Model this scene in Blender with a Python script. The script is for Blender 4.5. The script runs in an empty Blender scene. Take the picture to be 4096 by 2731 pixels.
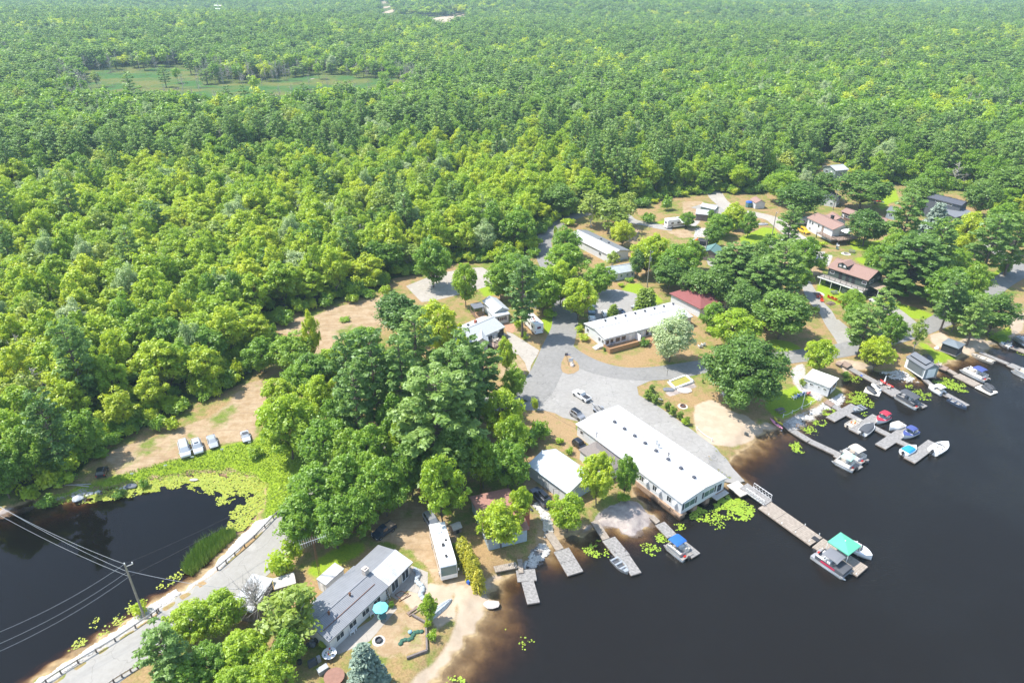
import bpy, bmesh, math, random
import numpy as np
from mathutils import Vector, Matrix
from mathutils.bvhtree import BVHTree

# ------------------------------------------------------------ camera, world, sun
S = bpy.context.scene
COL = S.collection
CAM_H = 80.0
PITCH = math.radians(28.5)
cam_d = bpy.data.cameras.new('camera')
cam_d.sensor_width = 36.0
cam_d.lens = 24.0
cam_d.clip_start = 1.0
cam_d.clip_end = 12000
cam = bpy.data.objects.new('camera', cam_d)
COL.objects.link(cam)
cam.location = (0, 0, CAM_H)
cam.rotation_euler = (math.radians(90) - PITCH, 0, 0)
S.camera = cam

SUN_EL = math.radians(60)
SUN_DIR = Vector((-0.97, 0.16, 0)).normalized()      # horizontal direction towards the sun
SUN_AZ = math.atan2(SUN_DIR.x, SUN_DIR.y)             # clockwise from +Y
w = bpy.data.worlds.new('World')
S.world = w
w.use_nodes = True
nt = w.node_tree
sky = nt.nodes.new('ShaderNodeTexSky')
sky.sky_type = 'NISHITA'
sky.sun_disc = False
sky.sun_elevation = SUN_EL
sky.sun_rotation = SUN_AZ
sky.air_density = 1.2
sky.dust_density = 1.0
nt.links.new(sky.outputs[0], nt.nodes['Background'].inputs[0])
nt.nodes['Background'].inputs[1].default_value = 0.15
sl = bpy.data.lights.new('sun', 'SUN')
sl.energy = 4.1
sl.angle = math.radians(0.55)
sl.color = (1.0, 0.96, 0.89)
so = bpy.data.objects.new('sun', sl)
COL.objects.link(so)
sd = Vector((SUN_DIR.x * math.cos(SUN_EL), SUN_DIR.y * math.cos(SUN_EL), math.sin(SUN_EL)))
so.rotation_euler = sd.to_track_quat('Z', 'Y').to_euler()
so.location = (-60, -40, 120)
S.view_settings.view_transform = 'Standard'
S.view_settings.look = 'None'
S.view_settings.exposure = 0.90
S.view_settings.gamma = 1.0
S.cycles.max_bounces = 6
S.cycles.diffuse_bounces = 3
S.cycles.glossy_bounces = 2
S.cycles.transmission_bounces = 4
S.cycles.transparent_max_bounces = 8
S.cycles.volume_bounces = 0

# ------------------------------------------------------------ survey: sight lines of the tiles the site was measured in
F = 2731.0
TILES = {'a':(1000,1800,2.351),'b':(2000,1500,2.351),'c':(1700,1000,2.351),'d':(3000,1300,2.146),'e':(2400,700,2.6133),
 'f':(3200,600,2.614),'g':(0,1500,2.138),'h':(0,2000,2.138),'i':(1000,2131,2.6133),'j':(2000,2000,2.6133),'k':(900,900,2.6133),
 'l':(0,0,1.12),'m':(2600,1900,2.352),'o':(0,0,.57422),'n':(3496,1200,3.92),'p':(1300,1300,2.6133),'q':(2600,1300,3.357),
 'r':(2000,800,3.357),'t':(2048,0,1.1484),'u':(1800,1900,4.704),'v':(1650,1150,2.688),'w':(3330,1700,3.355),
 'x':(3220,1000,3.355),'y':(2340,1260,3.355),'z':(1160,2440,2.688)}
LZ = 0.9                                               # level of the dry land above the lake
def P(t, x, y, z=LZ):
    ox, oy, s = TILES[t]
    u = ox + x / s - 2048
    v = oy + y / s - 1365.5
    k = (CAM_H - z) / (F * math.sin(PITCH) + v * math.cos(PITCH))
    return Vector((u * k, (F * math.cos(PITCH) - v * math.sin(PITCH)) * k, z))
def poly(t, pts, z=LZ):
    return [tuple(P(t, a, b, z)[:2]) for a, b in pts]
def smoothstep(a, b, x):
    t = np.clip((x - a) / (b - a), 0, 1)
    return t * t * (3 - 2 * t)
def sdist(px, py, pg):
    """signed distance (inside positive) of many points to one polygon"""
    px = np.asarray(px, float); py = np.asarray(py, float)
    d = np.full(px.shape, 1e12); ins = np.zeros(px.shape, bool)
    n = len(pg)
    for i in range(n):
        x0, y0 = pg[i]; x1, y1 = pg[(i + 1) % n]
        ex, ey = x1 - x0, y1 - y0
        L = ex * ex + ey * ey + 1e-9
        t = np.clip(((px - x0) * ex + (py - y0) * ey) / L, 0, 1)
        d = np.minimum(d, (px - x0 - t * ex) ** 2 + (py - y0 - t * ey) ** 2)
        c = (y0 > py) != (y1 > py)
        if abs(ey) > 1e-9:
            ins ^= c & (px < x0 + (py - y0) * ex / ey)
    d = np.sqrt(d)
    return np.where(ins, d, -d)

LAKE = poly('o', [(960,1640),(1000,1568),(1025,1531),(1058,1494),(1091,1455),(1110,1425),(1126,1385),(1136,1350),(1165,1322),(1188,1315),(1201,1302),
 (1221,1293),(1245,1278),(1258,1254),(1271,1252),(1285,1237),(1333,1228),(1342,1232),(1370,1220),(1381,1208),(1408,1210),(1430,1219),
 (1456,1223),(1482,1210),(1498,1194),(1506,1184),(1488,1168),(1481,1158),(1466,1142),(1455,1133),(1458,1120),(1475,1119),(1520,1125),
 (1600,1130),(1660,1118),(1700,1112),(1712,1102),(1693,1094),(1668,1074),(1683,1057),(1700,1040),(1723,1025),(1740,1004),(1765,994),(1801,983),
 (1825,981),(1844,964),(1869,948),(1894,938),(1915,930),(1937,918),(1945,904),(1936,890),(1928,880),(1934,872),(1935,864),(1950,857),
 (1980,851),(2006,851),(2030,856),(2057,867),(2079,872),(2108,872),(2122,861),(2151,861),(2164,845),(2194,829),(2218,819),(2247,813),
 (2271,805),(2290,791),(2317,779),(2352,766),(2420,742),(2560,700),(2900,620),(3600,640),(4200,900),(5200,1600),(4200,2600),(900,2600),(820,1900)], 0)
POND = poly('o', [(0,1176),(32,1165),(78,1150),(99,1159),(126,1154),(166,1143),(204,1138),(215,1126),(258,1119),(290,1116),(322,1108),
 (346,1100),(376,1098),(419,1090),(462,1084),(497,1084),(525,1084),(560,1092),(600,1108),(606,1130),(600,1155),(590,1188),(570,1212),(542,1232),(505,1272),
 (497,1282),(457,1318),(419,1346),(349,1381),(320,1408),(268,1440),(201,1481),(150,1513),(75,1560),(40,1590),(-100,1700),(-700,1900),(-900,1500),(-500,1260),(-150,1195)], 0)

BEACH = [(*P('i', 2150, 1350, 0).xy, 20), (*P('q', 1500, 1560, 0).xy, 15), (*P('n', 2000, 850, 0).xy, 16), (*P('j', 650, 480, 0).xy, 7)]
def hills(x, y):
    r = np.hypot(x, y)
    a = smoothstep(420, 1200, r)
    return a * (5 * np.sin(x / 210 + 1.3) * np.cos(y / 260) + 4 * np.sin(y / 120 + x / 330) + 4)
def height(x, y):
    x = np.asarray(x, float); y = np.asarray(y, float)
    dl = sdist(x, y, LAKE); dp = sdist(x, y, POND)
    d = np.maximum(dl, dp)
    wob = 0.35 * np.sin(x * 1.7 + 2 * np.sin(y * 0.9)) + 0.3 * np.sin(y * 2.3 + x * 0.6)
    dd = d + wob * np.exp(-(d / 5) ** 2)
    land = LZ * smoothstep(0.0, 3.6, -dd) + hills(x, y)
    gentle = np.zeros_like(x)
    for bx, by, br in BEACH: gentle = np.maximum(gentle, 1 - smoothstep(br * .5, br, np.hypot(x - bx, y - by)))
    k1 = .34 - .24 * gentle + .07 * np.sin(x * .31 + 1) * np.sin(y * .27); bed = -(k1 * dd + (.05 - .025 * gentle) * dd * dd)
    bed = np.maximum(bed, -3.2) + 0.12 * np.sin(x * .35) * np.sin(y * .41) * np.clip(d / 3, 0, 1)
    return np.where(dd < 0, land, bed)
def hz(x, y):
    return float(height(np.array([x]), np.array([y]))[0])

# ------------------------------------------------------------ materials
MATS = {}
def mat(name, col, rough=0.7, var=0.0, scale=3.0, metal=0.0, bump=0.0, bscale=20.0, col2=None, spec=0.4, wave=None, coat=0.0):
    if name in MATS: return MATS[name]
    m = bpy.data.materials.new(name); MATS[name] = m
    m.use_nodes = True
    t = m.node_tree; b = t.nodes['Principled BSDF']
    b.inputs['Roughness'].default_value = rough
    b.inputs['Metallic'].default_value = metal
    b.inputs['Specular IOR Level'].default_value = spec
    b.inputs['Coat Weight'].default_value = coat
    c = (*col, 1)
    b.inputs['Base Color'].default_value = c
    tc = t.nodes.new('ShaderNodeTexCoord')
    if var > 0 or col2:
        n = t.nodes.new('ShaderNodeTexNoise'); n.inputs['Scale'].default_value = scale; n.inputs['Detail'].default_value = 6
        n.inputs['Roughness'].default_value = 0.65
        t.links.new(tc.outputs['Object'], n.inputs['Vector'])
        r = t.nodes.new('ShaderNodeValToRGB'); t.links.new(n.outputs[0], r.inputs[0])
        c2 = (*col2, 1) if col2 else tuple(max(0, k * (1 - var)) for k in col) + (1,)
        c1 = tuple(min(1, k * (1 + var * .6)) for k in col) + (1,)
        r.color_ramp.elements[0].position = 0.32; r.color_ramp.elements[0].color = c2
        r.color_ramp.elements[1].position = 0.68; r.color_ramp.elements[1].color = c1
        t.links.new(r.outputs[0], b.inputs['Base Color'])
    if bump > 0:
        n2 = t.nodes.new('ShaderNodeTexNoise'); n2.inputs['Scale'].default_value = bscale; n2.inputs['Detail'].default_value = 4
        t.links.new(tc.outputs['Object'], n2.inputs['Vector'])
        bp = t.nodes.new('ShaderNodeBump'); bp.inputs['Strength'].default_value = bump; bp.inputs['Distance'].default_value = 0.05
        t.links.new(n2.outputs[0], bp.inputs['Height']); t.links.new(bp.outputs[0], b.inputs['Normal'])
    if wave:
        ax, sc, st = wave
        wv = t.nodes.new('ShaderNodeTexWave'); wv.bands_direction = ax; wv.inputs['Scale'].default_value = sc
        t.links.new(tc.outputs['Object'], wv.inputs['Vector'])
        bp = t.nodes.new('ShaderNodeBump'); bp.inputs['Strength'].default_value = st; bp.inputs['Distance'].default_value = 0.04
        t.links.new(wv.outputs[0], bp.inputs['Height']); t.links.new(bp.outputs[0], b.inputs['Normal'])
        mx = t.nodes.new('ShaderNodeMix'); mx.data_type = 'RGBA'; mx.blend_type = 'MULTIPLY'
        mr = t.nodes.new('ShaderNodeMapRange'); t.links.new(wv.outputs[0], mr.inputs[0])
        mr.inputs[3].default_value = 0.8; mr.inputs[4].default_value = 1.0
        mx.inputs[0].default_value = 1
        src = b.inputs['Base Color'].links[0].from_socket if b.inputs['Base Color'].is_linked else None
        if src: t.links.new(src, mx.inputs[6])
        else: mx.inputs[6].default_value = c
        t.links.new(mr.outputs[0], mx.inputs[7]); t.links.new(mx.outputs[2], b.inputs['Base Color'])
    return m

def leaf_mat(name, cols, trans=0.35):
    """foliage: each tree its own hue, leaf clumps vary in colour"""
    m = bpy.data.materials.new(name); m.use_nodes = True
    t = m.node_tree; t.nodes.clear()
    out = t.nodes.new('ShaderNodeOutputMaterial')
    oi = t.nodes.new('ShaderNodeObjectInfo')
    ge = t.nodes.new('ShaderNodeNewGeometry')
    tc = t.nodes.new('ShaderNodeTexCoord')
    n = t.nodes.new('ShaderNodeTexNoise'); n.inputs['Scale'].default_value = 0.55; n.inputs['Detail'].default_value = 3
    t.links.new(tc.outputs['Object'], n.inputs['Vector'])
    at = t.nodes.new('ShaderNodeAttribute'); at.attribute_name = 'leaf'
    def math_(op, a, b_):
        q = t.nodes.new('ShaderNodeMath'); q.operation = op
        for i, s in enumerate((a, b_)):
            if isinstance(s, (int, float)): q.inputs[i].default_value = s
            else: t.links.new(s, q.inputs[i])
        return q.outputs[0]
    v = math_('ADD', math_('MULTIPLY', oi.outputs['Random'], 0.62), math_('MULTIPLY', n.outputs[0], 0.36))
    v = math_('ADD', v, math_('MULTIPLY', math_('SUBTRACT', at.outputs['Fac'], 0.5), 0.30))
    r = t.nodes.new('ShaderNodeValToRGB')
    els = r.color_ramp.elements
    els[0].position = 0.08; els[0].color = (*cols[0], 1)
    els[1].position = 0.92; els[1].color = (*cols[-1], 1)
    for i, c in enumerate(cols[1:-1]):
        e = els.new(0.08 + 0.84 * (i + 1) / (len(cols) - 1)); e.color = (*c, 1)
    t.links.new(v, r.inputs[0])
    d = t.nodes.new('ShaderNodeBsdfDiffuse'); tr = t.nodes.new('ShaderNodeBsdfTranslucent')
    gl = t.nodes.new('ShaderNodeBsdfGlossy'); gl.inputs['Roughness'].default_value = 0.5
    gl.inputs['Color'].default_value = (.8, .9, .8, 1)
    t.links.new(r.outputs[0], d.inputs[0])
    hs = t.nodes.new('ShaderNodeHueSaturation'); hs.inputs['Hue'].default_value = 0.49; hs.inputs['Value'].default_value = 1.25
    t.links.new(r.outputs[0], hs.inputs['Color']); t.links.new(hs.outputs[0], tr.inputs[0])
    mx = t.nodes.new('ShaderNodeMixShader'); mx.inputs[0].default_value = trans
    t.links.new(d.outputs[0], mx.inputs[1]); t.links.new(tr.outputs[0], mx.inputs[2])
    mg = t.nodes.new('ShaderNodeMixShader'); mg.inputs[0].default_value = 0.05
    t.links.new(mx.outputs[0], mg.inputs[1]); t.links.new(gl.outputs[0], mg.inputs[2])
    t.links.new(mg.outputs[0], out.inputs[0])
    return m

# ------------------------------------------------------------ object helpers
def tag(o, label=None, cat=None, group=None, kind=None):
    if label: o['label'] = label
    if cat: o['category'] = cat
    if group: o['group'] = group
    if kind: o['kind'] = kind
    return o
def empty(name, loc, rz=0.0, label=None, cat=None, group=None):
    o = bpy.data.objects.new(name, None); COL.objects.link(o)
    o.location = loc; o.rotation_euler = (0, 0, rz)
    o.empty_display_size = 0.3
    return tag(o, label, cat, group)
class MB:
    def __init__(s): s.v = []; s.f = []; s.mi = []; s.cur = 0
    def add(s, vs, fs):
        n = len(s.v); s.v += [tuple(p) for p in vs]
        for f in fs: s.f.append(tuple(i + n for i in f)); s.mi.append(s.cur)
        return s
    def box(s, c, d, rz=0.0, rx=0.0, ry=0.0, top=1.0):
        hx, hy, hh = d[0] / 2, d[1] / 2, d[2] / 2
        M = Matrix.Translation(c) @ Matrix.Rotation(rz, 4, 'Z') @ Matrix.Rotation(ry, 4, 'Y') @ Matrix.Rotation(rx, 4, 'X')
        vs = [M @ Vector((x * (top if z > 0 else 1), y * (top if z > 0 else 1), z)) for z in (-hh, hh) for x, y in ((-hx, -hy), (hx, -hy), (hx, hy), (-hx, hy))]
        return s.add(vs, [(3, 2, 1, 0), (4, 5, 6, 7), (0, 1, 5, 4), (1, 2, 6, 5), (2, 3, 7, 6), (3, 0, 4, 7)])
    def prism(s, pts, z0, z1):
        n = len(pts)
        vs = [(x, y, z0) for x, y in pts] + [(x, y, z1) for x, y in pts]
        return s.add(vs, [tuple(range(n - 1, -1, -1)), tuple(range(n, 2 * n))] + [(i, (i + 1) % n, n + (i + 1) % n, n + i) for i in range(n)])
    def tube(s, a, b, r0, r1=None, n=8, cap=True):
        a = Vector(a); b = Vector(b); r1 = r0 if r1 is None else r1
        d = (b - a)
        if d.length < 1e-6: return s
        q = d.to_track_quat('Z', 'Y')
        vs = []
        for p, r in ((a, r0), (b, r1)):
            for i in range(n):
                t = 2 * math.pi * i / n
                vs.append(p + q @ Vector((r * math.cos(t), r * math.sin(t), 0)))
        fs = [(i, (i + 1) % n, n + (i + 1) % n, n + i) for i in range(n)]
        if cap: fs += [tuple(range(n - 1, -1, -1)), tuple(range(n, 2 * n))]
        return s.add(vs, fs)
    def path(s, pts, r, n=6):
        for a, b in zip(pts, pts[1:]): s.tube(a, b, r, r, n)
        return s
    def ball(s, c, r, sx=1, sy=1, sz=1, n=10, m=6, half=False):
        vs = []; fs = []
        lo = 0 if half else -math.pi / 2
        for j in range(m + 1):
            ph = lo + (math.pi / 2 - lo) * j / m
            for i in range(n):
                t = 2 * math.pi * i / n
                vs.append((c[0] + r * sx * math.cos(ph) * math.cos(t), c[1] + r * sy * math.cos(ph) * math.sin(t), c[2] + r * sz * math.sin(ph)))
        for j in range(m):
            for i in range(n): fs.append((j * n + i, j * n + (i + 1) % n, (j + 1) * n + (i + 1) % n, (j + 1) * n + i))
        return s.add(vs, fs)
    def loft(s, secs, caps=True, closed=True):
        n = len(secs[0]); vs = [p for q in secs for p in q]; fs = []
        for j in range(len(secs) - 1):
            for i in range(n if closed else n - 1):
                fs.append((j * n + i, j * n + (i + 1) % n, (j + 1) * n + (i + 1) % n, (j + 1) * n + i))
        if caps: fs += [tuple(range(n - 1, -1, -1)), tuple(range((len(secs) - 1) * n, len(secs) * n))]
        return s.add(vs, fs)
    def build(s, name, m, parent=None, smooth=False, loc=None, rz=0.0, fix=True, bevel=0.0):
        me = bpy.data.meshes.new(name); me.from_pydata(s.v, [], s.f)
        for k in (m if isinstance(m, (list, tuple)) else [m]): me.materials.append(k)
        if any(s.mi): me.polygons.foreach_set('material_index', s.mi)
        if fix:
            bm = bmesh.new(); bm.from_mesh(me); bmesh.ops.recalc_face_normals(bm, faces=bm.faces); bm.to_mesh(me); bm.free()
        if smooth: me.polygons.foreach_set('use_smooth', [True] * len(me.polygons))
        o = bpy.data.objects.new(name, me); COL.objects.link(o)
        if parent: o.parent = parent
        if loc is not None: o.location = loc; o.rotation_euler = (0, 0, rz)
        if bevel:
            bv = o.modifiers.new('bevel', 'BEVEL'); bv.width = bevel; bv.segments = 2; bv.limit_method = 'ANGLE'
        return o
def copy_tree(o, parent=None):
    c = o.copy(); COL.objects.link(c); c.parent = parent
    for ch in o.children: copy_tree(ch, c)
    return c

# ------------------------------------------------------------ ground: one sheet to the horizon
def axis(lo, hi, step, far_lo, far_hi):
    a = list(np.arange(lo, hi + step / 2, step)); s_ = step; x = a[-1]
    while x < far_hi: s_ *= 1.12; x += s_; a.append(x)
    s_ = step; x = a[0]; b = []
    while x > far_lo: s_ *= 1.12; x -= s_; b.append(x)
    return np.array(b[::-1] + a)
GX = axis(-96, 180, 0.6, -6000, 6000)
GY = axis(46, 280, 0.6, -600, 9000)
XX, YY = np.meshgrid(GX, GY); XX = XX.ravel(); YY = YY.ravel()
# open ground without auto trees
OPEN = poly('o', [(-400,1190),(0,1160),(150,1105),(205,1065),(240,1030),(320,985),(400,955),(500,905),(575,872),(600,840),(618,795),(625,750),(690,715),(760,700),(860,675),
 (905,640),(950,632),(1010,612),(1090,598),(1150,608),(1215,600),(1225,560),(1240,528),(1275,505),(1320,488),(1345,480),(1400,505),(1420,470),(1480,480),(1510,455),
 (1570,450),(1650,440),(1700,446),(1760,442),(1850,450),(1870,390),(1895,360),(1950,385),(1990,425),(2050,425),(2110,425),(2220,440),
 (2300,500),(2352,540),(2600,600),(3400,560),(5200,900),(5200,2600),(-900,2600),(-900,1190)])
MARSH = poly('l', [(395,330),(480,318),(600,312),(860,306),(880,330),(900,380),(1010,380),(1230,372),(1290,352),(1420,330),(1530,335),(1600,350),(1780,350),(1800,400),
 (1780,450),(1500,470),(1200,490),(800,500),(500,500),(400,450)])
LOTS = [poly('l', q) for q in ([(1112,62),(1158,55),(1160,125),(1110,125)], [(1150,96),(1480,92),(1690,92),(1690,112),(1400,122),(1150,125)],
   [(1690,88),(1850,84),(2095,80),(2105,108),(2050,128),(1990,165),(1950,150),(1900,122),(1690,112)], [(1695,12),(1722,12),(1778,80),(1775,130),(1722,130),(1708,60)])]
def zone(*ps):
    d = np.full(XX.shape, -30.0)
    for p in ps:
        x0 = min(a[0] for a in p) - 30; x1 = max(a[0] for a in p) + 30; y0 = min(a[1] for a in p) - 30; y1 = max(a[1] for a in p) + 30
        k = (XX > x0) & (XX < x1) & (YY > y0) & (YY < y1)
        d[k] = np.maximum(d[k], sdist(XX[k], YY[k], p))
    return np.clip(d, -8, 8)
D = lambda *p: poly('o', p)
Z = {}
Z['z_open'] = zone(OPEN, MARSH)
Z['z_lush'] = zone(D((40,1163),(205,1105),(330,1070),(450,1040),(560,1012),(600,1000),(720,1030),(740,1060),(690,1130),(655,1190),(618,1200),(606,1180),(612,1110),(560,1082),(480,1072),(400,1086),(320,1100),(215,1122),(100,1158)),
  poly('d', [(330,540),(400,515),(450,560),(590,640),(285,800),(200,785),(120,700),(150,600)]),
  poly('q', [(1610,200),(1700,190),(1900,230),(2060,330),(1900,350),(1760,365),(1640,300)]),
  poly('e', [(1450,660),(1520,630),(1700,545),(1830,560),(1880,640),(1850,740),(1500,760)]),
  poly('f', [(820,380),(1000,400),(1040,520),(940,560),(850,640),(800,480)]), poly('x', [(880,700),(1100,640),(1300,760),(1342,896),(1150,830)]), poly('e', [(540,500),(680,470),(680,500),(600,520)]), poly('f', [(2000,1290),(2180,1180),(2260,1200),(2200,1280),(2050,1340)]),
  poly('f', [(480,960),(560,930),(720,960),(840,940),(850,1040),(700,1060),(560,1040)]),
  poly('f', [(560,1130),(700,1110),(800,1170),(960,1300),(900,1310),(820,1250),(620,1180)]),
  poly('x', [(190,430),(260,400),(400,440),(560,560),(820,700),(760,750),(560,700),(430,740),(330,680),(140,560)]),
  poly('r', [(1640,1170),(1720,1120),(1870,1120),(1960,1190),(2080,1250),(2200,1370),(2120,1390),(1900,1290),(1650,1210)]),
  poly('c', [(480,345),(600,300),(740,290),(760,400),(560,440)]), poly('c', [(1095,640),(1180,620),(1225,640),(1200,720),(1165,800),(1120,760)]),
  poly('c', [(1420,700),(1470,690),(1490,740),(1420,800)]),
  poly('n', [(300,0),(420,60),(560,90),(800,170),(980,250),(860,310),(600,290),(460,190)]), poly('n', [(690,640),(840,700),(960,800),(1330,830),(1330,880),(950,980),(900,850),(720,720)]),
  poly('n', [(1830,590),(1960,480),(2130,400),(2190,500),(1990,600)]),
  poly('i', [(640,300),(960,120),(1180,100),(1200,180),(1000,330),(860,330),(700,480),(600,420)]),
  poly('k', [(1010,1050),(1140,990),(1330,940),(1410,960),(1390,1000),(1180,1030),(1050,1060)]))
Z['z_marsh'] = zone(MARSH)
Z['z_sand'] = zone(poly('i', [(1560,660),(1880,520),(2100,560),(2160,880),(1960,1000),(1860,860),(1680,790)]), poly('q', [(600,1090),(690,1040),(830,1000),(960,1070),(1130,1170),(1300,1220),(1440,1330),(1560,1290),(1700,1310),(1830,1400),(1560,1430),(1150,1600),(900,1620),(760,1580),(640,1480),(590,1300)]),
  D((960,1640),(940,1568),(975,1530),(1010,1500),(1040,1450),(1055,1400),(1045,1370),(1030,1330),(1070,1350),(1140,1310),(1165,1322),(1110,1430),(1000,1568),(980,1620)),
  poly('n', [(1500,880),(1400,780),(1330,640),(1500,560),(1750,620),(1950,600),(2190,500),(2100,350),(2200,210),(2352,200),(2352,420),(2180,640),(1900,760),(1640,920),(1350,1060),(1190,1040)]),
  poly('n', [(880,540),(1060,500),(1200,620),(1160,760),(980,720),(900,660)]),
  poly('d', [(730,310),(800,290),(950,310),(1060,330),(1080,390),(950,400),(850,400)]),
  poly('l', [(1462,350),(1478,334),(1524,329),(1530,343),(1500,350)]), *LOTS)
Z['z_dirt'] = zone(poly('k', [(520,1010),(620,960),(900,960),(980,930),(1130,860),(1400,790),(1640,755),(1700,1000),(1500,1100),(1230,1170),(1210,1400),(1000,1500),(930,1300),(870,1150),(560,1130)]),
  poly('g', [(905,690),(960,640),(1200,560),(1500,460),(1800,350),(1950,240),(2060,100),(2110,60),(2300,40),(2450,40),(2400,300),(2200,420),(2180,560),(2050,570),(1900,585),(1650,690),(1400,750),(1130,830),(1000,850),(930,760)]),
  poly('a', [(1180,870),(1140,700),(1250,560),(1380,380),(1400,100),(1480,0),(1560,200),(1600,500),(1700,600),(1900,700),(2100,1000),(2160,1280),(2000,1340),(1800,1320),(1660,1100),(1500,950),(1370,900),(1280,870)]),
  poly('i', [(1250,1100),(1400,900),(1560,760),(1700,860),(1840,960),(1840,1220),(1600,1280),(1350,1330)]), poly('e', [(860,280),(1080,275),(1060,400),(1000,470),(870,420)]), poly('e', [(300,560),(420,540),(400,640),(350,720),(200,660)]),
  poly('e', [(690,590),(900,560),(1130,540),(1130,660),(980,650),(830,660)]),
  poly('b', [(230,1000),(300,960),(480,1060),(480,1250),(640,1400),(880,1380),(860,1500),(560,1560),(340,1560),(320,1350),(200,1200)]),
  poly('c', [(725,680),(830,670),(870,740),(1060,930),(1050,950),(900,800),(760,750)]), poly('c', [(700,1010),(800,960),(900,1000),(960,1090),(960,1170),(700,1200)]),
  poly('p', [(830,1300),(1100,1250),(1500,1150),(1800,1300),(1600,1550),(800,1600)]), poly('e', [(1600,790),(1800,760),(2100,820),(2330,900),(2330,1060),(2000,1000),(1650,900)]))
Z['z_gravel'] = zone(D((205,1112),(215,1120),(140,1152),(60,1156)), poly('d', [(650,640),(790,560),(830,600),(800,640),(720,690),(560,780),(400,870),(330,850),(290,810)]),
  poly('d', [(345,400),(400,340),(470,330),(480,430),(430,480),(640,600),(600,650),(420,560),(370,490)]),
  poly('d', [(1120,370),(1280,380),(1450,440),(1440,470),(1330,470),(1150,400)]),
  poly('e', [(920,470),(1050,480),(1000,540),(900,520)]), poly('e', [(1000,560),(1130,560),(1140,650),(980,650)]), poly('e', [(2000,800),(2352,800),(2352,960),(2150,900)]),
  D((497,1278),(590,1188),(630,1190),(612,1215),(540,1262),(505,1305),(440,1345),(349,1415),(270,1467),(120,1566),(60,1600),(30,1592),(150,1513),(268,1440),(349,1381),(457,1318)),
  poly('f', [(100,1180),(200,1080),(350,1100),(300,1220)]))
Z['z_rock'] = zone(poly('b', [(900,1290),(1080,1210),(1200,1160),(1300,1160),(1360,1210),(1480,1300),(1440,1370),(1250,1480),(1120,1450),(960,1390),(860,1400),(820,1500),(700,1510),(760,1440),(880,1350)]),
  poly('j', [(230,640),(400,430),(520,440),(500,500),(440,590),(300,690),(240,710)]), poly('q', [(190,900),(330,830),(560,740),(640,830),(420,920),(260,960)]),
  poly('g', [(-20,1130),(120,1100),(290,1080),(120,1130),(0,1170)]), poly('l', [(1290,375),(1330,355),(1420,350),(1400,366)]))
me = bpy.data.meshes.new('ground')
nx, ny = len(GX), len(GY)
ZZ = height(XX, YY)
me.vertices.add(nx * ny)
me.vertices.foreach_set('co', np.stack([XX, YY, ZZ], 1).ravel())
ii = (np.arange(ny - 1)[:, None] * nx + np.arange(nx - 1)[None, :]).ravel()
quads = np.stack([ii, ii + 1, ii + nx + 1, ii + nx], 1).ravel()
me.loops.add(len(quads)); me.loops.foreach_set('vertex_index', quads)
me.polygons.add(len(ii)); me.polygons.foreach_set('loop_start', np.arange(len(ii)) * 4); me.polygons.foreach_set('loop_total', np.full(len(ii), 4))
me.polygons.foreach_set('use_smooth', [True] * len(ii))
me.update()
for k, a in Z.items():
    at = me.attributes.new(k, 'FLOAT', 'POINT'); at.data.foreach_set('value', a.astype(np.float32))

class NT:
    """tiny node-graph helper"""
    def __init__(s, name):
        s.m = bpy.data.materials.new(name); s.m.use_nodes = True; s.t = s.m.node_tree; s.b = s.t.nodes['Principled BSDF']
        s.tc = s.t.nodes.new('ShaderNodeTexCoord')
    def noise(s, scale, detail=5, rough=0.6, vec=None):
        n = s.t.nodes.new('ShaderNodeTexNoise'); n.inputs['Scale'].default_value = scale; n.inputs['Detail'].default_value = detail
        n.inputs['Roughness'].default_value = rough
        s.t.links.new(vec or s.tc.outputs['Object'], n.inputs['Vector']); return n.outputs[0]
    def attr(s, n):
        a = s.t.nodes.new('ShaderNodeAttribute'); a.attribute_name = n; return a.outputs['Fac']
    def m2(s, op, a, b, clamp=False):
        q = s.t.nodes.new('ShaderNodeMath'); q.operation = op; q.use_clamp = clamp
        for i, k in enumerate((a, b)):
            if isinstance(k, (int, float)): q.inputs[i].default_value = k
            else: s.t.links.new(k, q.inputs[i])
        return q.outputs[0]
    def ramp(s, f, a, b):
        r = s.t.nodes.new('ShaderNodeMapRange'); r.interpolation_type = 'SMOOTHSTEP'; s.t.links.new(f, r.inputs[0])
        r.inputs[1].default_value = a; r.inputs[2].default_value = b; return r.outputs[0]
    def mix(s, f, a, b):
        q = s.t.nodes.new('ShaderNodeMix'); q.data_type = 'RGBA'
        if isinstance(f, (int, float)): q.inputs[0].default_value = f
        else: s.t.links.new(f, q.inputs[0])
        for i, k in ((6, a), (7, b)):
            if isinstance(k, tuple): q.inputs[i].default_value = (*k, 1)
            else: s.t.links.new(k, q.inputs[i])
        return q.outputs[2]
    def bump(s, h, st, dist=0.05):
        bp = s.t.nodes.new('ShaderNodeBump'); bp.inputs['Strength'].default_value = st; bp.inputs['Distance'].default_value = dist
        s.t.links.new(h, bp.inputs['Height']); s.t.links.new(bp.outputs[0], s.b.inputs['Normal'])
g = NT('ground')
big = g.noise(0.09, 5, .65); mid = g.noise(0.6, 5, .6); fine = g.noise(4.0, 5, .7); grit = g.noise(14.0, 3, .7)
forest = g.mix(g.ramp(mid, .35, .65), (.06, .10, .022), (.13, .15, .04))
dry = g.mix(g.ramp(fine, .3, .7), (.25, .165, .08), (.38, .26, .13))
grass = g.mix(g.ramp(fine, .3, .7), (.10, .15, .022), (.20, .24, .05))
lush = g.mix(g.ramp(fine, .3, .7), (.17, .27, .018), (.28, .36, .028))
opn = g.mix(g.ramp(g.m2('ADD', big, g.m2('MULTIPLY', mid, .6)), .60, .90), grass, dry)
sand = g.mix(g.ramp(mid, .3, .75), (.41, .32, .23), (.48, .39, .29))
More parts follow.
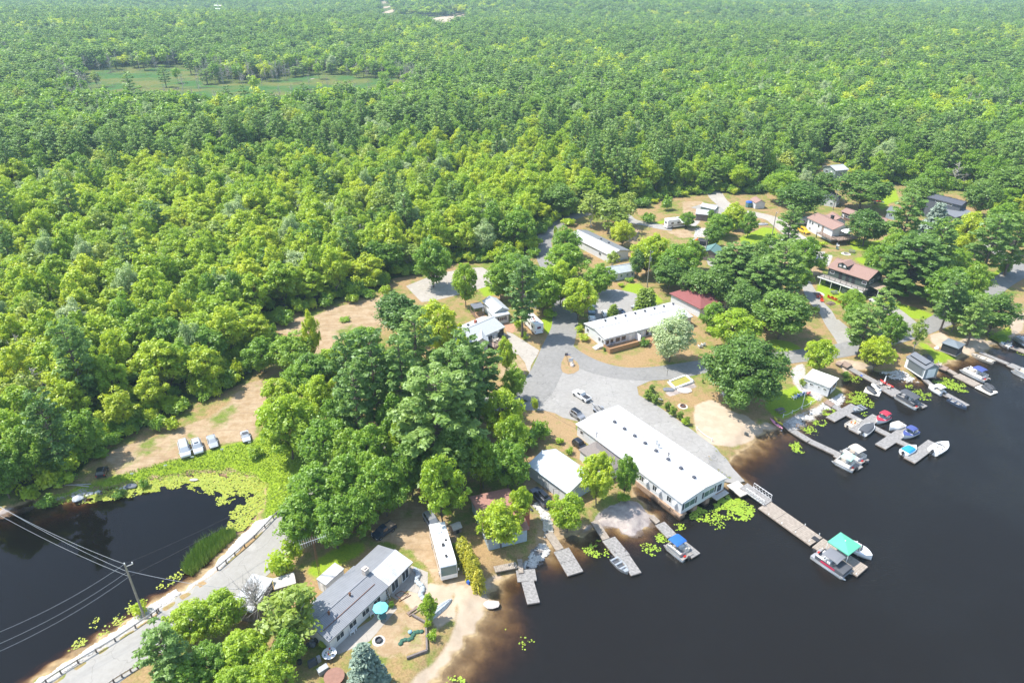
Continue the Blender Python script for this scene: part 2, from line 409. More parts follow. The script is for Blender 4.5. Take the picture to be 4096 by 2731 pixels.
mpv = g.t.nodes.new('ShaderNodeMapping'); mpv.inputs['Rotation'].default_value = (0, 0, .75); mpv.inputs['Scale'].default_value = (.12, 1.5, 1); g.t.links.new(g.tc.outputs['Object'], mpv.inputs[0])
ruts = g.noise(1.3, 4, .7, mpv.outputs[0])
dirt = g.mix(g.ramp(g.m2('ADD', mid, g.m2('MULTIPLY', fine, .5)), .55, .95), (.31, .215, .12), (.41, .31, .20))
gravel = g.mix(g.ramp(fine, .35, .65), (.30, .27, .24), (.52, .49, .45))
rock = g.mix(g.ramp(mid, .35, .65), (.26, .22, .20), (.42, .36, .32))
def jit(a, amt=1.6):
    return g.m2('ADD', g.attr(a), g.m2('MULTIPLY', g.m2('SUBTRACT', g.m2('ADD', g.m2('MULTIPLY', mid, .6), g.m2('MULTIPLY', fine, .4)), .5), amt * 3))
c = g.mix(g.ramp(jit('z_open'), -.6, .6), forest, opn)
c = g.mix(g.ramp(jit('z_lush', 1.0), -.4, .5), c, lush)
marsh = g.mix(g.ramp(g.noise(.03, 5, .6), .40, .62), (.055, .13, .028), (.14, .15, .04)); marsh = g.mix(g.ramp(g.noise(.05, 6, .75), .56, .62), marsh, (.05, .05, .03))
c = g.mix(g.ramp(jit('z_marsh', 3.0), -2, 2), c, marsh)
c = g.mix(g.ramp(jit('z_dirt', .9), -.3, .5), c, g.mix(g.m2('MULTIPLY', g.ramp(ruts, .52, .62), .45), g.mix(g.ramp(big, .54, .66), dirt, grass), (.23, .165, .10)))
c = g.mix(g.ramp(jit('z_gravel', .5), -.2, .3), c, gravel)
c = g.mix(g.ramp(jit('z_sand', .35), -.3, .3), c, sand)
c = g.mix(g.ramp(jit('z_rock', .4), -.1, .3), c, rock)
# lake bed: sand and silt under the water line
geo = g.t.nodes.new('ShaderNodeNewGeometry'); sp = g.t.nodes.new('ShaderNodeSeparateXYZ'); g.t.links.new(geo.outputs['Position'], sp.inputs[0])
bed = g.mix(g.ramp(mid, .35, .7), (.24, .17, .09), (.44, .33, .18))
c = g.mix(g.ramp(sp.outputs[2], .16, .02), c, bed)
g.t.links.new(c, g.b.inputs['Base Color']); g.b.inputs['Roughness'].default_value = .95; g.b.inputs['Specular IOR Level'].default_value = .1
g.bump(g.m2('ADD', g.m2('MULTIPLY', fine, .7), g.m2('MULTIPLY', grit, .3)), .55, .12)
me.materials.append(g.m)
gob = bpy.data.objects.new('ground', me); COL.objects.link(gob)
tag(gob, 'dry lawns, sand, dirt and forest floor around the lake', 'ground', kind='structure')

# ------------------------------------------------------------ water
def water_mat(name, absorb, dens, bscale, bst, bdist=.12, turb=.16):
    m = bpy.data.materials.new(name); m.use_nodes = True; t = m.node_tree; t.nodes.clear()
    out = t.nodes.new('ShaderNodeOutputMaterial')
    gl = t.nodes.new('ShaderNodeBsdfGlossy'); gl.inputs['Roughness'].default_value = .04
    tr = t.nodes.new('ShaderNodeBsdfTransparent'); fr = t.nodes.new('ShaderNodeFresnel'); fr.inputs[0].default_value = 1.33
    tc = t.nodes.new('ShaderNodeTexCoord'); mp = t.nodes.new('ShaderNodeMapping'); mp.inputs['Rotation'].default_value = (0, 0, math.radians(30)); mp.inputs['Scale'].default_value = (1, 2.2, 1)
    t.links.new(tc.outputs['Object'], mp.inputs[0])
    n = t.nodes.new('ShaderNodeTexNoise'); n.inputs['Scale'].default_value = bscale; n.inputs['Detail'].default_value = 1.5
    n2 = t.nodes.new('ShaderNodeTexNoise'); n2.inputs['Scale'].default_value = .06
    t.links.new(mp.outputs[0], n.inputs['Vector']); t.links.new(tc.outputs['Object'], n2.inputs['Vector'])
    mr = t.nodes.new('ShaderNodeMapRange'); mr.inputs[1].default_value = .42; mr.inputs[2].default_value = .62; mr.inputs[3].default_value = .12; mr.inputs[4].default_value = 1
    t.links.new(n2.outputs[0], mr.inputs[0])
    mu = t.nodes.new('ShaderNodeMath'); mu.operation = 'MULTIPLY'; t.links.new(n.outputs[0], mu.inputs[0]); t.links.new(mr.outputs[0], mu.inputs[1])
    bp = t.nodes.new('ShaderNodeBump'); bp.inputs['Strength'].default_value = bst; bp.inputs['Distance'].default_value = bdist
    t.links.new(mu.outputs[0], bp.inputs['Height'])
    t.links.new(bp.outputs[0], gl.inputs['Normal']); t.links.new(bp.outputs[0], fr.inputs['Normal'])
    df = t.nodes.new('ShaderNodeBsdfDiffuse'); df.inputs[0].default_value = (.070, .060, .050, 1); md = t.nodes.new('ShaderNodeMixShader'); md.inputs[0].default_value = turb
    t.links.new(tr.outputs[0], md.inputs[1]); t.links.new(df.outputs[0], md.inputs[2])
    mx = t.nodes.new('ShaderNodeMixShader'); t.links.new(fr.outputs[0], mx.inputs[0]); t.links.new(md.outputs[0], mx.inputs[1]); t.links.new(gl.outputs[0], mx.inputs[2])
    t.links.new(mx.outputs[0], out.inputs[0])
    va = t.nodes.new('ShaderNodeVolumeAbsorption'); va.inputs[0].default_value = (*absorb, 1); va.inputs[1].default_value = dens
    t.links.new(va.outputs[0], out.inputs['Volume'])
    return m
def water(name, pg, m, label):
    cx = sum(p[0] for p in pg) / len(pg); cy = sum(p[1] for p in pg) / len(pg)
    big_ = []
    n = len(pg)
    for i in range(n):                                # grown a few metres under the banks
        a = Vector(pg[i - 1]); b_ = Vector(pg[i]); c_ = Vector(pg[(i + 1) % n])
        e = (b_ - a).normalized() + (c_ - b_).normalized()
        nn = Vector((e.y, -e.x)).normalized()
        q = b_ + nn * 2.2
        if sdist(np.array([q.x]), np.array([q.y]), pg)[0] > 0: q = b_ - nn * 2.2
        big_.append((q.x, q.y))
    bm = bmesh.new()
    bm.faces.new([bm.verts.new((x, y, 0)) for x, y in big_])
    ext = bmesh.ops.extrude_face_region(bm, geom=bm.faces[:])
    for v in [e for e in ext['geom'] if isinstance(e, bmesh.types.BMVert)]: v.co.z = -5
    bmesh.ops.triangulate(bm, faces=bm.faces[:]); bmesh.ops.recalc_face_normals(bm, faces=bm.faces)
    me = bpy.data.meshes.new(name); bm.to_mesh(me); bm.free(); me.materials.append(m)
    o = bpy.data.objects.new(name, me); COL.objects.link(o)
    return tag(o, label, 'water', kind='structure')
lake = water('lake_water', LAKE, water_mat('lake_water', (.56, .42, .22), 2.1, 2.0, .9), 'dark tea-coloured lake water with brown shallows')
pond = water('pond_water', POND, water_mat('pond_water', (.54, .40, .22), 2.2, .8, .10, .01, .06), 'still black pond water left of the causeway')

# ------------------------------------------------------------ roads and other paved sheets
def surf(name, c1, c2, sc=1.2, crack=False):
    g = NT(name)
    a = g.noise(sc, 6, .65); b = g.noise(18, 3, .7); e = g.noise(.12, 3, .5)
    c = g.mix(g.ramp(g.m2('ADD', g.m2('MULTIPLY', a, .6), g.m2('MULTIPLY', e, .4)), .35, .65), c1, c2)
    c = g.mix(g.m2('MULTIPLY', b, .3), c, tuple(k * .7 for k in c1))
    vo = g.t.nodes.new('ShaderNodeTexVoronoi'); vo.feature = 'DISTANCE_TO_EDGE'; vo.inputs['Scale'].default_value = .16
    ad = g.t.nodes.new('ShaderNodeMixRGB'); ad.blend_type = 'ADD'; ad.inputs[0].default_value = 1; nn = g.t.nodes.new('ShaderNodeTexNoise'); nn.inputs['Scale'].default_value = .5; g.t.links.new(g.tc.outputs['Object'], nn.inputs['Vector'])
    sc_ = g.t.nodes.new('ShaderNodeVectorMath'); sc_.operation = 'SCALE'; sc_.inputs['Scale'].default_value = 3.0; g.t.links.new(nn.outputs['Color'], sc_.inputs[0])
    g.t.links.new(g.tc.outputs['Object'], ad.inputs[1]); g.t.links.new(sc_.outputs[0], ad.inputs[2]); g.t.links.new(ad.outputs[0], vo.inputs['Vector'])
    c = g.mix(g.m2('MULTIPLY', g.ramp(vo.outputs['Distance'], .012, .0), .45), c, tuple(k * .45 for k in c1))
    c = g.mix(g.m2('MULTIPLY', g.ramp(g.noise(.35, 6, .7), .60, .66), .4), c, tuple(min(1, k * 1.25) for k in c2))
    g.t.links.new(c, g.b.inputs['Base Color']); g.b.inputs['Roughness'].default_value = .9; g.b.inputs['Specular IOR Level'].default_value = .2
    g.bump(b, .4, .03)
    return g.m
M_ASPH = surf('asphalt', (.215, .208, .195), (.275, .266, .25))
M_PALE = surf('pale_asphalt', (.30, .285, .255), (.35, .335, .305))
M_LOT = surf('parking_gravel', (.285, .272, .252), (.345, .332, .308))
M_CONC = surf('concrete', (.35, .315, .27), (.42, .385, .335))
M_DRIVE = surf('driveway_gravel', (.35, .315, .275), (.44, .405, .355))
def catmull(pts, step=1.2):
    pts = [Vector(p) for p in pts]; pts = [2 * pts[0] - pts[1]] + pts + [2 * pts[-1] - pts[-2]]
    out = []
    for i in range(1, len(pts) - 2):
        p0, p1, p2, p3 = pts[i - 1:i + 3]; n = max(2, int((p2 - p1).length / step))
        for j in range(n):
            t = j / n
            out.append(.5 * ((2 * p1) + (p2 - p0) * t + (2 * p0 - 5 * p1 + 4 * p2 - p3) * t * t + (3 * p1 - p0 - 3 * p2 + p3) * t ** 3))
    return out + [pts[-2]]
def ribbon(name, t, pts, w0, w1, m, lift, label, cat='road'):
    cl = catmull([P(t, a, b).xy for a, b in pts]); n = len(cl); vs = []; fs = []
    for i, p in enumerate(cl):
        d = (cl[min(i + 1, n - 1)] - cl[max(i - 1, 0)]).normalized(); nn = Vector((-d.y, d.x)); ww = w0 + (w1 - w0) * i / n
        ww += .25 * math.sin(i * .37 + w0)
        for k in range(7):
            q = p + nn * ww * (k / 6 - .5); vs.append((q.x, q.y, 0))
    for i in range(n - 1):
        for k in range(6): fs.append((i * 7 + k, i * 7 + k + 1, i * 7 + k + 8, i * 7 + k + 7))
    zs = np.maximum(height([v[0] for v in vs], [v[1] for v in vs]), .25) + lift
    vs = [(v[0], v[1], z) for v, z in zip(vs, zs)]
    o = MB().add(vs, fs).build(name, m); return tag(o, label, cat, kind='structure')
def sheet(name, pg, m, lift, label, cat='pavement', step=1.5, zmin=.25):
    bm = bmesh.new(); f = bm.faces.new([bm.verts.new((x, y, 0)) for x, y in pg])
    bmesh.ops.triangulate(bm, faces=bm.faces[:])
    xs = [p[0] for p in pg]; ys = [p[1] for p in pg]
    for a, lo, hi in ((0, min(xs), max(xs)), (1, min(ys), max(ys))):
        k = lo + step
        while k < hi:
            co = [0, 0, 0]; no = [0, 0, 0]; co[a] = k; no[a] = 1
            bmesh.ops.bisect_plane(bm, geom=bm.verts[:] + bm.edges[:] + bm.faces[:], plane_co=co, plane_no=no); k += step
    bm.verts.ensure_lookup_table()
    zs = np.maximum(height([v.co.x for v in bm.verts], [v.co.y for v in bm.verts]), zmin) + lift
    for v, z in zip(bm.verts, zs): v.co.z = z
    bmesh.ops.recalc_face_normals(bm, faces=bm.faces)
    if sum(f.normal.z for f in bm.faces) < 0: bmesh.ops.reverse_faces(bm, faces=bm.faces[:])
    me = bpy.data.meshes.new(name); bm.to_mesh(me); bm.free(); me.materials.append(m)
    o = bpy.data.objects.new(name, me); COL.objects.link(o)
    return tag(o, label, cat, kind='structure')
sheet('parking_lot', poly('o', [(1192,925),(1215,885),(1262,812),(1290,800),(1340,822),(1400,850),(1500,862),(1553,860),(1490,876),(1463,888),(1467,907),(1515,935),(1588,986),(1637,1022),(1672,1050),(1684,1068),(1712,1098),
  (1690,1104),(1640,1095),(1450,1010),(1330,968),(1285,957),(1246,943),(1205,942)]), M_LOT, .03, 'pale gravel parking lot beside the long white hall', step=.6)
ribbon('causeway_road', 'o', [(60,1660),(193,1568),(300,1492),(420,1412),(555,1318),(645,1234),(715,1140),(800,1052),(920,985),(1060,945),(1210,903)], 7.4, 6.0, M_PALE, .030, 'pale causeway road crossing between pond and lake')
ribbon('village_road', 'o', [(1205,918),(1232,893),(1257,850),(1277,806),(1291,770),(1298,743),(1297,700),(1280,650),(1258,605),(1249,575),(1249,552),(1259,532),(1276,518),(1299,506),(1337,492),(1400,480)], 7.6, 4.4, M_ASPH, .038, 'grey asphalt road leading up through the trees')
ribbon('shore_road', 'o', [(1282,790),(1315,818),(1365,842),(1430,857),(1500,858),(1560,851),(1620,841),(1710,832),(1800,822),(1870,813),(1940,803),(2060,772),(2150,742),(2210,708),(2268,672),(2330,630),(2400,592),(2500,560)], 5.6, 5.6, M_ASPH, .046, 'grey asphalt shore road curving right past the oak')
ribbon('gravel_lane', 'e', [(1190,170),(1235,250),(1330,330),(1440,385),(1600,410),(1790,455),(1900,530),(2010,620),(2110,690),(2180,830)], 6.0, 6.0, M_DRIVE, .030, 'white gravel lane behind the sheds')
ribbon('gravel_drive', 'e', [(100,330),(250,420),(330,480),(500,515),(640,545),(760,560)], 4.2, 5.0, M_PALE, .032, 'grey gravel drive to the striped motorhome')
ribbon('concrete_drive', 'o', [(1845,640),(1872,690),(1895,715),(1912,745),(1935,775),(1950,800)], 3.4, 4.0, M_PALE, .034, 'pale drive running down from the green house')
ribbon('side_drive', 'o', [(1915,735),(1940,755),(1950,770)], 2.6, 2.6, M_PALE, .036, 'narrow pale drive beside the planted strip')
ribbon('sandy_drive', 'n', [(190,90),(330,190),(450,300),(560,400),(600,440)], 4.6, 5.4, M_PALE, .034, 'pale drive beside the green lawn')
ribbon('lane_right', 'f', [(1850,900),(1960,980),(2100,1090),(2230,1190),(2300,1260)], 3.0, 4.5, M_PALE, .034, 'pale lane descending through the right woods')
bpy.data.objects['lane_right'].name = 'woodland_lane'
sheet('motel_parking_lot', poly('c', [(1545,690),(1530,600),(1545,470),(1620,400),(1700,370),(1800,370),(1950,400),(2060,440),(2200,530),(2080,570)]), M_LOT, .022, 'gravel parking lot behind the white motel')
sheet('bungalow_driveway', poly('c', [(765,765),(830,790),(900,835),(1075,945),(1050,1000),(1000,1080),(985,1150),(962,1130),(940,1060),(880,985),(800,965),(690,1003),(672,985),(795,935),(790,880)]), M_CONC, .050, 'pale concrete driveway of the white bungalow')
sheet('ball_court', poly('o', [(932,657),(1000,630),(1060,618),(1090,615),(1108,614),(1157,644),(1106,662),(1040,680),(1000,690),(968,694)]), M_CONC, .018, 'pale worn ball court among the trees')
sheet('shed_lot', poly('e', [(940,690),(1000,650),(1170,740),(1290,780),(1230,840),(1180,960),(1130,940),(1100,860),(1040,800)]), M_PALE, .022, 'pale yard beside the black trailer')
sheet('upper_yard', poly('e', [(950,340),(1080,300),(1240,310),(1400,350),(1500,420),(1230,420),(1240,380),(1050,370)]), M_PALE, .024, 'grey gravel yard by the green shed')
sheet('right_car_park', poly('f', [(1200,950),(1340,970),(1480,1020),(1620,1030),(1580,1140),(1400,1180),(1180,1120)]), M_ASPH, .022, 'grey asphalt car park among the right trees')
sheet('patio_slab', poly('i', [(830,1185),(1270,905),(1440,700),(1540,790),(1250,1130),(920,1270)]), M_CONC, .020, 'pale concrete patio in front of the grey cottage')
sheet('terrace_slab', poly('i', [(1440,640),(1690,340),(1860,410),(1855,610),(1780,640),(1640,600),(1540,700)]), M_CONC, .024, 'sandy terrace at the end of the grey cottage')
sheet('red_stone_patio', poly('c', [(730,680),(830,672),(850,740),(830,780),(760,760)]), mat('red_paver', (.42, .24, .15), .9, .3, 2), .030, 'reddish stone patio between the white houses')

# dry-grass traffic island and dirt aprons laid over the paving
def dry_mat():
    g = NT('dry_grass'); a = g.noise(4.0, 5, .7); b = g.noise(.8, 4, .6)
    c = g.mix(g.ramp(a, .3, .7), (.25, .165, .08), (.38, .26, .13)); c = g.mix(g.m2('MULTIPLY', g.ramp(b, .55, .7), .6), c, (.17, .19, .045))
    g.t.links.new(c, g.b.inputs['Base Color']); g.b.inputs['Roughness'].default_value = .95; g.bump(a, .5, .08); return g.m
M_DRYG = dry_mat()
sheet('traffic_island', poly('c', [(1318,990),(1345,985),(1385,1020),(1430,1055),(1450,1090),(1448,1130),(1400,1160),(1345,1168),(1295,1150),(1278,1110),(1282,1060),(1300,1020)]), M_DRYG, .062, 'teardrop of dry grass where the roads split', 'island')
sheet('dry_apron', poly('b', [(200,345),(300,332),(420,335),(520,360),(590,400),(660,432),(712,452),(712,520),(800,640),(760,800),(640,760),(560,640),(440,560),(380,470),(280,420)]), M_DRYG, .045, 'dry grass apron beside the long hall', 'lawn', step=.8)
M_BARK = mat('bark', (.16, .125, .10), .95, .4, 3, bump=.4, bscale=8)
M_BIRCHB = mat('birch_bark', (.55, .52, .47), .9, .35, 4)
M_DEAD = mat('dead_wood', (.42, .38, .34), .95, .3, 3)
# ------------------------------------------------------------ buildings
M_WHITE = mat('white_siding', (.70, .71, .72), .6, .06, 1.5, wave=('Z', 2.2, .25))
M_TRIM = mat('white_trim', (.80, .80, .79), .5)
M_MEMB = mat('white_roof_membrane', (.56, .56, .56), .55, .22, .35, wave=('X', .35, .35))
M_METAL = mat('pale_blue_roof_metal', (.60, .67, .72), .4, .05, .6, wave=('X', 1.6, .3))
M_GREYMET = mat('grey_roof_metal', (.24, .25, .27), .45, .10, .8, wave=('X', 1.3, .5))
M_PALEMET = mat('weathered_white_roof_sheet', (.55, .56, .56), .6, .3, .9, wave=('X', 1.1, .6))
M_SHG = mat('grey_shingle', (.42, .44, .45), .9, .18, 5, bump=.5, bscale=10)
M_SHB = mat('brown_shingle', (.30, .19, .155), .9, .2, 5, bump=.5, bscale=10)
M_SHR = mat('maroon_shingle', (.25, .085, .08), .9, .2, 5, bump=.5, bscale=10)
M_SHRB = mat('red_brown_shingle', (.34, .18, .14), .9, .2, 5, bump=.5, bscale=10)
M_SHTAUPE = mat('taupe_shingle', (.22, .19, .17), .9, .2, 5, bump=.5, bscale=10)
M_SHD = mat('charcoal_shingle', (.085, .09, .11), .85, .2, 5, bump=.4, bscale=10)
M_SHM = mat('mid_grey_shingle', (.16, .17, .19), .85, .2, 5, bump=.4, bscale=10)
M_SHT = mat('teal_shingle', (.12, .22, .20), .9, .2, 5, bump=.4, bscale=10)
M_GREEN = mat('dark_green_siding', (.075, .10, .085), .7, .1, 2, wave=('Z', 2.6, .4))
M_SAGE = mat('sage_siding', (.26, .33, .31), .7, .1, 2, wave=('Z', 2.6, .4))
M_SLATE = mat('slate_siding', (.11, .12, .14), .7, .1, 2, wave=('Z', 2.6, .4))
M_BLUEG = mat('blue_grey_siding', (.36, .43, .47), .7, .1, 2, wave=('X', 3, .4))
M_BRICK = mat('red_brick', (.42, .13, .08), .9, .25, 9, bump=.4, bscale=16)
M_STONE = mat('pale_chimney_stone', (.55, .48, .43), .9, .35, 6, bump=.5)
M_GLASS = mat('window_glass', (.035, .045, .055), .08, spec=.8)
M_GLASSG = mat('green_window_glass', (.10, .16, .14), .08, spec=.8)
M_DKWIN = mat('dark_shutter', (.03, .035, .05), .5)
M_DARK = mat('dark_plastic', (.03, .03, .033), .6)
M_BLACK = mat('black_rubber', (.012, .012, .012), .8)
M_DECK = mat('cedar_deck', (.45, .26, .13), .8, .25, 2.5, wave=('X', 2.4, .5))
M_DECKG = mat('weathered_deck', (.34, .31, .28), .85, .3, 1.6, wave=('X', 2.0, .5))
M_DECKB = mat('brown_deck_boards', (.33, .24, .19), .85, .25, 1.6, wave=('X', 2.2, .5))
M_WOOD = mat('grey_barn_wood', (.24, .20, .185), .9, .35, 2, wave=('X', 3, .6))
M_CRIB = mat('crib_timber', (.42, .29, .20), .9, .3, 3, wave=('Z', 4, .6))
M_GALV = mat('galvanised_steel', (.55, .56, .57), .35, .1, 4, metal=.7)
M_RUST = mat('rusty_metal', (.20, .085, .045), .8, .4, 6)
M_IRON = mat('dark_iron', (.05, .05, .055), .5, metal=.3)
M_YELLOW = mat('yellow_siding', (.62, .52, .20), .7, .1, 2)
M_CONCB = mat('concrete_block', (.50, .47, .42), .9, .2, 4)
def solve(t, A, B, H, L=None):
    a = P(t, *A, LZ + H); b = P(t, *B, LZ + H); d = (b - a).xy
    ln = L or d.length; d.normalize()
    return a.xy, d, ln, math.atan2(d.y, d.x)
class House: pass
def house(name, label, cat, t, A, B, W, H, roof='gx', rise=1.2, oh=.35, wm=None, rm=None, L=None, base=0.0, found=None, group=None, th=.16, parent=None, lz=LZ, roofname='roof'):
    a, d, ln, rz = solve(t, A, B, H, L)
    n = Vector((-d.y, d.x))
    c = a + d * ln / 2 + n * W / 2
    h = House(); h.L = ln; h.W = W; h.H = H; h.w2 = W / 2 - oh; h.l2 = ln / 2 - oh; h.rz = rz; h.rise = rise; h.roofkind = roof
    if parent is None:
        h.root = empty(name, (c.x, c.y, lz), rz, label, cat, group); off = Vector((0, 0, 0)); lr = 0
    else:
        h.root = parent.root; M = parent.root.matrix_basis.inverted(); off = M @ Vector((c.x, c.y, lz)); lr = rz - parent.rz
    h.off = off; h.lr = lr
    wm = wm or M_WHITE; rm = rm or M_SHG
    l2, w2 = h.l2, h.w2
    wb = MB(); hw = H - th - .02; z0 = base
    if roof in ('gx', 'gy'):
        hx = (W / 2 if roof == 'gx' else ln / 2); wx = (w2 if roof == 'gx' else l2); lx = (l2 if roof == 'gx' else w2)
        e = hw + rise * (oh / hx); p_ = hw + rise
        sec = lambda x: [(x, -wx, z0), (x, wx, z0), (x, wx, e), (x, 0, p_), (x, -wx, e)]
        rs = lambda x: [(x, -hx, H), (x, 0, H + rise), (x, hx, H), (x, hx, H - th), (x, 0, H + rise - th), (x, -hx, H - th)]
        R_ = ln / 2 if roof == 'gx' else W / 2
        s1, s2 = [sec(-lx), sec(lx)], [rs(-R_), rs(R_)]
        if roof == 'gy':
            s1 = [[(y, x, z) for x, y, z in q] for q in s1]; s2 = [[(y, x, z) for x, y, z in q] for q in s2]
        wb.loft(s1); rb = MB().loft(s2)
        h.ridge = H + rise
        if roof == 'gx': rb.box((0, 0, H + rise + .03), (ln + .04, .3, .05))
        else: rb.box((0, 0, H + rise + .03), (.3, W + .04, .05))
    elif roof == 'hip':
        wb.box((0, 0, (z0 + hw) / 2), (2 * l2, 2 * w2, hw - z0)); rb = MB(); k = max(0, ln / 2 - W / 2); k2 = max(0, W / 2 - ln / 2)
        for z_, s_ in ((0, 1), (-th, 1)):
            pass
        v = [(-ln / 2, -W / 2, H), (ln / 2, -W / 2, H), (ln / 2, W / 2, H), (-ln / 2, W / 2, H), (-k, -k2, H + rise), (k, k2, H + rise)]
        v += [(x, y, H - th) for x, y, z in v[:4]]
        rb.add(v, [(0, 1, 5, 4), (1, 2, 5), (2, 3, 4, 5), (3, 0, 4), (9, 8, 7, 6), (0, 6, 7, 1), (1, 7, 8, 2), (2, 8, 9, 3), (3, 9, 6, 0)])
    else:
        sl = rise                                     # 'shed': front low, back high
        wb.add([(-l2, -w2, z0), (l2, -w2, z0), (l2, w2, z0), (-l2, w2, z0), (-l2, -w2, hw), (l2, -w2, hw), (l2, w2, hw + sl * .93), (-l2, w2, hw + sl * .93)],
               [(3, 2, 1, 0), (4, 5, 6, 7), (0, 1, 5, 4), (1, 2, 6, 5), (2, 3, 7, 6), (3, 0, 4, 7)])
        rb = MB().loft([[(x, -W / 2, H), (x, W / 2, H + sl), (x, W / 2, H + sl - th), (x, -W / 2, H - th)] for x in (-ln / 2, ln / 2)])
    h.parts = []
    def put(o):
        o.location = off; o.rotation_euler = (0, 0, lr); return o
    h.put = put
    h.wall = put(wb.build('wall', wm, h.root)); h.roof = put(rb.build(roofname, rm, h.root))
    if found: put(MB().box((0, 0, (z0 - .5) / 2 + .02), (2 * l2 - .06, 2 * w2 - .06, z0 + .5)).build('foundation', found, h.root))
    return h
def wpos(h, side, s, z, out=0.0):
    if side == 'f': return Vector((s, -h.w2 - out, z)), 0
    if side == 'b': return Vector((s, h.w2 + out, z)), math.pi
    if side == 'l': return Vector((-h.l2 - out, s, z)), -math.pi / 2
    return Vector((h.l2 + out, s, z)), math.pi / 2
def window(h, side, s, w_, hh, z, shut=False, bars=1, glass=None, frame=None, name='window'):
    p, r = wpos(h, side, s, z)
    fb = MB(); t = .07; dp = .07
    for sx in (-1, 1): fb.box((sx * (w_ / 2 - t / 2), -dp / 2, 0), (t, dp, hh))
    for sz in (-1, 1): fb.box((0, -dp / 2 - .002, sz * (hh / 2 - t / 2)), (w_ - 2 * t, dp, t))
    for k in range(bars): fb.box((-w_ / 2 + w_ * (k + 1) / (bars + 1), -dp / 2 + .004, 0), (.05, dp - .012, hh - 2 * t))
    M = Matrix.Translation(h.off) @ Matrix.Rotation(h.lr, 4, 'Z') @ Matrix.Translation(p) @ Matrix.Rotation(r, 4, 'Z')
    f = fb.build(name, frame or M_TRIM, h.root); f.matrix_basis = M
    MB().box((0, -.022, 0), (w_ - 2 * t + .01, .036, hh - 2 * t + .01)).build('pane', glass or M_GLASS, f)
    if shut:
        for sx in (-1, 1):
            q = MB().box((sx * (w_ / 2 + .22), -.03, 0), (.36, .05, hh)).build('shutter', M_DKWIN, h.root); q.matrix_basis = M
    return f
def door(h, side, s, w_=.95, hh=2.05, z0=.05, m=None, name='door', knob=True):
    p, r = wpos(h, side, s, z0 + hh / 2)
    M = Matrix.Translation(h.off) @ Matrix.Rotation(h.lr, 4, 'Z') @ Matrix.Translation(p) @ Matrix.Rotation(r, 4, 'Z')
    b = MB().box((0, -.03, 0), (w_, .06, hh)).box((0, -.035, hh * .22), (w_ * .6, .085, hh * .35))
    o = b.build(name, m or M_TRIM, h.root); o.matrix_basis = M
    if knob: MB().ball((w_ * .38, -.09, -.05), .045, n=6, m=4).build('handle', M_GALV, o)
    return o
def part(h, mb, name, m, smooth=False):
    return h.put(mb.build(name, m, h.root, smooth))
def vent(h, x, y, z, m=None, r=.26):
    o = MB().tube((x, y, z), (x, y, z + .22), r * .7, r * .7, 8).box((x, y, z + .34), (r * 2, r * 2, .24))
    return part(h, o, 'roof_vent', m or M_SHD)
def railing(pts, z, hgt=1.0, posts=1.6, balu=.35):
    b = MB()
    for p, q in zip(pts, pts[1:]):
        p = Vector((*p, z)); q = Vector((*q, z)); d = q - p; n = max(1, round(d.length / posts))
        for k in range(n + 1):
            c = p + d * k / n; b.box(c + Vector((0, 0, hgt / 2)), (.09, .09, hgt))
        a = math.atan2(d.y, d.x); m_ = (p + q) / 2
        for zz in (hgt - .04, .14): b.box(m_ + Vector((0, 0, zz)), (d.length, .06, .06), rz=a)
        if balu:
            k = max(1, int(d.length / balu))
            for j in range(1, k):
                c = p + d * j / k; b.box(c + Vector((0, 0, hgt / 2 + .03)), (.035, .035, hgt - .2))
    return b
# --- the long white waterfront hall
hall = house('long_hall', 'long white waterfront hall with dark roof vents standing on timber cribs', 'building', 'b', (712,455), (1718,1203), 11.1, 2.75, 'gx', .55, .25, M_WHITE, M_MEMB)
for k in range(8):
    x = -hall.L / 2 + 5.6 + k * 2.72 - (.0 if k < 5 else -.25 * (k - 4)); vent(hall, x - 1.0, .2, 3.22)
part(hall, MB().tube((4.0, 1.2, 3.1), (4.0, 1.2, 4.0), .06).box((4.0, 1.2, 3.75), (.4, .06, .06)), 'vent_pipe', M_IRON)
part(hall, MB().tube((1.2, 1.6, 3.1), (1.2, 1.6, 3.8), .12).ball((1.2, 1.6, 3.9), .2, n=8, m=4), 'exhaust_cowl', M_GALV)
part(hall, MB().tube((.3, 2.0, 3.1), (.3, 2.0, 3.8), .12).ball((.3, 2.0, 3.9), .2, n=8, m=4), 'exhaust_cowl', M_GALV)
part(hall, MB().box((0, -5.55, 2.62), (hall.L, .06, .2)).box((0, 5.55, 2.62), (hall.L, .06, .2)), 'fascia', M_TRIM)
for s, w_, hh in ((-12.0, .9, .9),): window(hall, 'f', s, w_, hh, 1.5, bars=0)
for s in (4.2, 7.3, 10.6): window(hall, 'f', s, 1.05, 1.25, 1.35, bars=1)
for s in (1.9, 5.4, 8.4, 12.0):
    part(hall, MB().box((s, -hall.w2 - .28, 1.5), (.7, .5, .5)).box((s, -hall.w2 - .535, 1.5), (.5, .02, .34)), 'air_conditioner', M_TRIM)
for s in (-3.4, 1.4): window(hall, 'r', s, 2.6, 1.3, 1.45, shut=True, bars=1, glass=M_GLASSG)
window(hall, 'r', 4.0, 1.3, 1.7, 1.2, bars=0); 
part(hall, MB().box((-8.2, -hall.w2 - .08, 2.4), (.25, .12, .25)).tube((-8.0, -5.2, 2.7), (-8.0, -5.2, 4.0), .045).box((-7.8, -5.2, 3.8), (.05, .9, .05)), 'service_mast', M_IRON)
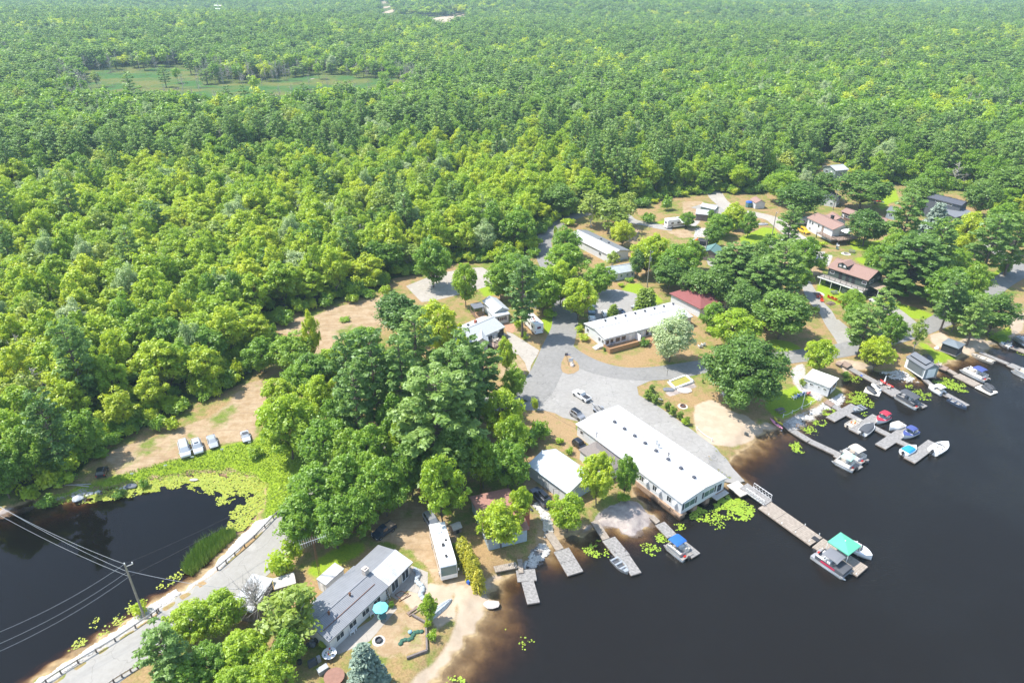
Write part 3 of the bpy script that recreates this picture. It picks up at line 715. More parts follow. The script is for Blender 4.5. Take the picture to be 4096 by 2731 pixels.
part(hall, MB().box((5.5, -4.9, -.62), (16, 1.1, 1.3)).box((9.9, -5.0, -.1), (2.6, 1.4, .34)).box((12.9, -5.0, -.1), (1.5, 1.6, .34)).box((13.0, -1.9, -.65), (1.0, 1.0, 1.5)).box((13.0, 1.2, -.65), (1.0, 1.0, 1.5)).box((13.1, 4.3, -.65), (1.0, 2.2, 1.5)), 'crib', M_CRIB)
part(hall, MB().box((13.9, 3.9, .0), (1.2, 3.2, .16)), 'side_landing', M_CONCB)
# hip-roofed annex
ax = house('annex', 'small white annex with a taupe hip roof against the long hall', 'building', 'b', (737,697), (1010,915), 4.3, 2.35, 'hip', .95, .25, M_WHITE, M_SHTAUPE)
window(ax, 'f', -1.5, .9, .9, 1.4); door(ax, 'l', -.3); window(ax, 'f', 1.8, .9, .9, 1.4)
# boat garage
bg = house('boat_garage', 'white boat garage with a pale blue metal gable roof', 'garage', 'b', (256,838), (560,1060), 6.9, 2.7, 'gx', 1.25, .3, M_WHITE, M_METAL, L=10.2)
part(bg, MB().box((bg.l2 + .03, .2, 1.2), (.07, 3.0, 2.3)), 'garage_door', M_BLUEG); window(bg, 'l', 1.5, .9, .9, 1.5)
for s in (-.6, 2.0): part(bg, MB().tube((s, -bg.w2 - .6, 0), (s, -bg.w2 - .6, 1.9), .035).tube((s, -bg.w2 - .6, 1.9), (s + .7, -bg.w2 - .05, 2.1), .03), 'hanging_bracket', M_IRON)
part(bg, MB().box((0, -bg.w2 - .04, 2.46), (bg.L, .1, .1)), 'gutter', M_IRON)
# grey cottage
gc = house('grey_cottage', 'long low cottage with a ribbed grey metal roof beside the lakeside patio', 'house', 'i', (825,1140), (1445,562), 6.9, 2.45, 'gx', .75, .3, M_WHITE, M_GREYMET)
gc2 = house('', '', '', 'i', (1445,562), (1698,308), 6.7, 2.33, 'gx', .74, .3, mat('beige_stucco', (.45, .41, .36), .9, .15, 3), M_GREYMET, parent=gc, roofname='rear_roof')
part(gc2, MB().loft([[(x, -3.40, 2.37), (x, -.1, 3.12), (x, -.1, 3.16), (x, -3.40, 2.42)] for x in (-gc2.L / 2 + .1, gc2.L / 2 + .05)]), 'translucent_roof_sheets', M_PALEMET)
part(gc, MB().box((gc.L / 2 - .5, .4, 3.3), (.75, .75, 1.6)).box((gc.L / 2 - .5, .4, 4.13), (.85, .85, .08)).box((gc.L / 2 - .5, .4, 4.25), (.5, .3, .16)), 'chimney', M_STONE)
for x in (-2.8, 1.0): part(gc, MB().tube((x, -.6, 3.0), (x, -.6, 3.45), .13).ball((x, -.6, 3.5), .2, n=8, m=4), 'roof_vent', M_RUST)
part(gc, MB().box((-.2, -1.8, 2.88), (9.5, .06, .06)), 'lightning_cable', M_RUST)
for s in (-1.1, 1.2): window(gc2, 'f', s, 1.5, 1.95, 1.05, bars=1, name='patio_door')
for s in (-3.5, -1.2, 1.2, 3.4): window(gc, 'f', s, 1.4, 1.1, 1.35, bars=1)
part(gc, MB().tube((-2.0, -3.35, 2.2), (gc.l2, -3.35, 2.2), .03), 'gutter', M_TRIM)
# patio cover behind the cottage
sh = house('white_roof_shed', 'small shed with a flat white roof behind the grey cottage', 'shed', 'i', (790,545), (985,370), 1.9, 2.0, 'shed', .15, .1, M_WHITE, M_MEMB)
door(sh, 'l', 0, .7, 1.7)
# red-brown cottage under the maple
rb_ = house('brown_roof_cottage', 'pale blue cottage with a red-brown roof and brick chimney half hidden by a maple', 'cottage', 'u', (362,402), (700,1200), 6.9, 2.8, 'gy', .95, .3, M_BLUEG, M_SHRB)
part(rb_, MB().box((2.2, 4.0, 2.2), (.75, .75, 4.4)).box((2.2, 4.0, 4.45), (.9, .9, .1)), 'chimney', M_BRICK); window(rb_, 'f', -2, 1.1, 1, 1.5); window(rb_, 'f', 2, 1.1, 1, 1.5); window(rb_, 'r', 0, 1.6, 1.1, 1.5)
# bungalow
bu = house('bungalow', 'white bungalow with a pale grey shingle roof, dark garage door and corner deck', 'house', 'c', (385,890), (755,722), 8.2, 2.7, 'gx', 1.35, .35, M_WHITE, M_SHG)
part(bu, MB().box((bu.l2 - .9, -bu.w2 - .02, 1.15), (2.0, .07, 2.2)), 'garage_door', M_DARK)
window(bu, 'f', 1.2, 2.3, 1.25, 1.45, bars=2); window(bu, 'f', -4.4, 1.9, 1.1, 1.5, bars=1)
part(bu, MB().box((bu.l2 - 4.6, 1.2, 4.0), (.55, .55, .8)), 'chimney', M_BRICK); vent(bu, -.8, 1.4, 3.6)
part(bu, MB().ball((bu.l2 - 2.2, -bu.w2 - .5, 2.5), .42, 1, .25, 1, n=10, m=5), 'satellite_dish', M_TRIM)
bu2 = house('', '', '', 'c', (478,868), (600,862), 4.6, 2.35, 'gy', 1.0, .3, M_WHITE, M_SHG, parent=bu, roofname='porch_roof'); bu2.L
window(bu2, 'f', 0, 1.2, 1.1, 1.35)
bu3 = house('', '', '', 'c', (262,965), (432,925), 7.0, 2.6, 'gy', 1.0, .35, M_WHITE, M_SHG, parent=bu, roofname='wing_roof')
window(bu3, 'f', 0, 2.3, 1.25, 1.35, shut=True, bars=3)
dk = MB(); bl = bu.l2
dk.box((1.9, -bu.w2 - 1.75, .72), (4.4, 3.5, .14)); part(bu, dk, 'deck', M_DECKB); part(bu, MB().box((1.9, -bu.w2 - 3.45, .3), (4.3, .06, .75)), 'deck_skirt', M_DECKB)
part(bu, railing([(-.2, -bu.w2 - 3.45), (4.05, -bu.w2 - 3.45), (4.05, -bu.w2 - .2)], .79, .95), 'railing', M_IRON)
# small white house above
sm = house('small_house', 'small white house with a grey hip gable roof above the bungalow', 'house', 'c', (645,632), (800,598), 4.2, 2.5, 'shed', .55, .3, M_WHITE, M_SHG)
window(sm, 'f', .2, 1.7, 1.05, 1.4, bars=2, shut=True)
sm2 = house('', '', '', 'c', (655,590), (797,560), 8.0, 2.9, 'gy', 1.0, .3, M_WHITE, M_SHG, parent=sm, roofname='main_roof')
dk = MB().box((-3.4, 3.6, .5), (3.0, 5.4, .14)); part(sm, dk, 'deck', M_DECK); part(sm, railing([(-2.0, .9), (-4.9, .9), (-4.9, 6.2)], .57, .9, balu=.3), 'railing', M_DECKB)
part(sm, MB().loft([[(x, 4.0, 2.7), (x, 6.6, 3.0), (x, 6.6, 3.08), (x, 4.0, 2.78)] for x in (-5.0, -2.0)]), 'canopy', M_SHM)
for x, y in ((-4.9, 4.1), (-2.2, 4.1), (-4.9, 6.5)): part(sm, MB().box((x, y, 1.6), (.12, .12, 2.2)), 'post', M_DECKB)
# motel
mo_ = house('motel', 'long white motel row with a flat white roof and cedar decks in front', 'motel', 'c', (1690,838), (2090,735), 9.3, 2.75, 'gx', .6, .3, M_WHITE, M_MEMB, L=26.6)
for k in range(8): vent(mo_, -mo_.L / 2 + 5.0 + k * 3.0, 2.6, 3.05, r=.22)
for s in (-12.2, -11.0, -9.3, -7.6): window(mo_, 'f', s, 1.05 if s < -10 else 1.4, 1.25, 1.55, bars=0)
for s in (-5.6, -2.0): door(mo_, 'f', s, .85)
for s in (-.6, 1.0, 2.4, 4.6, 7.0, 9.6): window(mo_, 'f', s, 1.1, 1.6, 1.35, bars=0)
for s in (-3.6, -2.2, 3.0): window(mo_, 'l', s, 1.0, 1.1, 1.5, bars=1)
part(mo_, MB().box((0, -4.62, 2.62), (mo_.L, .05, .18)), 'fascia', M_TRIM)
for x in (-3.9, 3.6, 10): part(mo_, MB().box((x, -mo_.w2 - .95, 1.25), (.1, 1.8, 1.9)), 'privacy_screen', M_TRIM)
mw = -mo_.w2
part(mo_, MB().box((-8.7, mw - 1.35, .42), (9.2, 2.7, .12)), 'deck', M_DECK)
part(mo_, MB().box((-8.7, mw - 2.72, .66), (9.2, .06, 1.3)).box((-13.3, mw - 1.35, .66), (.06, 2.7, 1.3)).box((-8.7, mw - 2.74, 1.34), (9.3, .14, .05)), 'deck_screen', M_DECK)
part(mo_, MB().box((-1.8, mw - 1.25, .42), (4.2, 2.5, .12)).box((2.9, mw - 1.6, .42), (5.0, 3.2, .12)), 'rear_deck', M_DECK)
part(mo_, MB().box((-1.8, mw - 2.75, .27), (2.4, .4, .12)).box((-1.8, mw - 3.15, .10), (2.4, .4, .12)).box((-1.8, mw - 3.75, -.0), (2.6, .9, .06)), 'steps', M_DECK)
part(mo_, railing([(-.5, mw - 3.1), (-.5, mw - 2.5)], .47, .8).box((4.0, mw - 3.1, .9), (2.4, .08, .5)), 'railing', M_DECK)
part(mo_, MB().box((-mo_.l2 - .7, -3.4, .3), (1.3, 1.5, .6)).box((-mo_.l2 - 1.6, -3.4, .2), (.5, 1.5, .4)).box((-mo_.l2 - 2.1, -3.4, .1), (.5, 1.5, .2)), 'side_steps', M_CONCB)
# white-roofed long building behind the trees
wr = house('white_roof_lodge', 'long lodge with a half white and half grey roof hidden behind trees', 'building', 'r', (990,505), (1372,695), 8.0, 2.7, 'gx', .9, .3, M_WHITE, M_MEMB, L=22)
wr.root.location += Vector((-wr.root.matrix_basis.to_3x3().col[0] * 3.4)); bpy.context.view_layer.update()
part(wr, MB().loft([[(x, .05, 3.64), (x, 4.02, 2.74), (x, 4.02, 2.80), (x, .05, 3.70)] for x in (-11.02, 11.02)]), 'grey_roof_slope', M_GREYMET)
for x in (0, 4): vent(wr, x, 1.2, 3.4)
window(wr, 'r', 0, 1.2, 1, 1.5); window(wr, 'f', 6, 1.2, 1, 1.5)
# small white cottage by the motel lot
wc = house('white_cottage', 'small white cottage with a pale grey metal roof above the motel lot', 'cottage', 'r', (1485,1003), (1832,945), 5.4, 2.35, 'gx', 1.3, .3, M_WHITE, mat('pale_grey_roof_sheet', (.46, .50, .52), .5, .12, 1, wave=('X', 2, .5)), found=M_CONCB)
for s in (-.5, 1.5, 3.2): window(wc, 'f', s, .8, .9, 1.3, bars=0, glass=M_GLASSG)
# maroon house
mh = house('maroon_roof_house', 'house under a broad maroon hip roof with a tall brick chimney among pines', 'house', 'e', (1050,1400), (1392,1292), 11.5, 2.8, 'hip', 2.1, .45, M_WHITE, M_SHR, L=13.0)
part(mh, MB().box((-2.6, .3, 4.9), (.6, .6, 2.6)).box((-2.6, .3, 6.22), (.8, .8, .1)).tube((-2.6, .3, 6.2), (-2.6, .3, 6.5), .2), 'chimney', M_BRICK); window(mh, 'f', 2, 1.6, 1.1, 1.5); door(mh, 'f', -1)
# brown-roofed white house with deck
bh = house('brown_roof_house', 'white house with a brown roof, raised deck and white canopy', 'house', 'f', (70,705), (345,835), 8.0, 4.3, 'gx', 1.3, .4, M_WHITE, M_SHB, lz=LZ)
for s, z in ((-5, 3.2), (-3.6, 3.2), (-.5, 3.2)): window(bh, 'f', s, .9, 1.1, z, bars=0)
door(bh, 'f', 1.6, .9, 2.0, 1.9, M_DECKB); window(bh, 'r', 1, 1.2, 1.1, 3.1); window(bh, 'f', -4.5, .9, .8, 1.1)
bh2 = house('', '', '', 'f', (345,745), (492,745), 6.5, 4.0, 'gy', 1.2, .35, M_WHITE, M_SHB, parent=bh, roofname='wing_roof')
part(bh, MB().box((-.2, .9, 5.9), (.8, .8, 1.0)).box((-.2, .9, 6.5), (1.3, 1.0, .12)), 'chimney', M_IRON)
part(bh, MB().box((bh.l2 - 1.0, -bh.w2 - 1.1, 1.75), (7.5, 2.2, .16)).box((bh.l2 + 2.0, .3, 1.75), (4.0, 8.4, .16)), 'deck', M_DECKB)
for x, y in ((bh.l2 - 4.5, -bh.w2 - 2.1), (bh.l2 + .2, -bh.w2 - 2.1), (bh.l2 + 3.9, -bh.w2), (bh.l2 + 3.9, 4.2), (bh.l2 + 3.9, .5)): part(bh, MB().box((x, y, .8), (.2, .2, 1.75)), 'post', M_IRON)
part(bh, railing([(bh.l2 - 4.7, -bh.w2 - 2.15), (bh.l2 + 2.7, -bh.w2 - 2.15), (bh.l2 + 3.9, -bh.w2 - .3), (bh.l2 + 3.9, 4.4)], 1.83, .95), 'railing', M_DECKB)
cn = empty('deck_canopy', bh.root.matrix_basis @ Vector((bh.l2 + 1.9, 1.0, 1.84)), bh.rz, 'white curved fabric canopy on the deck of the brown roofed house', 'canopy')
MB().loft([[(x, 2.0 * math.cos(math.pi * k / 8), 1.9 + .55 * math.sin(math.pi * k / 8)) for k in range(9)] + [(x, 1.95 * math.cos(math.pi * k / 8), 1.86 + .5 * math.sin(math.pi * k / 8)) for k in range(8, -1, -1)] for x in (-1.5, 1.5)]).build('fabric', M_TRIM, cn)
for x in (-1.4, 1.4):
    for y in (-1.9, 1.9): MB().box((x, y, .95), (.07, .07, 1.95)).build('post', M_IRON, cn)
# green house
gh = house('green_house', 'dark green two storey house with a brown roof, dormer and long balcony', 'house', 'f', (283,1224), (715,1366), 9.0, 5.0, 'gx', 1.75, .4, M_GREEN, M_SHB)
l2, w2 = gh.l2, -gh.w2
part(gh, MB().box((-.2, w2 - 1.4, 2.42), (gh.L + 1.2, 2.8, .2)), 'balcony', M_DECKG)
part(gh, MB().box((3.4, w2 - 1.3, 1.1), (5.6, 2.5, 2.3)), 'lower_storey', M_GREEN)
part(gh, MB().box((-.2, w2 - 2.84, 2.38), (gh.L + 1.3, .1, .34)), 'balcony_edge', M_TRIM)
part(gh, railing([(-gh.L / 2 - .6, w2 - 2.75), (gh.L / 2 + .3, w2 - 2.75), (gh.L / 2 + .3, w2)], 2.54, .95, balu=0), 'railing', M_IRON)
for x in (-5.9, -2.6, .2): part(gh, MB().box((x, w2 - 2.7, 1.15), (.12, .12, 2.3)), 'post', M_TRIM)
for s, w_ in ((-4.4, 1.2), (5.0, 1.3)): window(gh, 'f', s, w_, .8, 3.9, bars=0)
for s in (-1.9, .2, 1.9): door(gh, 'f', s, .95, 2.0, 2.56, M_DARK)
window(gh, 'r', -1.5, 2.0, 1.1, 3.9, bars=2); window(gh, 'r', 2.2, 1.0, .6, 4.1, bars=1)
q = MB().box((2.4, w2 - 2.58, 1.35), (1.5, .07, .8)); part(gh, q, 'window', M_GLASS)
dm = MB().add([(-3.7, -3.3, 5.35), (-1.0, -3.3, 5.35), (-1.0, .2, 6.5), (-3.7, .2, 6.5), (-3.7, -3.3, 6.75), (-1.0, -3.3, 6.75), (-2.35, -3.3, 7.3), (-2.35, .2, 7.3), (-3.7, .2, 6.75), (-1.0, .2, 6.75)],
  [(0, 1, 5, 6, 4), (0, 4, 8, 3), (1, 2, 9, 5), (3, 8, 7, 9, 2)]); dmo = part(gh, dm, 'dormer', M_GREEN)
dmo2 = MB().loft([[(-4.0, y, 6.68), (-2.35, y, 7.38), (-.7, y, 6.68), (-.7, y, 6.58), (-2.35, y, 7.28), (-4.0, y, 6.58)] for y in (-3.65, .6)]).build('dormer_roof', M_SHB, dmo)
for x in (-3.0, -1.7): MB().box((x, -3.32, 6.3), (.7, .08, .7)).box((x, -3.34, 6.3), (.5, .08, .5)).build('dormer_window', M_TRIM, dmo)
part(gh, MB().loft([[(l2 + .1, y, 3.0), (l2 + 3.0, y, 2.5), (l2 + 3.0, y, 2.4), (l2 + .1, y, 2.9)] for y in (-2.6, 1.6)]), 'porch_roof', mat('tan_roofing', (.42, .32, .24), .9, .2, 3))
part(gh, MB().box((l2 + 1.6, -2.5, .6), (2.6, .06, 1.2)).box((l2 + 2.9, -.5, .6), (.06, 4.0, 1.2)), 'porch_screen', M_IRON)
for y in (-2.5, -.5, 1.5): part(gh, MB().box((l2 + 2.9, y, 1.2), (.12, .12, 2.45)), 'porch_post', M_TRIM)
# dark two-tier house
dh = house('charcoal_house', 'large charcoal house with a two level dark roof in the right woods', 'house', 'f', (1285,545), (1625,705), 6.6, 4.2, 'shed', 1.4, .3, M_SLATE, M_SHM)
dh2 = house('', '', '', 'f', (1322,490), (1692,582), 5.0, 7.2, 'gx', 1.0, .4, M_SLATE, M_SHD, parent=dh, roofname='upper_roof')
window(dh, 'r', 0, 1.4, 1.2, 2.4); window(dh2, 'f', 0, 6, .7, 6.5, bars=3)
# small houses at right
th_ = house('sage_house', 'small sage green house with a grey roof high in the right woods', 'house', 'f', (238,170), (376,218), 7.0, 4.0, 'gy', 1.3, .4, M_SAGE, M_SHG)
window(th_, 'f', -1.5, 1.8, 1.3, 2.4, bars=2); door(th_, 'f', 1.3, .9, 2.0, 1.2, M_TRIM); part(th_, MB().box((0, -th_.w2 - 1, .9), (5.5, 2, .15)), 'porch', M_DECKG); window(th_, 'r', 0, 1.2, 1.2, 2.4)
tk = house('black_roof_cottage', 'white cottage with a black gable roof and stone front among the right trees', 'cottage', 'f', (205,505), (395,535), 7.0, 2.6, 'gy', 1.5, .35, M_WHITE, M_SHD)
window(tk, 'f', 1.2, .9, .9, 1.2); window(tk, 'f', -2, .9, .9, 1.2)
bs = house('brown_shed_house', 'low brown cabin with a pinkish brown roof behind the brown roof house', 'cabin', 'f', (425,640), (575,690), 5.0, 2.8, 'gx', .9, .4, mat('brown_boards', (.16, .09, .06), .8, .2, 3), M_SHB)
window(bs, 'f', 0, 2.2, .9, 1.5); door(bs, 'f', -2)
oc = house('orange_deck_cabin', 'brown roofed cabin with an orange stained deck behind the big pine', 'cabin', 'f', (770,745), (900,765), 5.0, 3.6, 'gx', 1.0, .35, M_WHITE, M_SHB)
part(oc, MB().box((0, -oc.w2 - 1.2, 1.3), (5, 2.4, .2)).box((0, -oc.w2 - 2.3, 1.7), (5, .08, .7)), 'deck', mat('orange_stain', (.50, .16, .04), .7, .15, 3)); window(oc, 'f', 0, 1.2, 1, 2.5)
for x in (-2.3, 2.3): part(oc, MB().box((x, -oc.w2 - 2.2, .6), (.2, .2, 1.3)), 'deck_post', M_DECK)
bc = house('blue_grey_cottage', 'pale blue cottage with a slate roof left of the charcoal house', 'cottage', 'f', (900,635), (1010,660), 6.0, 2.8, 'gx', 1.2, .3, M_BLUEG, M_SHM); window(bc, 'f', 0, 1.2, 1, 1.5)
# sheds
gs = house('green_shed', 'green shed with a pale grey roof by the gravel yard', 'shed', 'e', (1045,325), (1160,352), 3.4, 2.6, 'gx', .8, .25, M_SAGE, mat('pale_shed_roof', (.50, .53, .55), .6, .15, 2), L=6.2); door(gs, 'r', .5, .9, 1.9); window(gs, 'r', -1, .6, .7, 1.4)
ws = house('weathered_shed', 'weathered grey board shed with a flat tin roof beside the green shed', 'shed', 'e', (998,405), (1140,418), 4.6, 2.5, 'shed', .35, .2, M_WOOD, M_PALEMET, L=5.2); door(ws, 'f', 1.2, .9, 1.9, m=M_WOOD)
wg = house('white_garage', 'small white garage with a brown roof along the gravel lane', 'garage', 'e', (1565,255), (1680,330), 4.2, 2.3, 'gx', 1.1, .25, M_WHITE, M_SHB, L=5.0); door(wg, 'f', 0, 1.6, 2.0, knob=False); window(wg, 'f', -1.6, .6, .6, 1.4)
ts = house('teal_roof_shed', 'shed with a weathered teal roof peeking out between the pines', 'shed', 'e', (1230,835), (1335,710), 5.0, 2.6, 'gx', 1.2, .3, M_WOOD, M_SHT, L=6.5); door(ts, 'f', 0, .9, 1.9, m=M_SHB)
ys = house('yellow_shed', 'small yellow shed with a white door behind the big oak', 'shed', 'q', (1600,-30), (1745,-45), 3.4, 2.2, 'gx', .8, .2, M_YELLOW, M_SHM, L=4.0); door(ys, 'f', .5, 1.5, 1.9, knob=False)
hs_ = house('hidden_shed', 'small blue grey shed in the shade under the tall pines', 'shed', 'p', (1340,1310), (1440,1330), 2.8, 2.1, 'gx', .5, .2, M_BLUEG, M_SHM, L=3.0); door(hs_, 'f', 0, .7, 1.7)
rs_ = house('roadside_shed', 'open grey roofed shed beside the bare willow near the causeway', 'shed', 'i', (20,830), (165,600), 3.2, 2.3, 'shed', .4, .2, M_WOOD, M_PALEMET, L=6.0); door(rs_, 'f', 0, .9, 1.8, m=M_WOOD)
bt = house('tarp_store', 'low storage hut with a tan plywood roof behind the birch', 'shed', 'i', (255,590), (420,540), 2.0, 1.5, 'shed', .2, .1, M_WOOD, M_CONCB, L=3.0); door(bt, 'f', 0, .7, 1.3, m=M_WOOD)
lh = house('dog_house', 'tiny plywood kennel with a pitched roof beside the long motorhome', 'kennel', 'u', (60,1040), (140,1010), 1.5, 1.1, 'gx', .4, .1, M_WOOD, M_CONCB, L=1.6); door(lh, 'f', 0, .5, .7, m=M_DARK, knob=False)
gh_ = house('tree_cottage', 'narrow grey cottage wall showing between trunks beside the village road', 'cottage', 'c', (1050,470), (1110,440), 5.0, 2.9, 'gx', .9, .3, mat('mauve_siding', (.42, .38, .38), .8, .1, 2), M_SHG, L=6.0); window(gh_, 'f', 0, 1.0, 1.1, 1.5)
dst = house('distant_house', 'far grey roofed house rising above the pine forest', 'house', 't', (497,52), (540,52), 14, 12, 'gx', 6, 1, M_SLATE, M_SHM, lz=LZ + 2); window(dst, 'f', 0, 4, 3, 8)
dst2 = house('teal_cabin', 'teal roofed cabin glimpsed through the trees above the lane', 'cabin', 't', (722,745), (765,748), 9, 4, 'hip', 2, .4, M_WHITE, mat('pale_teal_roof', (.30, .42, .38), .8, .2, 2)); window(dst2, 'f', 0, 1.5, 1.2, 2)
# boathouses
bo = house('white_boathouse', 'low white boathouse with a stained flat roof on the gravel point', 'boathouse', 'd', (459,450), (690,536), 4.6, 2.5, 'shed', .25, .2, M_WHITE, mat('stained_white_roof', (.72, .71, .68), .7, .3, .8))
for s in (-2.1, -1.0, .6, 1.9): window(bo, 'f', s, .5 if s in (-2.1, .6) else .75, .6, 1.5, bars=1)
door(bo, 'r', -1.2, .8, 1.9, m=M_DKWIN); window(bo, 'r', .7, 1.7, 1.0, 1.45, bars=1, frame=M_DKWIN)
gb = house('grey_boathouse', 'grey boathouse with white doors and a lifted clerestory roof on the shore', 'boathouse', 'n', (500,888), (772,1062), 3.9, 2.5, 'gx', .95, .2, mat('grey_green_siding', (.22, .25, .26), .7, .1, 3), M_SHM, L=5.9)
part(gb, MB().loft([[(x, -1.35, 3.12), (x, -.02, 3.62), (x, -.02, 3.7), (x, -1.4, 3.2)] for x in (-2.5, 2.0)]), 'clerestory_roof', M_SHM)
part(gb, MB().box((-.25, -1.25, 2.99), (4.4, .08, .2)), 'clerestory_window', M_DARK)
for y in (-.55, .55): part(gb, MB().box((gb.l2 + .03, y, 1.15), (.06, 1.05, 2.2)), 'door', M_TRIM)
part(gb, MB().box((0, -gb.w2 - .04, .1), (5.5, .07, .2)).box((-2.4, -gb.w2 - .03, 1.2), (.7, .06, 2.1)).box((gb.l2 - .08, -gb.w2 - .045, 1.2), (.16, .08, 2.3)), 'corner_trim', M_TRIM)
part(gb, MB().box((.1, -gb.w2 - .03, 1.25), (3.9, .06, 1.5)), 'roll_shutter', mat('shutter_grey', (.15, .17, .18), .6, wave=('Z', 4, .4)))
# gazebo
gp = P('n', 1205, 805, LZ); gz = empty('gazebo', gp, math.radians(-52), 'dark screened gazebo with a grey tin pavilion roof near the small beach', 'gazebo')
r_ = 1.9
MB().add([(-r_, -r_, 2.2), (r_, -r_, 2.2), (r_, r_, 2.2), (-r_, r_, 2.2), (0, 0, 3.0), (-r_, -r_, 2.1), (r_, -r_, 2.1), (r_, r_, 2.1), (-r_, r_, 2.1)], [(0, 1, 4), (1, 2, 4), (2, 3, 4), (3, 0, 4), (8, 7, 6, 5), (0, 5, 6, 1), (1, 6, 7, 2), (2, 7, 8, 3), (3, 8, 5, 0)]).build('roof', mat('gazebo_tin', (.20, .23, .25), .5, wave=('X', 3, .3)), gz)
for x in (-1, 1):
    for y in (-1, 1): MB().box((x * 1.65, y * 1.65, 1.05), (.1, .1, 2.1)).build('post', M_IRON, gz)
for k in range(4):
    o = MB().box((0, -1.64, 1.0), (3.2, .03, 1.9)).build('screen', mat('dark_mesh', (.035, .035, .04), .8), gz); o.rotation_euler = (0, 0, k * math.pi / 2)
MB().box((0, 0, .06), (3.7, 3.7, .12)).build('floor', M_DECKG, gz)
# ------------------------------------------------------------ docks
M_PLANK = mat('weathered_planks', (.31, .295, .28), .9, .45, 2.2, wave=('X', 1.1, .8))
M_PLANKT = mat('tan_planks', (.36, .305, .25), .9, .35, 2.0, wave=('X', 1.1, .7))
M_BEAM = mat('dock_beam', (.26, .20, .155), .9, .3, 3)
M_FLOAT = mat('dock_float', (.08, .075, .07), .8)
def dock(name, label, t, segs, z=.42, m=None, cat='dock', group=None, post=True):
    """segs: (ax,ay,bx,by,width)[,z] centre lines of the dock sections"""
    m = m or M_PLANK
    a0 = P(t, segs[0][0], segs[0][1], z); root = empty(name, (a0.x, a0.y, 0), 0, label, cat, group)
    for k, sg in enumerate(segs):
        za = sg[5] if len(sg) > 5 else z; zb = sg[6] if len(sg) > 6 else za
        mm = sg[7] if len(sg) > 7 else m
        a = P(t, sg[0], sg[1], za); b = P(t, sg[2], sg[3], zb); d = b - a; L = d.length; W = sg[4]
        rz = math.atan2(d.y, d.x); ry = -math.asin((zb - za) / L); M = Matrix.Translation((a + b) / 2 - root.location + Vector((0, 0, .004 * k))) @ Matrix.Rotation(rz, 4, 'Z') @ Matrix.Rotation(ry, 4, 'Y')
        dk = MB(); n = max(1, round(L / 3.0))
        for j in range(n): dk.box((-L / 2 + L * (j + .5) / n, 0, -.03), (L / n - .05, W, .06))
        o = dk.build('deck', mm, root); o.matrix_basis = M
        fr = MB(); 
        for s in (-1, 1): fr.box((0, s * (W / 2 - .05), -.14), (L, .1, .16)); fr.box((s * (L / 2 - .05), 0, -.142), (.1, W - .2, .16))
        f = fr.build('edge_beam', M_BEAM, root); f.matrix_basis = M
        if post and min(za, zb) < .6:
            fl = MB()
            for j in range(n): fl.box((-L / 2 + L * (j + .5) / n, 0, -.36), (L / n * .6, W * .8, .3))
            g_ = fl.build('float', M_FLOAT, root); g_.matrix_basis = M
    return root
def bollards(root, pts, t, z=.42, m=None, r=.07, h=.45):
    for x, y in pts:
        p = P(t, x, y, z) - root.location; MB().tube((0, 0, -.2), (0, 0, h), r, r, 7).build('mooring_post', m or M_TRIM, root, loc=p)
dock('t_dock', 'short T shaped weathered dock nearest the sandy corner of the beach', 'j', [(265,722,285,845,2.9), (288,845,352,1075,1.85), (205,612,222,760,.75,.95,.6,M_PLANKT)])
dock('walkway', 'low plank walkway along the stones beside the maple cottage', 'j', [(-60,720,178,672,1.2,.95,.8)], m=M_PLANKT, post=False)
dock('wide_dock', 'wide grey float dock with a narrow tan ramp left of the rowboat', 'j', [(508,338,628,515,1.35,.95,.5,M_PLANKT), (640,515,790,765,2.6)])
d3 = dock('rowboat_dock', 'two section weathered dock with a tan ramp and the rowboat moored beside it', 'j', [(985,215,1110,405,1.3,.95,.5,M_PLANKT), (1135,400,1290,590,2.35), (1300,585,1425,770,1.75)])
bollards(d3, [(1200,548), (1308,530)], 'j', m=M_WOOD)
dock('blue_canopy_dock', 'narrow weathered dock running from the bare rock to the blue canopy pontoon', 'j', [(1580,160,1655,232,1.0,.8,.5,M_PLANKT), (1670,240,1800,375,1.9), (1805,378,2050,578,1.9)])
mp_ = dock('main_pier', 'long wide tan pier leading to the green canopy', 'm', [(1075,275,1565,622,3.1), (1578,632,2003,905,3.1)], m=M_PLANKT, z=.5)
bollards(mp_, [(1115,370),(1240,452),(1368,536),(1496,622),(1620,692),(1940,930),(1460,465),(1595,555)], 'm', z=.5, h=.2)
MB().box((0, 0, 0), (1.1, .9, .03)).build('floor_mat', M_DARK, mp_, loc=P('m',1560,598,.53) - mp_.location, rz=math.radians(-55))
ld = dock('pier_landing', 'concrete and plank landing at the corner of the long white hall', 'm', [(772,72,905,180,2.6,.8)], m=M_CONCB, post=False, cat='landing')
gw = dock('gangway', 'sloping aluminium gangway with white truss railings joining shore and pier', 'm', [(880,95,1115,262,2.2,.95,.62)], m=M_PLANK, post=False, cat='gangway')
a = P('m', 958, 125, .95); b = P('m', 1125, 240, .7); dd = (b - a); L = dd.length; nrm = Vector((-dd.y, dd.x, 0)).normalized()
for nm, o_ in (('railing', nrm * .45), ('railing', -nrm * 1.75)):
    rb = MB(); n = 6; base = a - gw.location + o_
    for k in range(n + 1): q = base + dd * k / n; rb.tube(q, q + Vector((0, 0, 1.0)), .035)
    for k in range(n): rb.tube(base + dd * k / n, base + dd * (k + 1) / n + Vector((0, 0, 1.0)), .022)
    rb.tube(base + Vector((0, 0, 1)), base + dd + Vector((0, 0, 1)), .04); rb.tube(base + Vector((0, 0, .1)), base + dd + Vector((0, 0, .1)), .03)
    rb.build('railing', M_TRIM, gw)
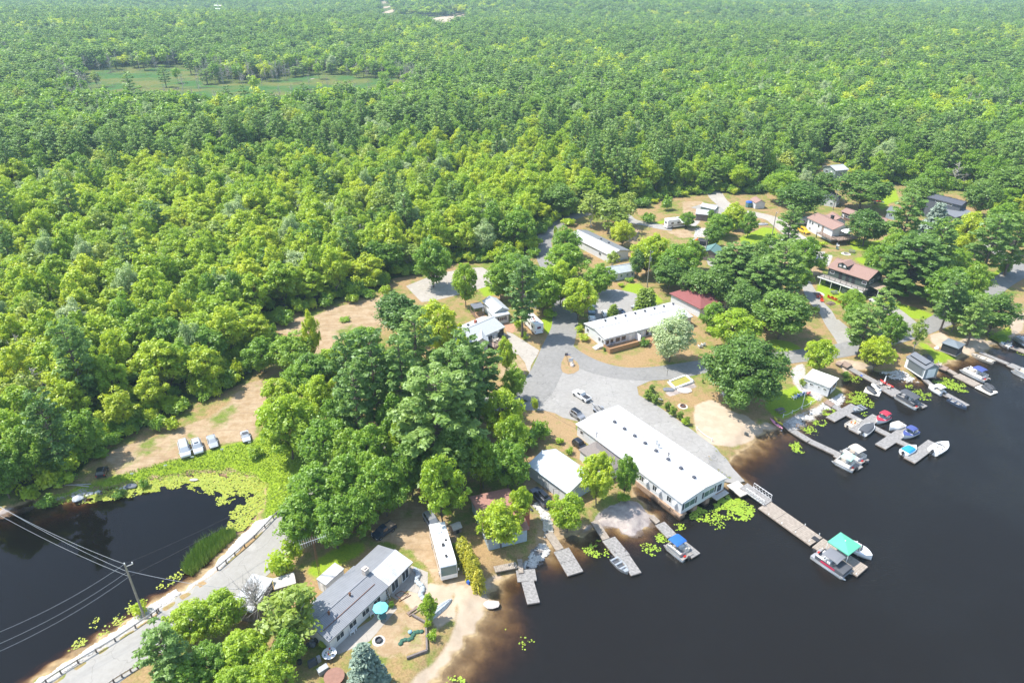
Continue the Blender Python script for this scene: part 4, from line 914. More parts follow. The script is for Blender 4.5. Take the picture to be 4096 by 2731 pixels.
d1 = dock('beach_dock', 'long narrow weathered dock running from the beach corner to two pontoon boats', 'd', [(292,838,365,902,1.5,.9,.5), (365,902,510,990,1.5), (512,992,770,1112,1.5), (735,1108,950,1228,1.6)])
MB().box((0, 0, .5), (1.6, .07, .07)).box((0, 0, .95), (1.6, .07, .07)).box((-.75, 0, .45), (.08, .08, 1.0)).box((.75, 0, .45), (.08, .08, 1.0)).build('railing', M_DECK, d1, loc=P('d',425,893,.45) - d1.location, rz=math.radians(-50))
dock('marina_dock', 'long zigzag weathered dock with three cross fingers full of runabouts', 'd',
     [(650,650,715,688,1.7,.8,.5,M_DECKB), (715,688,800,742,1.4), (905,690,690,808,2.0), (800,742,985,838,1.45), (1095,782,890,912,2.1), (1000,845,1225,958,1.45), (1350,890,1120,1042,2.1), (1250,985,1455,1075,1.45), (1578,1005,1368,1160,2.1)])
d4 = dock('kayak_dock', 'broad weathered dock with a red kayak and lounge chairs on it', 'd', [(790,318,858,352,2.2,1.1,.95,M_DECKB), (862,372,1085,490,1.6), (1085,490,1270,596,3.2), (1380,640,1505,702,1.6)], post=True)
dock('boathouse_dock', 'raised timber deck with a narrow dock below the grey boathouse', 'd', [(1430,405,1590,428,2.6,1.0,1.0,M_DECKB), (1490,455,1580,528,1.1,.8,.5), (1570,530,1865,692,1.6)])
dock('navy_canopy_dock', 'wide clean plank dock beside the navy canopy pontoon', 'd', [(1590,335,1695,378,2.0,.9,.7,M_DECKB), (1700,380,1772,422,1.2,.7,.5), (1772,425,1955,515,2.4)], m=M_PLANKT)
dock('far_dock', 'long thin dock at the far right reaching out beside the flat bass boat', 'd', [(1975,230,2220,332,1.2,.7,.5), (2225,335,2400,410,2.2)])
dock('edge_dock', 'tan dock at the right edge between the red kayak and the far pontoon', 'd', [(2180,168,2290,205,1.2,.7,.5), (2290,200,2400,240,2.0)], m=M_PLANKT)
dock('steps_deck', 'wooden landing steps down to the kayak dock', 'd', [(745,318,790,335,1.6,1.25)], m=M_DECKB, post=False, cat='steps')

# ------------------------------------------------------------ boats
M_GEL = mat('white_gelcoat', (.80, .80, .79), .25, coat=.5)
M_CREAM = mat('cream_vinyl', (.66, .60, .52), .6)
M_ALU = mat('boat_aluminium', (.56, .58, .59), .35, .1, 3, metal=.6)
M_GREYV = mat('grey_vinyl', (.30, .30, .31), .6)
M_CHAR = mat('charcoal_canvas', (.075, .08, .09), .85)
M_BLUE = mat('royal_blue_canvas', (.02, .12, .42), .8)
M_NAVY = mat('navy_canvas', (.06, .085, .26), .8)
M_BRBLUE = mat('bright_blue_cover', (.02, .27, .62), .7)
M_RED = mat('red_canvas', (.42, .03, .06), .8)
M_MINT = mat('mint_canvas', (.35, .60, .50), .8)
M_BEIGE = mat('beige_canvas', (.60, .53, .44), .8)
M_REDP = mat('red_plastic', (.55, .03, .02), .4)
M_TINT = mat('tinted_acrylic', (.05, .07, .09), .1, spec=.8)
M_ORANGE = mat('orange_plastic', (.75, .16, .02), .5)
def place(t, stern, bow, z=.0):
    a = P(t, *stern, z); b = P(t, *bow, z); d = b - a
    return (a + b) / 2, d.length, math.atan2(d.y, d.x)
def motor(root, x, y=0, z=.35, s=1.0, m=None):
    b = MB().box((x - .22 * s, y, z + .35 * s), (.5 * s, .34 * s, .42 * s), top=.78).box((x - .2 * s, y, z - .15 * s), (.2 * s, .13 * s, .7 * s)).box((x - .3 * s, y, z + .12 * s), (.25, .2, .1))
    return b.build('outboard_motor', m or M_DARK, root, bevel=.03)
def canopy(root, x0, x1, w_, z, h, m, name='canopy', frame=None):
    b = MB().loft([[(x, w_ / 2 * math.cos(math.pi * k / 8), z + h + .22 * math.sin(math.pi * k / 8) + c) for k in range(9)] + [(x, w_ / 2 * math.cos(math.pi * k / 8), z + h - .05 + .22 * math.sin(math.pi * k / 8) + c) for k in range(8, -1, -1)] for x, c in ((x0, -.12), (x0 + (x1 - x0) * .2, 0), (x1 - (x1 - x0) * .2, 0), (x1, -.12))])
    o = b.build(name, m, root)
    f = MB(); xm = (x0 + x1) / 2
    for y in (-w_ / 2, w_ / 2):
        for xx in (x0 + .05, x1 - .05, xm): f.tube((xm + (xx - xm) * .15, y * .98, z), (xx, y, z + h - .05), .022, n=5)
    f.build('canopy_frame', frame or M_GALV, o)
    return o
def pontoon(t, stern, bow, label, W=2.5, fence=None, top=None, cover=None, seat=None, red=False, tr=0.0, group='pontoon boats moored at the docks'):
    c, L, rz = place(t, stern, bow)
    r = empty('pontoon_boat', (c.x, c.y, 0), rz, label, 'pontoon boat', group); fence = fence or M_ALU; seat = seat or M_CREAM
    for y in (-W / 2 + .32, W / 2 - .32):
        b = MB().tube((-L / 2 + .1, y, .12), (L / 2 - .8, y, .12), .32, .32, 12); b.tube((L / 2 - .8, y, .12), (L / 2 + .05, y, .26), .32, .08, 12); b.build('pontoon_tube', M_ALU, r, True)
    MB().box((-.1, 0, .50), (L - .35, W, .12)).build('deck', M_DECKG if not red else M_GREYV, r)
    f = MB(); x0 = -L / 2 + .75; x1 = L / 2 - .75
    for y in (-W / 2 + .08, W / 2 - .08):
        f.box(((x0 + x1) / 2, y, .86), (x1 - x0, .05, .58)); f.tube((x0, y, 1.2), (x1, y, 1.2), .03, n=6)
    f.box((x1, 0, .86), (.05, W - .9, .58)); f.box((x0, .45, .86), (.05, W - 1.2, .58)); f.build('railing_panel', fence, r)
    if red:
        MB().box((0, -W / 2 + .04, .86), (L * .4, .05, .3)).box((0, W / 2 - .04, .86), (L * .4, .05, .3)).build('stripe', mat('crimson_panel', (.50, .02, .07), .4), r)
    if not cover or cover[0] > x0 + .5:
        MB().box((x0 + .6, -W / 2 + .45, .76), (1.1, .6, .4)).box((x0 + .6, -W / 2 + .2, 1.05), (1.1, .14, .3)).build('seat', seat, r)
        MB().box((x0 + .6, W / 2 - .45, .76), (1.1, .6, .4)).build('seat', seat, r)
    if not cover or cover[1] < x1 - .5:
        MB().box((x1 - .8, W / 2 - .42, .76), (1.3, .55, .4)).box((x1 - .8, W / 2 - .2, 1.05), (1.3, .12, .3)).build('seat', seat, r)
        MB().box((x1 - .8, -W / 2 + .42, .76), (1.3, .55, .4)).build('seat', seat, r)
    MB().box((-.15, -.55, .95), (.6, .7, .75), top=.8).build('console', M_GEL, r)
    MB().box((-.85, -.5, .8), (.5, .5, .5)).box((-1.08, -.5, 1.15), (.1, .5, .5)).build('helm_seat', seat, r)
    if top: canopy(r, top[0] * L, top[1] * L, W - .25, .9, 1.35, top[2])
    if cover:
        b = MB().loft([[(x, y * (W / 2 - .02), z_) for y, z_ in ((-1, .8), (-.97, 1.22), (-.4, 1.38), (.4, 1.38), (.97, 1.22), (1, .8))] for x in (cover[0], (cover[0] + cover[1]) / 2, cover[1])]); b.build('mooring_cover', cover[2], r, bevel=.05)
    MB().box((-L / 2 + .45, .35, .62), (.3, .42, .2)).build('fuel_tank', M_REDP, r)
    motor(r, -L / 2 + .1)
    return r
def hull_secs(L, W, H=.75, n=11, inset=0.0, z0=0.0):
    out = []
    for i in range(n):
        f = i / (n - 1); x = -L / 2 + L * f
        hw = W / 2 * (1 - max(0, (f - .45) / .55) ** 2.3) * (.93 + .07 * min(1, f * 4)) - inset
        hw = max(hw, .03); zt = H * (1 + .25 * f ** 2); zb = -.15 + .5 * max(0, f - .6) ** 1.5 + z0
        out.append((x, hw, zt, zb))
    return out
def runabout(t, stern, bow, label, W=2.1, deck=None, top=None, cover=None, hull=None, inter=None, group='runabout boats moored at the docks', name='runabout_boat', ms=1.0, stripe=None):
    c, L, rz = place(t, stern, bow)
    r = empty(name, (c.x, c.y, 0), rz, label, 'motorboat', group)
    S_ = hull_secs(L, W)
    MB().loft([[(x, -hw, zt), (x, -hw * .96, zt * .45), (x, -hw * .55, zb), (x, hw * .55, zb), (x, hw * .96, zt * .45), (x, hw, zt)] for x, hw, zt, zb in S_]).build('hull', hull or M_GEL, r, bevel=.0)
    # foredeck and gunwale ring around the cockpit
    gun = MB(); k0 = 6
    gun.loft([[(x, -hw * 1.02, zt + .02), (x, 0, zt + .10), (x, hw * 1.02, zt + .02), (x, hw, zt - .03), (x, -hw, zt - .03)] for x, hw, zt, zb in S_[k0:]])
    for s in (-1, 1): gun.loft([[(x, s * hw * 1.02, zt + .03), (x, s * hw * .82, zt + .05), (x, s * hw * .82, zt - .05), (x, s * hw * 1.02, zt - .05)] for x, hw, zt, zb in S_[:k0 + 1]])
    gun.box((S_[0][0] + .2, 0, S_[0][2] + .03), (.4, W * .86, .1)); gun.build('foredeck', deck or M_GEL, r)
    MB().box((S_[0][0] + L * .29, 0, .79), (L * .52, W * .72, .03)).build('cockpit_floor', inter or M_GREYV, r)
    if cover:
        cs = []
        for x, hw, zt, zb in S_[cover[1]:cover[2]]:
            f = (x + L / 2) / L; b_ = .34 * math.sin(math.pi * min(1, f * 1.15 + .12)); cs.append([(x, -hw * 1.04, zt - .02), (x, -hw * .7, zt + b_ * .8 + .08), (x, 0, zt + b_ + .12), (x, hw * .7, zt + b_ * .8 + .08), (x, hw * 1.04, zt - .02)])
        MB().loft(cs).build('boat_cover', cover[0], r)
    else:
        x = S_[0][0] + L * .52
        MB().add([(x, -W * .40, .85), (x + .25, 0, .88), (x, W * .40, .85), (x - .28, -W * .38, 1.28), (x - .03, 0, 1.32), (x - .28, W * .38, 1.28)], [(0, 1, 4, 3), (1, 2, 5, 4)]).build('windshield', M_TINT, r)
        for y in (-.45, .45): MB().box((x - .75, y, .95), (.45, .45, .28)).box((x - 1.0, y, 1.2), (.12, .45, .4)).build('seat', M_CREAM if inter is None else M_GEL, r)
        MB().box((S_[0][0] + .62, 0, .95), (.5, W * .68, .3)).build('rear_bench', M_CREAM if inter is None else M_GEL, r)
    if top: canopy(r, top[0] * L, top[1] * L, W * .82, .8, .95, top[2])
    motor(r, -L / 2 - .02, 0, .45, ms)
    return r
def rowboat(t, stern, bow, label, W=1.5, m=None, floor=None, extra=None):
    c, L, rz = place(t, stern, bow)
    r = empty('rowboat', (c.x, c.y, 0), rz, label, 'rowboat', 'open aluminium boats')
    So = hull_secs(L, W, .5); Si = hull_secs(L - .1, W - .12, .5)
    b = MB(); n = len(So)
    o_ = [[(x, -hw, zt), (x, -hw * .8, zb + .05), (x, 0, zb), (x, hw * .8, zb + .05), (x, hw, zt)] for x, hw, zt, zb in So]
    i_ = [[(x, hw, zt), (x, hw * .8, .2), (x, 0, .18), (x, -hw * .8, .2), (x, -hw, zt)] for x, hw, zt, zb in Si]
    b.loft([p + q for p, q in zip(o_, i_)]); b.build('hull', m or M_ALU, r)
    for f in (-.42, -.12, .16): MB().box((f * L, 0, .42), (.28, W * .82, .05)).build('bench', m or M_ALU, r)
    MB().box((.36 * L, 0, .5), (.16 * L, W * .5, .04)).build('bow_plate', m or M_ALU, r)
    for f in (-.27, .02): MB().box((f * L, 0, .23), (.2 * L, W * .7, .03)).build('floor_mat', floor or M_CHAR, r)
    motor(r, -L / 2, 0, .2, .75)
    if extra:
        for k, (fx, y, mm) in enumerate(extra): MB().ball((fx * L, y, .5), .22, 1.2, .9, .6, n=8, m=4).build('life_vest', mm, r)
    return r
def kayak(t, stern, bow, label, m, W=.72, z=.0, lift=.25, name='kayak'):
    c, L, rz = place(t, stern, bow, z + lift)
    r = empty(name, (c.x, c.y, z), rz, label, 'kayak', None)
    secs = []
    for i in range(11):
        f = i / 10; hw = W / 2 * math.sin(math.pi * min(.985, max(.015, f))) ** .7; up = .12 * (2 * f - 1) ** 2
        secs.append([(-L / 2 + L * f, hw * math.cos(a), .19 + up + .17 * math.sin(a)) for a in (0, math.pi / 3, 2 * math.pi / 3, math.pi, 4 * math.pi / 3, 5 * math.pi / 3)])
    MB().loft(secs).build('hull', m, r, True)
    MB().ball((0, 0, .33), .38, 1.1, .55, .14, n=10, m=4).build('cockpit', M_BLACK, r)
    return r
def jetski(t, stern, bow, label, m, z=.45, m2=None):
    c, L, rz = place(t, stern, bow, z); r = empty('jet_ski', (c.x, c.y, z), rz, label, 'jet ski', 'jet skis on float docks'); L = max(L, 2.6)
    secs = [[(x * L, -w_, .25), (x * L, -w_ * .6, 0), (x * L, w_ * .6, 0), (x * L, w_, .25), (x * L, w_ * .5, zt), (x * L, -w_ * .5, zt)] for x, w_, zt in ((-.5, .5, .42), (-.2, .55, .5), (.1, .52, .72), (.3, .38, .68), (.48, .1, .5))]
    MB().loft(secs).build('hull', m, r, bevel=.04)
    MB().loft([[(x * L, -.16, .45), (x * L, .16, .45), (x * L, .12, z_), (x * L, -.12, z_)] for x, z_ in ((-.42, .7), (-.1, .82), (.05, .72))]).build('seat', m2 or M_CHAR, r, bevel=.03)
    MB().tube((.12 * L, -.35, .98), (.12 * L, .35, .98), .03).tube((.16 * L, 0, .6), (.12 * L, 0, .98), .05).build('handlebar', M_IRON, r)
    return r
def floatpad(t, a, b, W, label, m):
    c, L, rz = place(t, a, b, .35); r = empty('float_dock', (c.x, c.y, 0), rz, label, 'float dock')
    MB().box((0, -W / 4 - .02, .26), (L, W / 2 - .12, .3)).box((0, W / 4 + .02, .26), (L, W / 2 - .12, .3)).build('float_block', m, r, bevel=.08)
    MB().box((-L / 2 + .5, 0, .36), (.7, W - .1, .14)).build('cross_piece', m, r)
    return r
pontoon('j', (1965,625), (1755,455), 'pontoon boat with a royal blue canopy at the narrow rock dock', 2.45, M_ALU, (-.15, .32, M_BLUE), red=False)
pontoon('m', (1545,745), (1868,968), 'black and crimson pontoon boat with a grey canopy at the main pier', 2.6, M_CHAR, (-.22, .22, mat('grey_canvas', (.17, .175, .19), .85)), cover=(.9, 2.55, M_CHAR), seat=M_GEL, red=True)
pontoon('d', (905,1250), (722,1158), 'pontoon boat with a pale mint canopy, nearer of the pair at the beach dock', 2.45, M_GEL, (-.30, .18, M_MINT))
pontoon('d', (985,1195), (800,1075), 'pontoon boat with a beige canopy, farther of the pair at the beach dock', 2.45, M_GEL, (-.28, .2, M_BEIGE))
pontoon('d', (1450,725), (1250,608), 'dark pontoon boat under a long charcoal canopy at the kayak dock', 2.3, M_CHAR, (-.36, .30, M_CHAR), seat=M_GREYV)
pontoon('d', (2035,490), (1822,385), 'white pontoon boat with a slanted navy canopy at the clean plank dock', 2.45, M_GEL, (-.30, .08, M_NAVY))
pontoon('n', (2480,1260), (2190,1110), 'silver pontoon boat cut by the right edge of the view', 2.4, M_ALU, None, seat=M_BEIGE)
pontoon('n', (2420,720), (2210,600), 'far pontoon boat behind the red kayak at the right edge', 2.2, M_ALU, None, seat=M_GEL)
rowboat('j', (1180,620), (1335,775), 'silver rowboat tied beside the two section dock', 1.55)
rowboat('d', (978,712), (878,748), 'aluminium fishing boat at the first cross finger of the marina dock', 1.7)
rowboat('d', (835,880), (945,822), 'beige open boat holding orange and yellow life vests', 1.7, mat('cream_hull', (.55, .50, .42), .5), M_CREAM, [(-.05, -.25, M_ORANGE), (-.1, .3, M_ORANGE), (.1, .1, M_YELLOW)])
rowboat('d', (1700,645), (1855,728), 'dark blue rowboat with silver rims below the long white canopy boat', 1.5, mat('dark_blue_hull', (.05, .07, .11), .4), M_ALU)
rowboat('d', (2090,330), (1895,258), 'long flat tan fishing boat resting off the small beach', 1.9, mat('tan_hull', (.42, .38, .32), .6), M_BEIGE)
runabout('d', (1175,800), (1085,848), 'white runabout with a crimson canopy and foredeck', 2.0, M_RED, (-.42, .08, M_RED))
runabout('d', (960,945), (1050,870), 'runabout wrapped in a dark grey cover', 2.1, None, None, (M_CHAR, 0, 11))
runabout('d', (1300,868), (1195,905), 'white runabout with a cream cockpit cover at the second finger', 2.0, None, None, (M_BEIGE, 1, 7))
runabout('d', (1415,925), (1310,975), 'white runabout with a navy canopy and blue foredeck', 2.0, M_NAVY, (-.30, .15, M_NAVY))
runabout('d', (1310,1118), (1415,1062), 'white boat with a bright blue cockpit cover at the outer finger', 1.9, None, None, (M_BRBLUE, 1, 8))
runabout('d', (1560,1110), (1690,1030), 'large open white bowrider at the tip of the marina dock', 2.3, None, None, None, inter=M_CREAM, ms=1.3)
runabout('d', (1650,605), (1530,535), 'white speedboat under a white canopy below the grey boathouse', 2.1, None, (-.45, .05, M_GEL))
runabout('m', (1860,668), (2080,795), 'white speedboat moored behind the green canopy', 2.2, None, None, None, inter=M_CREAM)
runabout('n', (2130,770), (1955,690), 'small white runabout lying by the red kayak at the far beach', 1.5, None, None, None, ms=.6)
kayak('d', (1235,535), (1118,470), 'red canoe lying across the kayak dock', M_REDP, .85, z=.55, name='canoe')
kayak('d', (280,890), (172,800), 'pink kayak pulled up on the sand', mat('pink_plastic', (.72, .28, .40), .45), .8, z=.75)
kayak('d', (280,855), (208,792), 'yellow kayak beside the pink one', mat('yellow_plastic', (.62, .55, .04), .45), .7, z=.85)
kayak('n', (2180,735), (1995,650), 'red kayak on the far right dock', M_REDP, .8, z=.3)
kayak('q', (1205,1045), (1345,1015), 'blue and yellow paddle board kayak under the oak', mat('teal_plastic', (.02, .16, .25), .45), .9, z=LZ)
kayak('b', (2262,270), (2350,240), 'yellow striped kayak leaning at the edge of the oak shade', mat('yellow_stripe_plastic', (.60, .50, .05), .45), .7, z=LZ)
floatpad('d', (1120,590), (985,550), 2.4, 'pale float dock carrying two jet skis', M_CREAM)
floatpad('d', (2100,588), (1960,520), 2.6, 'cream float dock at the end of the clean plank dock', M_CREAM)
jetski('d', (1075,590), (1000,540), 'black covered jet ski on the pale float dock', M_CHAR); jetski('d', (1115,565), (1040,515), 'white jet ski on the pale float dock', M_GEL)
jetski('d', (2070,580), (1985,530), 'dark covered jet ski, left of the pair on the cream float dock', M_CHAR); jetski('d', (2095,560), (2010,508), 'dark covered jet ski, right of the pair on the cream float dock', M_CHAR)
# ------------------------------------------------------------ vehicles
M_TYRE = mat('tyre', (.02, .02, .02), .85); M_RIM = mat('alloy_rim', (.45, .46, .48), .35, metal=.6)
M_CGLASS = mat('car_glass', (.02, .025, .03), .06, spec=.9)
M_HEAD = mat('headlight_lens', (.75, .78, .80), .1, spec=.9); M_TAIL = mat('taillight_lens', (.35, .01, .01), .2)
def paint(n, c, metal=.25): return mat('paint_' + n, c, .3, metal=metal, coat=.8)
PW = paint('white', (.80, .80, .80), 0); PS = paint('silver', (.50, .52, .54)); PG = paint('grey', (.30, .31, .33)); PK = paint('black', (.015, .016, .02)); PN = paint('navy', (.03, .045, .08))
PY = paint('yellow', (.85, .50, .02), 0); PT = paint('blue_grey', (.16, .22, .26)); PD = paint('dark_grey', (.05, .055, .07))
# profile rows: (x fraction from tail to nose, half width, belt height, roof height (None = no cabin), roof half width)
PROF = {
 'sedan': (1.80, [(0, .72, .85, None), (.04, .84, .95, None), (.15, .88, 1.0, None), (.22, .88, 1.0, 1.02), (.36, .88, .98, 1.42), (.58, .88, .96, 1.45), (.72, .88, .95, 1.00), (.76, .88, .93, None), (.93, .85, .80, None), (1, .70, .62, None)]),
 'suv':   (1.88, [(0, .80, 1.0, None), (.02, .90, 1.08, 1.12), (.09, .92, 1.08, 1.66), (.35, .92, 1.06, 1.74), (.60, .92, 1.05, 1.70), (.72, .92, 1.04, 1.10), (.76, .92, 1.03, None), (.95, .88, .92, None), (1, .74, .72, None)]),
 'van':   (1.95, [(0, .84, 1.05, None), (.015, .94, 1.12, 1.16), (.06, .95, 1.12, 1.78), (.40, .95, 1.10, 1.82), (.66, .95, 1.08, 1.76), (.80, .95, 1.05, 1.12), (.84, .95, 1.03, None), (.97, .90, .88, None), (1, .76, .70, None)]),
 'pickup': (1.95, [(0, .92, 1.05, None), (.36, .95, 1.08, None), (.37, .95, 1.10, 1.14), (.41, .95, 1.10, 1.78), (.62, .95, 1.10, 1.80), (.71, .95, 1.10, 1.16), (.74, .95, 1.10, None), (.96, .93, 1.02, None), (1, .82, .85, None)]),
}
def car(name, kind, t, tail, nose, label, col, cat='car', zc=.7, roofm=None, group=None, L=None, rack=False, box=False, bedm=None, sun=False):
    a = P(t, *tail, LZ + zc); b = P(t, *nose, LZ + zc); d = (b - a).xy; ln = L or d.length; c = (a + b) / 2; rz = math.atan2(d.y, d.x)
    r = empty(name, (c.x, c.y, LZ + .03), rz, label, cat, group)
    W, rows = PROF[kind]; ws = ln / {'sedan': 4.6, 'suv': 4.6, 'van': 5.0, 'pickup': 5.6}[kind]; ws = min(1.06, max(.86, ws))
    X = lambda f: -ln / 2 + ln * f
    body = MB()
    body.loft([[(X(f), -hw * ws * .93, .26), (X(f), -hw * ws, .55), (X(f), -hw * ws * .985, zb * ws), (X(f), -hw * ws * .80, zb * ws + .03), (X(f), hw * ws * .80, zb * ws + .03), (X(f), hw * ws * .985, zb * ws), (X(f), hw * ws, .55), (X(f), hw * ws * .93, .26)] for f, hw, zb, zr in rows])
    cab = [q for q in rows if q[3]]
    secs = [[(X(f), -hw * ws * .90, zb * ws), (X(f), -hw * ws * (.74 if zr > 1.3 else .80), zr * ws - .05), (X(f), -hw * ws * .62, zr * ws), (X(f), hw * ws * .62, zr * ws), (X(f), hw * ws * (.74 if zr > 1.3 else .80), zr * ws - .05), (X(f), hw * ws * .90, zb * ws)] for f, hw, zb, zr in cab]
    body.loft(secs)
    bo_ = body.build('body', col, r)
    bv = bo_.modifiers.new('bevel', 'BEVEL'); bv.width = .05; bv.segments = 2; bv.limit_method = 'ANGLE'; bv.angle_limit = math.radians(25)
    lo, hi = 1 if len(cab) > 3 else 0, len(cab) - 2
    def face(pts, nm, m=M_CGLASS, off=.015):
        pts = [Vector(p) for p in pts]; n_ = (pts[1] - pts[0]).cross(pts[2] - pts[0]).normalized(); ce = sum(pts, Vector()) / len(pts)
        if n_.dot(ce - Vector((0, 0, .9))) < 0: n_ = -n_
        pts = [ce + (p - ce) * .90 + n_ * off for p in pts]
        return MB().add(pts, [tuple(range(len(pts)))]).build(nm, m, r, fix=False)
    s0, s1, s2, s3 = secs[0], secs[1], secs[-2], secs[-1]
    face([s3[1], s3[4], s2[4], s2[1]] if True else 0, 'windshield'); face([s0[1], s0[4], s1[4], s1[1]], 'rear_window')
    for i_, j_ in ((0, 1), (5, 4)):
        mids = secs[1:-1]
        for q0, q1 in zip(mids, mids[1:]): face([q0[i_], q1[i_], q1[j_], q0[j_]], 'side_window')
        face([s3[i_], s2[i_], s2[j_]], 'side_window')
    if roofm: MB().box((X((cab[1][0] + cab[-2][0]) / 2), 0, cab[-2][3] * ws + .0), (ln * (cab[-2][0] - cab[1][0]) * 1.1, W * ws * .66, .07)).build('roof', roofm, r, bevel=.03)
    if sun: MB().box((X(.5), 0, cab[-2][3] * ws + .012), (ln * .12, W * ws * .42, .02)).build('sunroof', M_CGLASS, r)
    if rack:
        for s in (-1, 1): MB().tube((X(cab[1][0]), s * .58 * ws, cab[1][3] * ws + .06), (X(cab[-2][0]), s * .58 * ws, cab[-2][3] * ws + .06), .025, n=5).build('roof_rail', M_IRON, r)
    if box: MB().box((X(.33), 0, 1.98 * ws), (ln * .40, .95, .34), top=.85).build('roof_box', PK, r, bevel=.08)
    if kind == 'pickup':
        MB().box((X(.185), 0, 1.115 * ws), (ln * .33, W * ws * .78, .03)).build('cargo_bed', bedm or M_IRON, r)
        for s in (-1, 1): MB().box((X(.185), s * W * ws * .44, 1.13 * ws), (ln * .35, .1, .08)).build('bed_rail', col, r)
    wr_ = .34 * (1.08 if kind in ('suv', 'pickup') else 1)
    for fx in (.19, .82):
        for s in (-1, 1):
            y = s * (W / 2 * ws - .06)
            wh = MB().tube((X(fx), y - s * .2, wr_ - .02), (X(fx), y + s * .035, wr_ - .02), wr_, wr_, 16).build('wheel', M_TYRE, r)
            MB().tube((X(fx), y, wr_ - .02), (X(fx), y + s * .05, wr_ - .02), wr_ * .62, wr_ * .55, 10).build('rim', M_RIM, wh)
            MB().ball((X(fx), y - s * .12, wr_ + .0), wr_ * 1.18, 1, .52, 1, n=12, m=4, half=True).build('wheel_arch', M_DARK if col is not PK else PK, r)
    for s in (-1, 1):
        MB().box((X(.985), s * W * ws * .34, .66 * ws), (.12, .34, .16)).build('headlight', M_HEAD, r, bevel=.02)
        MB().box((X(.012), s * W * ws * .40, .84 * ws), (.08, .2, .26)).build('taillight', M_TAIL, r)
        MB().box((X(cab[-1][0] - .03), s * (W * ws * .5 + .06), 1.02 * ws), (.12, .2, .13)).build('mirror', col, r)
    for f_, nm in ((.997, 'front_bumper'), (.0, 'rear_bumper')): MB().box((X(f_), 0, .42), (.14, W * ws * .86, .2)).build(nm, M_DARK, r, bevel=.03)
    return r
GL = 'cars parked on the dirt lot above the pond'
car('minivan', 'van', 'g', (1562,575), (1592,695), 'silver minivan, longest of the cars on the dirt lot', PS, 'van', group=GL)
car('parked_car', 'suv', 'g', (1672,560), (1702,665), 'silver crossover with a dark sunroof next to the minivan', PS, group=GL, sun=True)
car('parked_car', 'sedan', 'g', (1797,515), (1832,613), 'silver grey sedan third from left on the dirt lot', paint('pewter', (.40, .42, .43)), group=GL)
car('convertible_car', 'sedan', 'g', (2085,478), (2112,560), 'small silver convertible with a black soft top under the maple edge', PS, group=GL, roofm=M_CHAR)
car('parked_car', 'suv', 'g', (855,862), (885,782), 'black car at the shaded left end of the dirt lot', PK, group=GL)
pk = car('pickup_truck', 'pickup', 'b', (835,232), (700,145), 'white pickup truck with a boat trailer hitched in the gravel lot', PW, 'pickup')
car('parked_car', 'suv', 'b', (678,335), (782,405), 'silver grey crossover with a black roof by the long hall', PG, roofm=PK)
car('parked_car', 'suv', 'b', (702,612), (800,690), 'black crossover parked tight against the hip roof annex', PK)
car('parked_suv', 'suv', 'u', (1810,520), (1590,300), 'black SUV with a roof box on the stony drive by the boat garage', PD, 'SUV', box=True, rack=True, L=4.9)
car('pickup_truck', 'pickup', 'a', (1350,690), (1165,815), 'dark pickup truck half shaded at the edge of the dirt yard', PN, 'pickup', bedm=M_CRIB)
car('parked_car', 'suv', 'a', (1700,650), (1725,690), 'dark car nose showing behind the long motorhome', PG, L=4.4)
GM = 'cars parked behind the motel'
car('parked_jeep', 'suv', 'c', (1568,530), (1568,600), 'blue grey jeep in the tree shade behind the motel', PT, group=GM)
car('parked_car', 'suv', 'c', (1703,625), (1683,568), 'white car with a dark windscreen behind the motel', PW, group=GM)
car('pickup_truck', 'pickup', 'c', (1572,690), (1570,632), 'white pickup half hidden by the motel roof', PW, 'pickup', group=GM, L=5.0)
car('parked_car', 'sedan', 'c', (1800,562), (1880,588), 'dark navy car behind the motel', PN, group=GM)
car('parked_car', 'sedan', 'c', (2040,552), (1950,520), 'silver sedan beside the twin cedars', PS, group=GM)
car('parked_suv', 'suv', 'e', (2080,560), (2180,605), 'bright yellow SUV with a black bumper by the brown roof house', PY, 'SUV', rack=True)
car('parked_suv', 'suv', 'x', (1035,715), (880,650), 'white SUV parked below the green house', PW, 'SUV')
GR = 'cars in the right car park'
car('parked_car', 'sedan', 'f', (1490,1035), (1600,1025), 'white sedan in the open part of the wooded car park', PW, group=GR)
car('parked_car', 'sedan', 'f', (1370,1125), (1430,1160), 'pale silver car beside the shrubs of the wooded car park', PS, group=GR)
car('parked_car', 'sedan', 'f', (1265,1040), (1320,1065), 'white car mostly hidden by the big pine', PW, group=GR)
car('parked_car', 'sedan', 'f', (1150,1060), (1200,1030), 'grey car in deep shade under the big pine', PG, group=GR)
car('parked_car', 'suv', 'n', (780,880), (905,960), 'black car tucked behind the grey boathouse', PK)
car('parked_car', 'suv', 'k', (600,1425), (685,1490), 'white car among saplings left of the dirt clearing', PW)
car('parked_car', 'sedan', 'c', (940,620), (1000,600), 'blue car nose behind the class C motorhome', PT)
car('parked_truck', 'pickup', 'f', (2240,1100), (2340,1090), 'dark truck in the shade at the right end of the woodland lane', PD, 'truck')
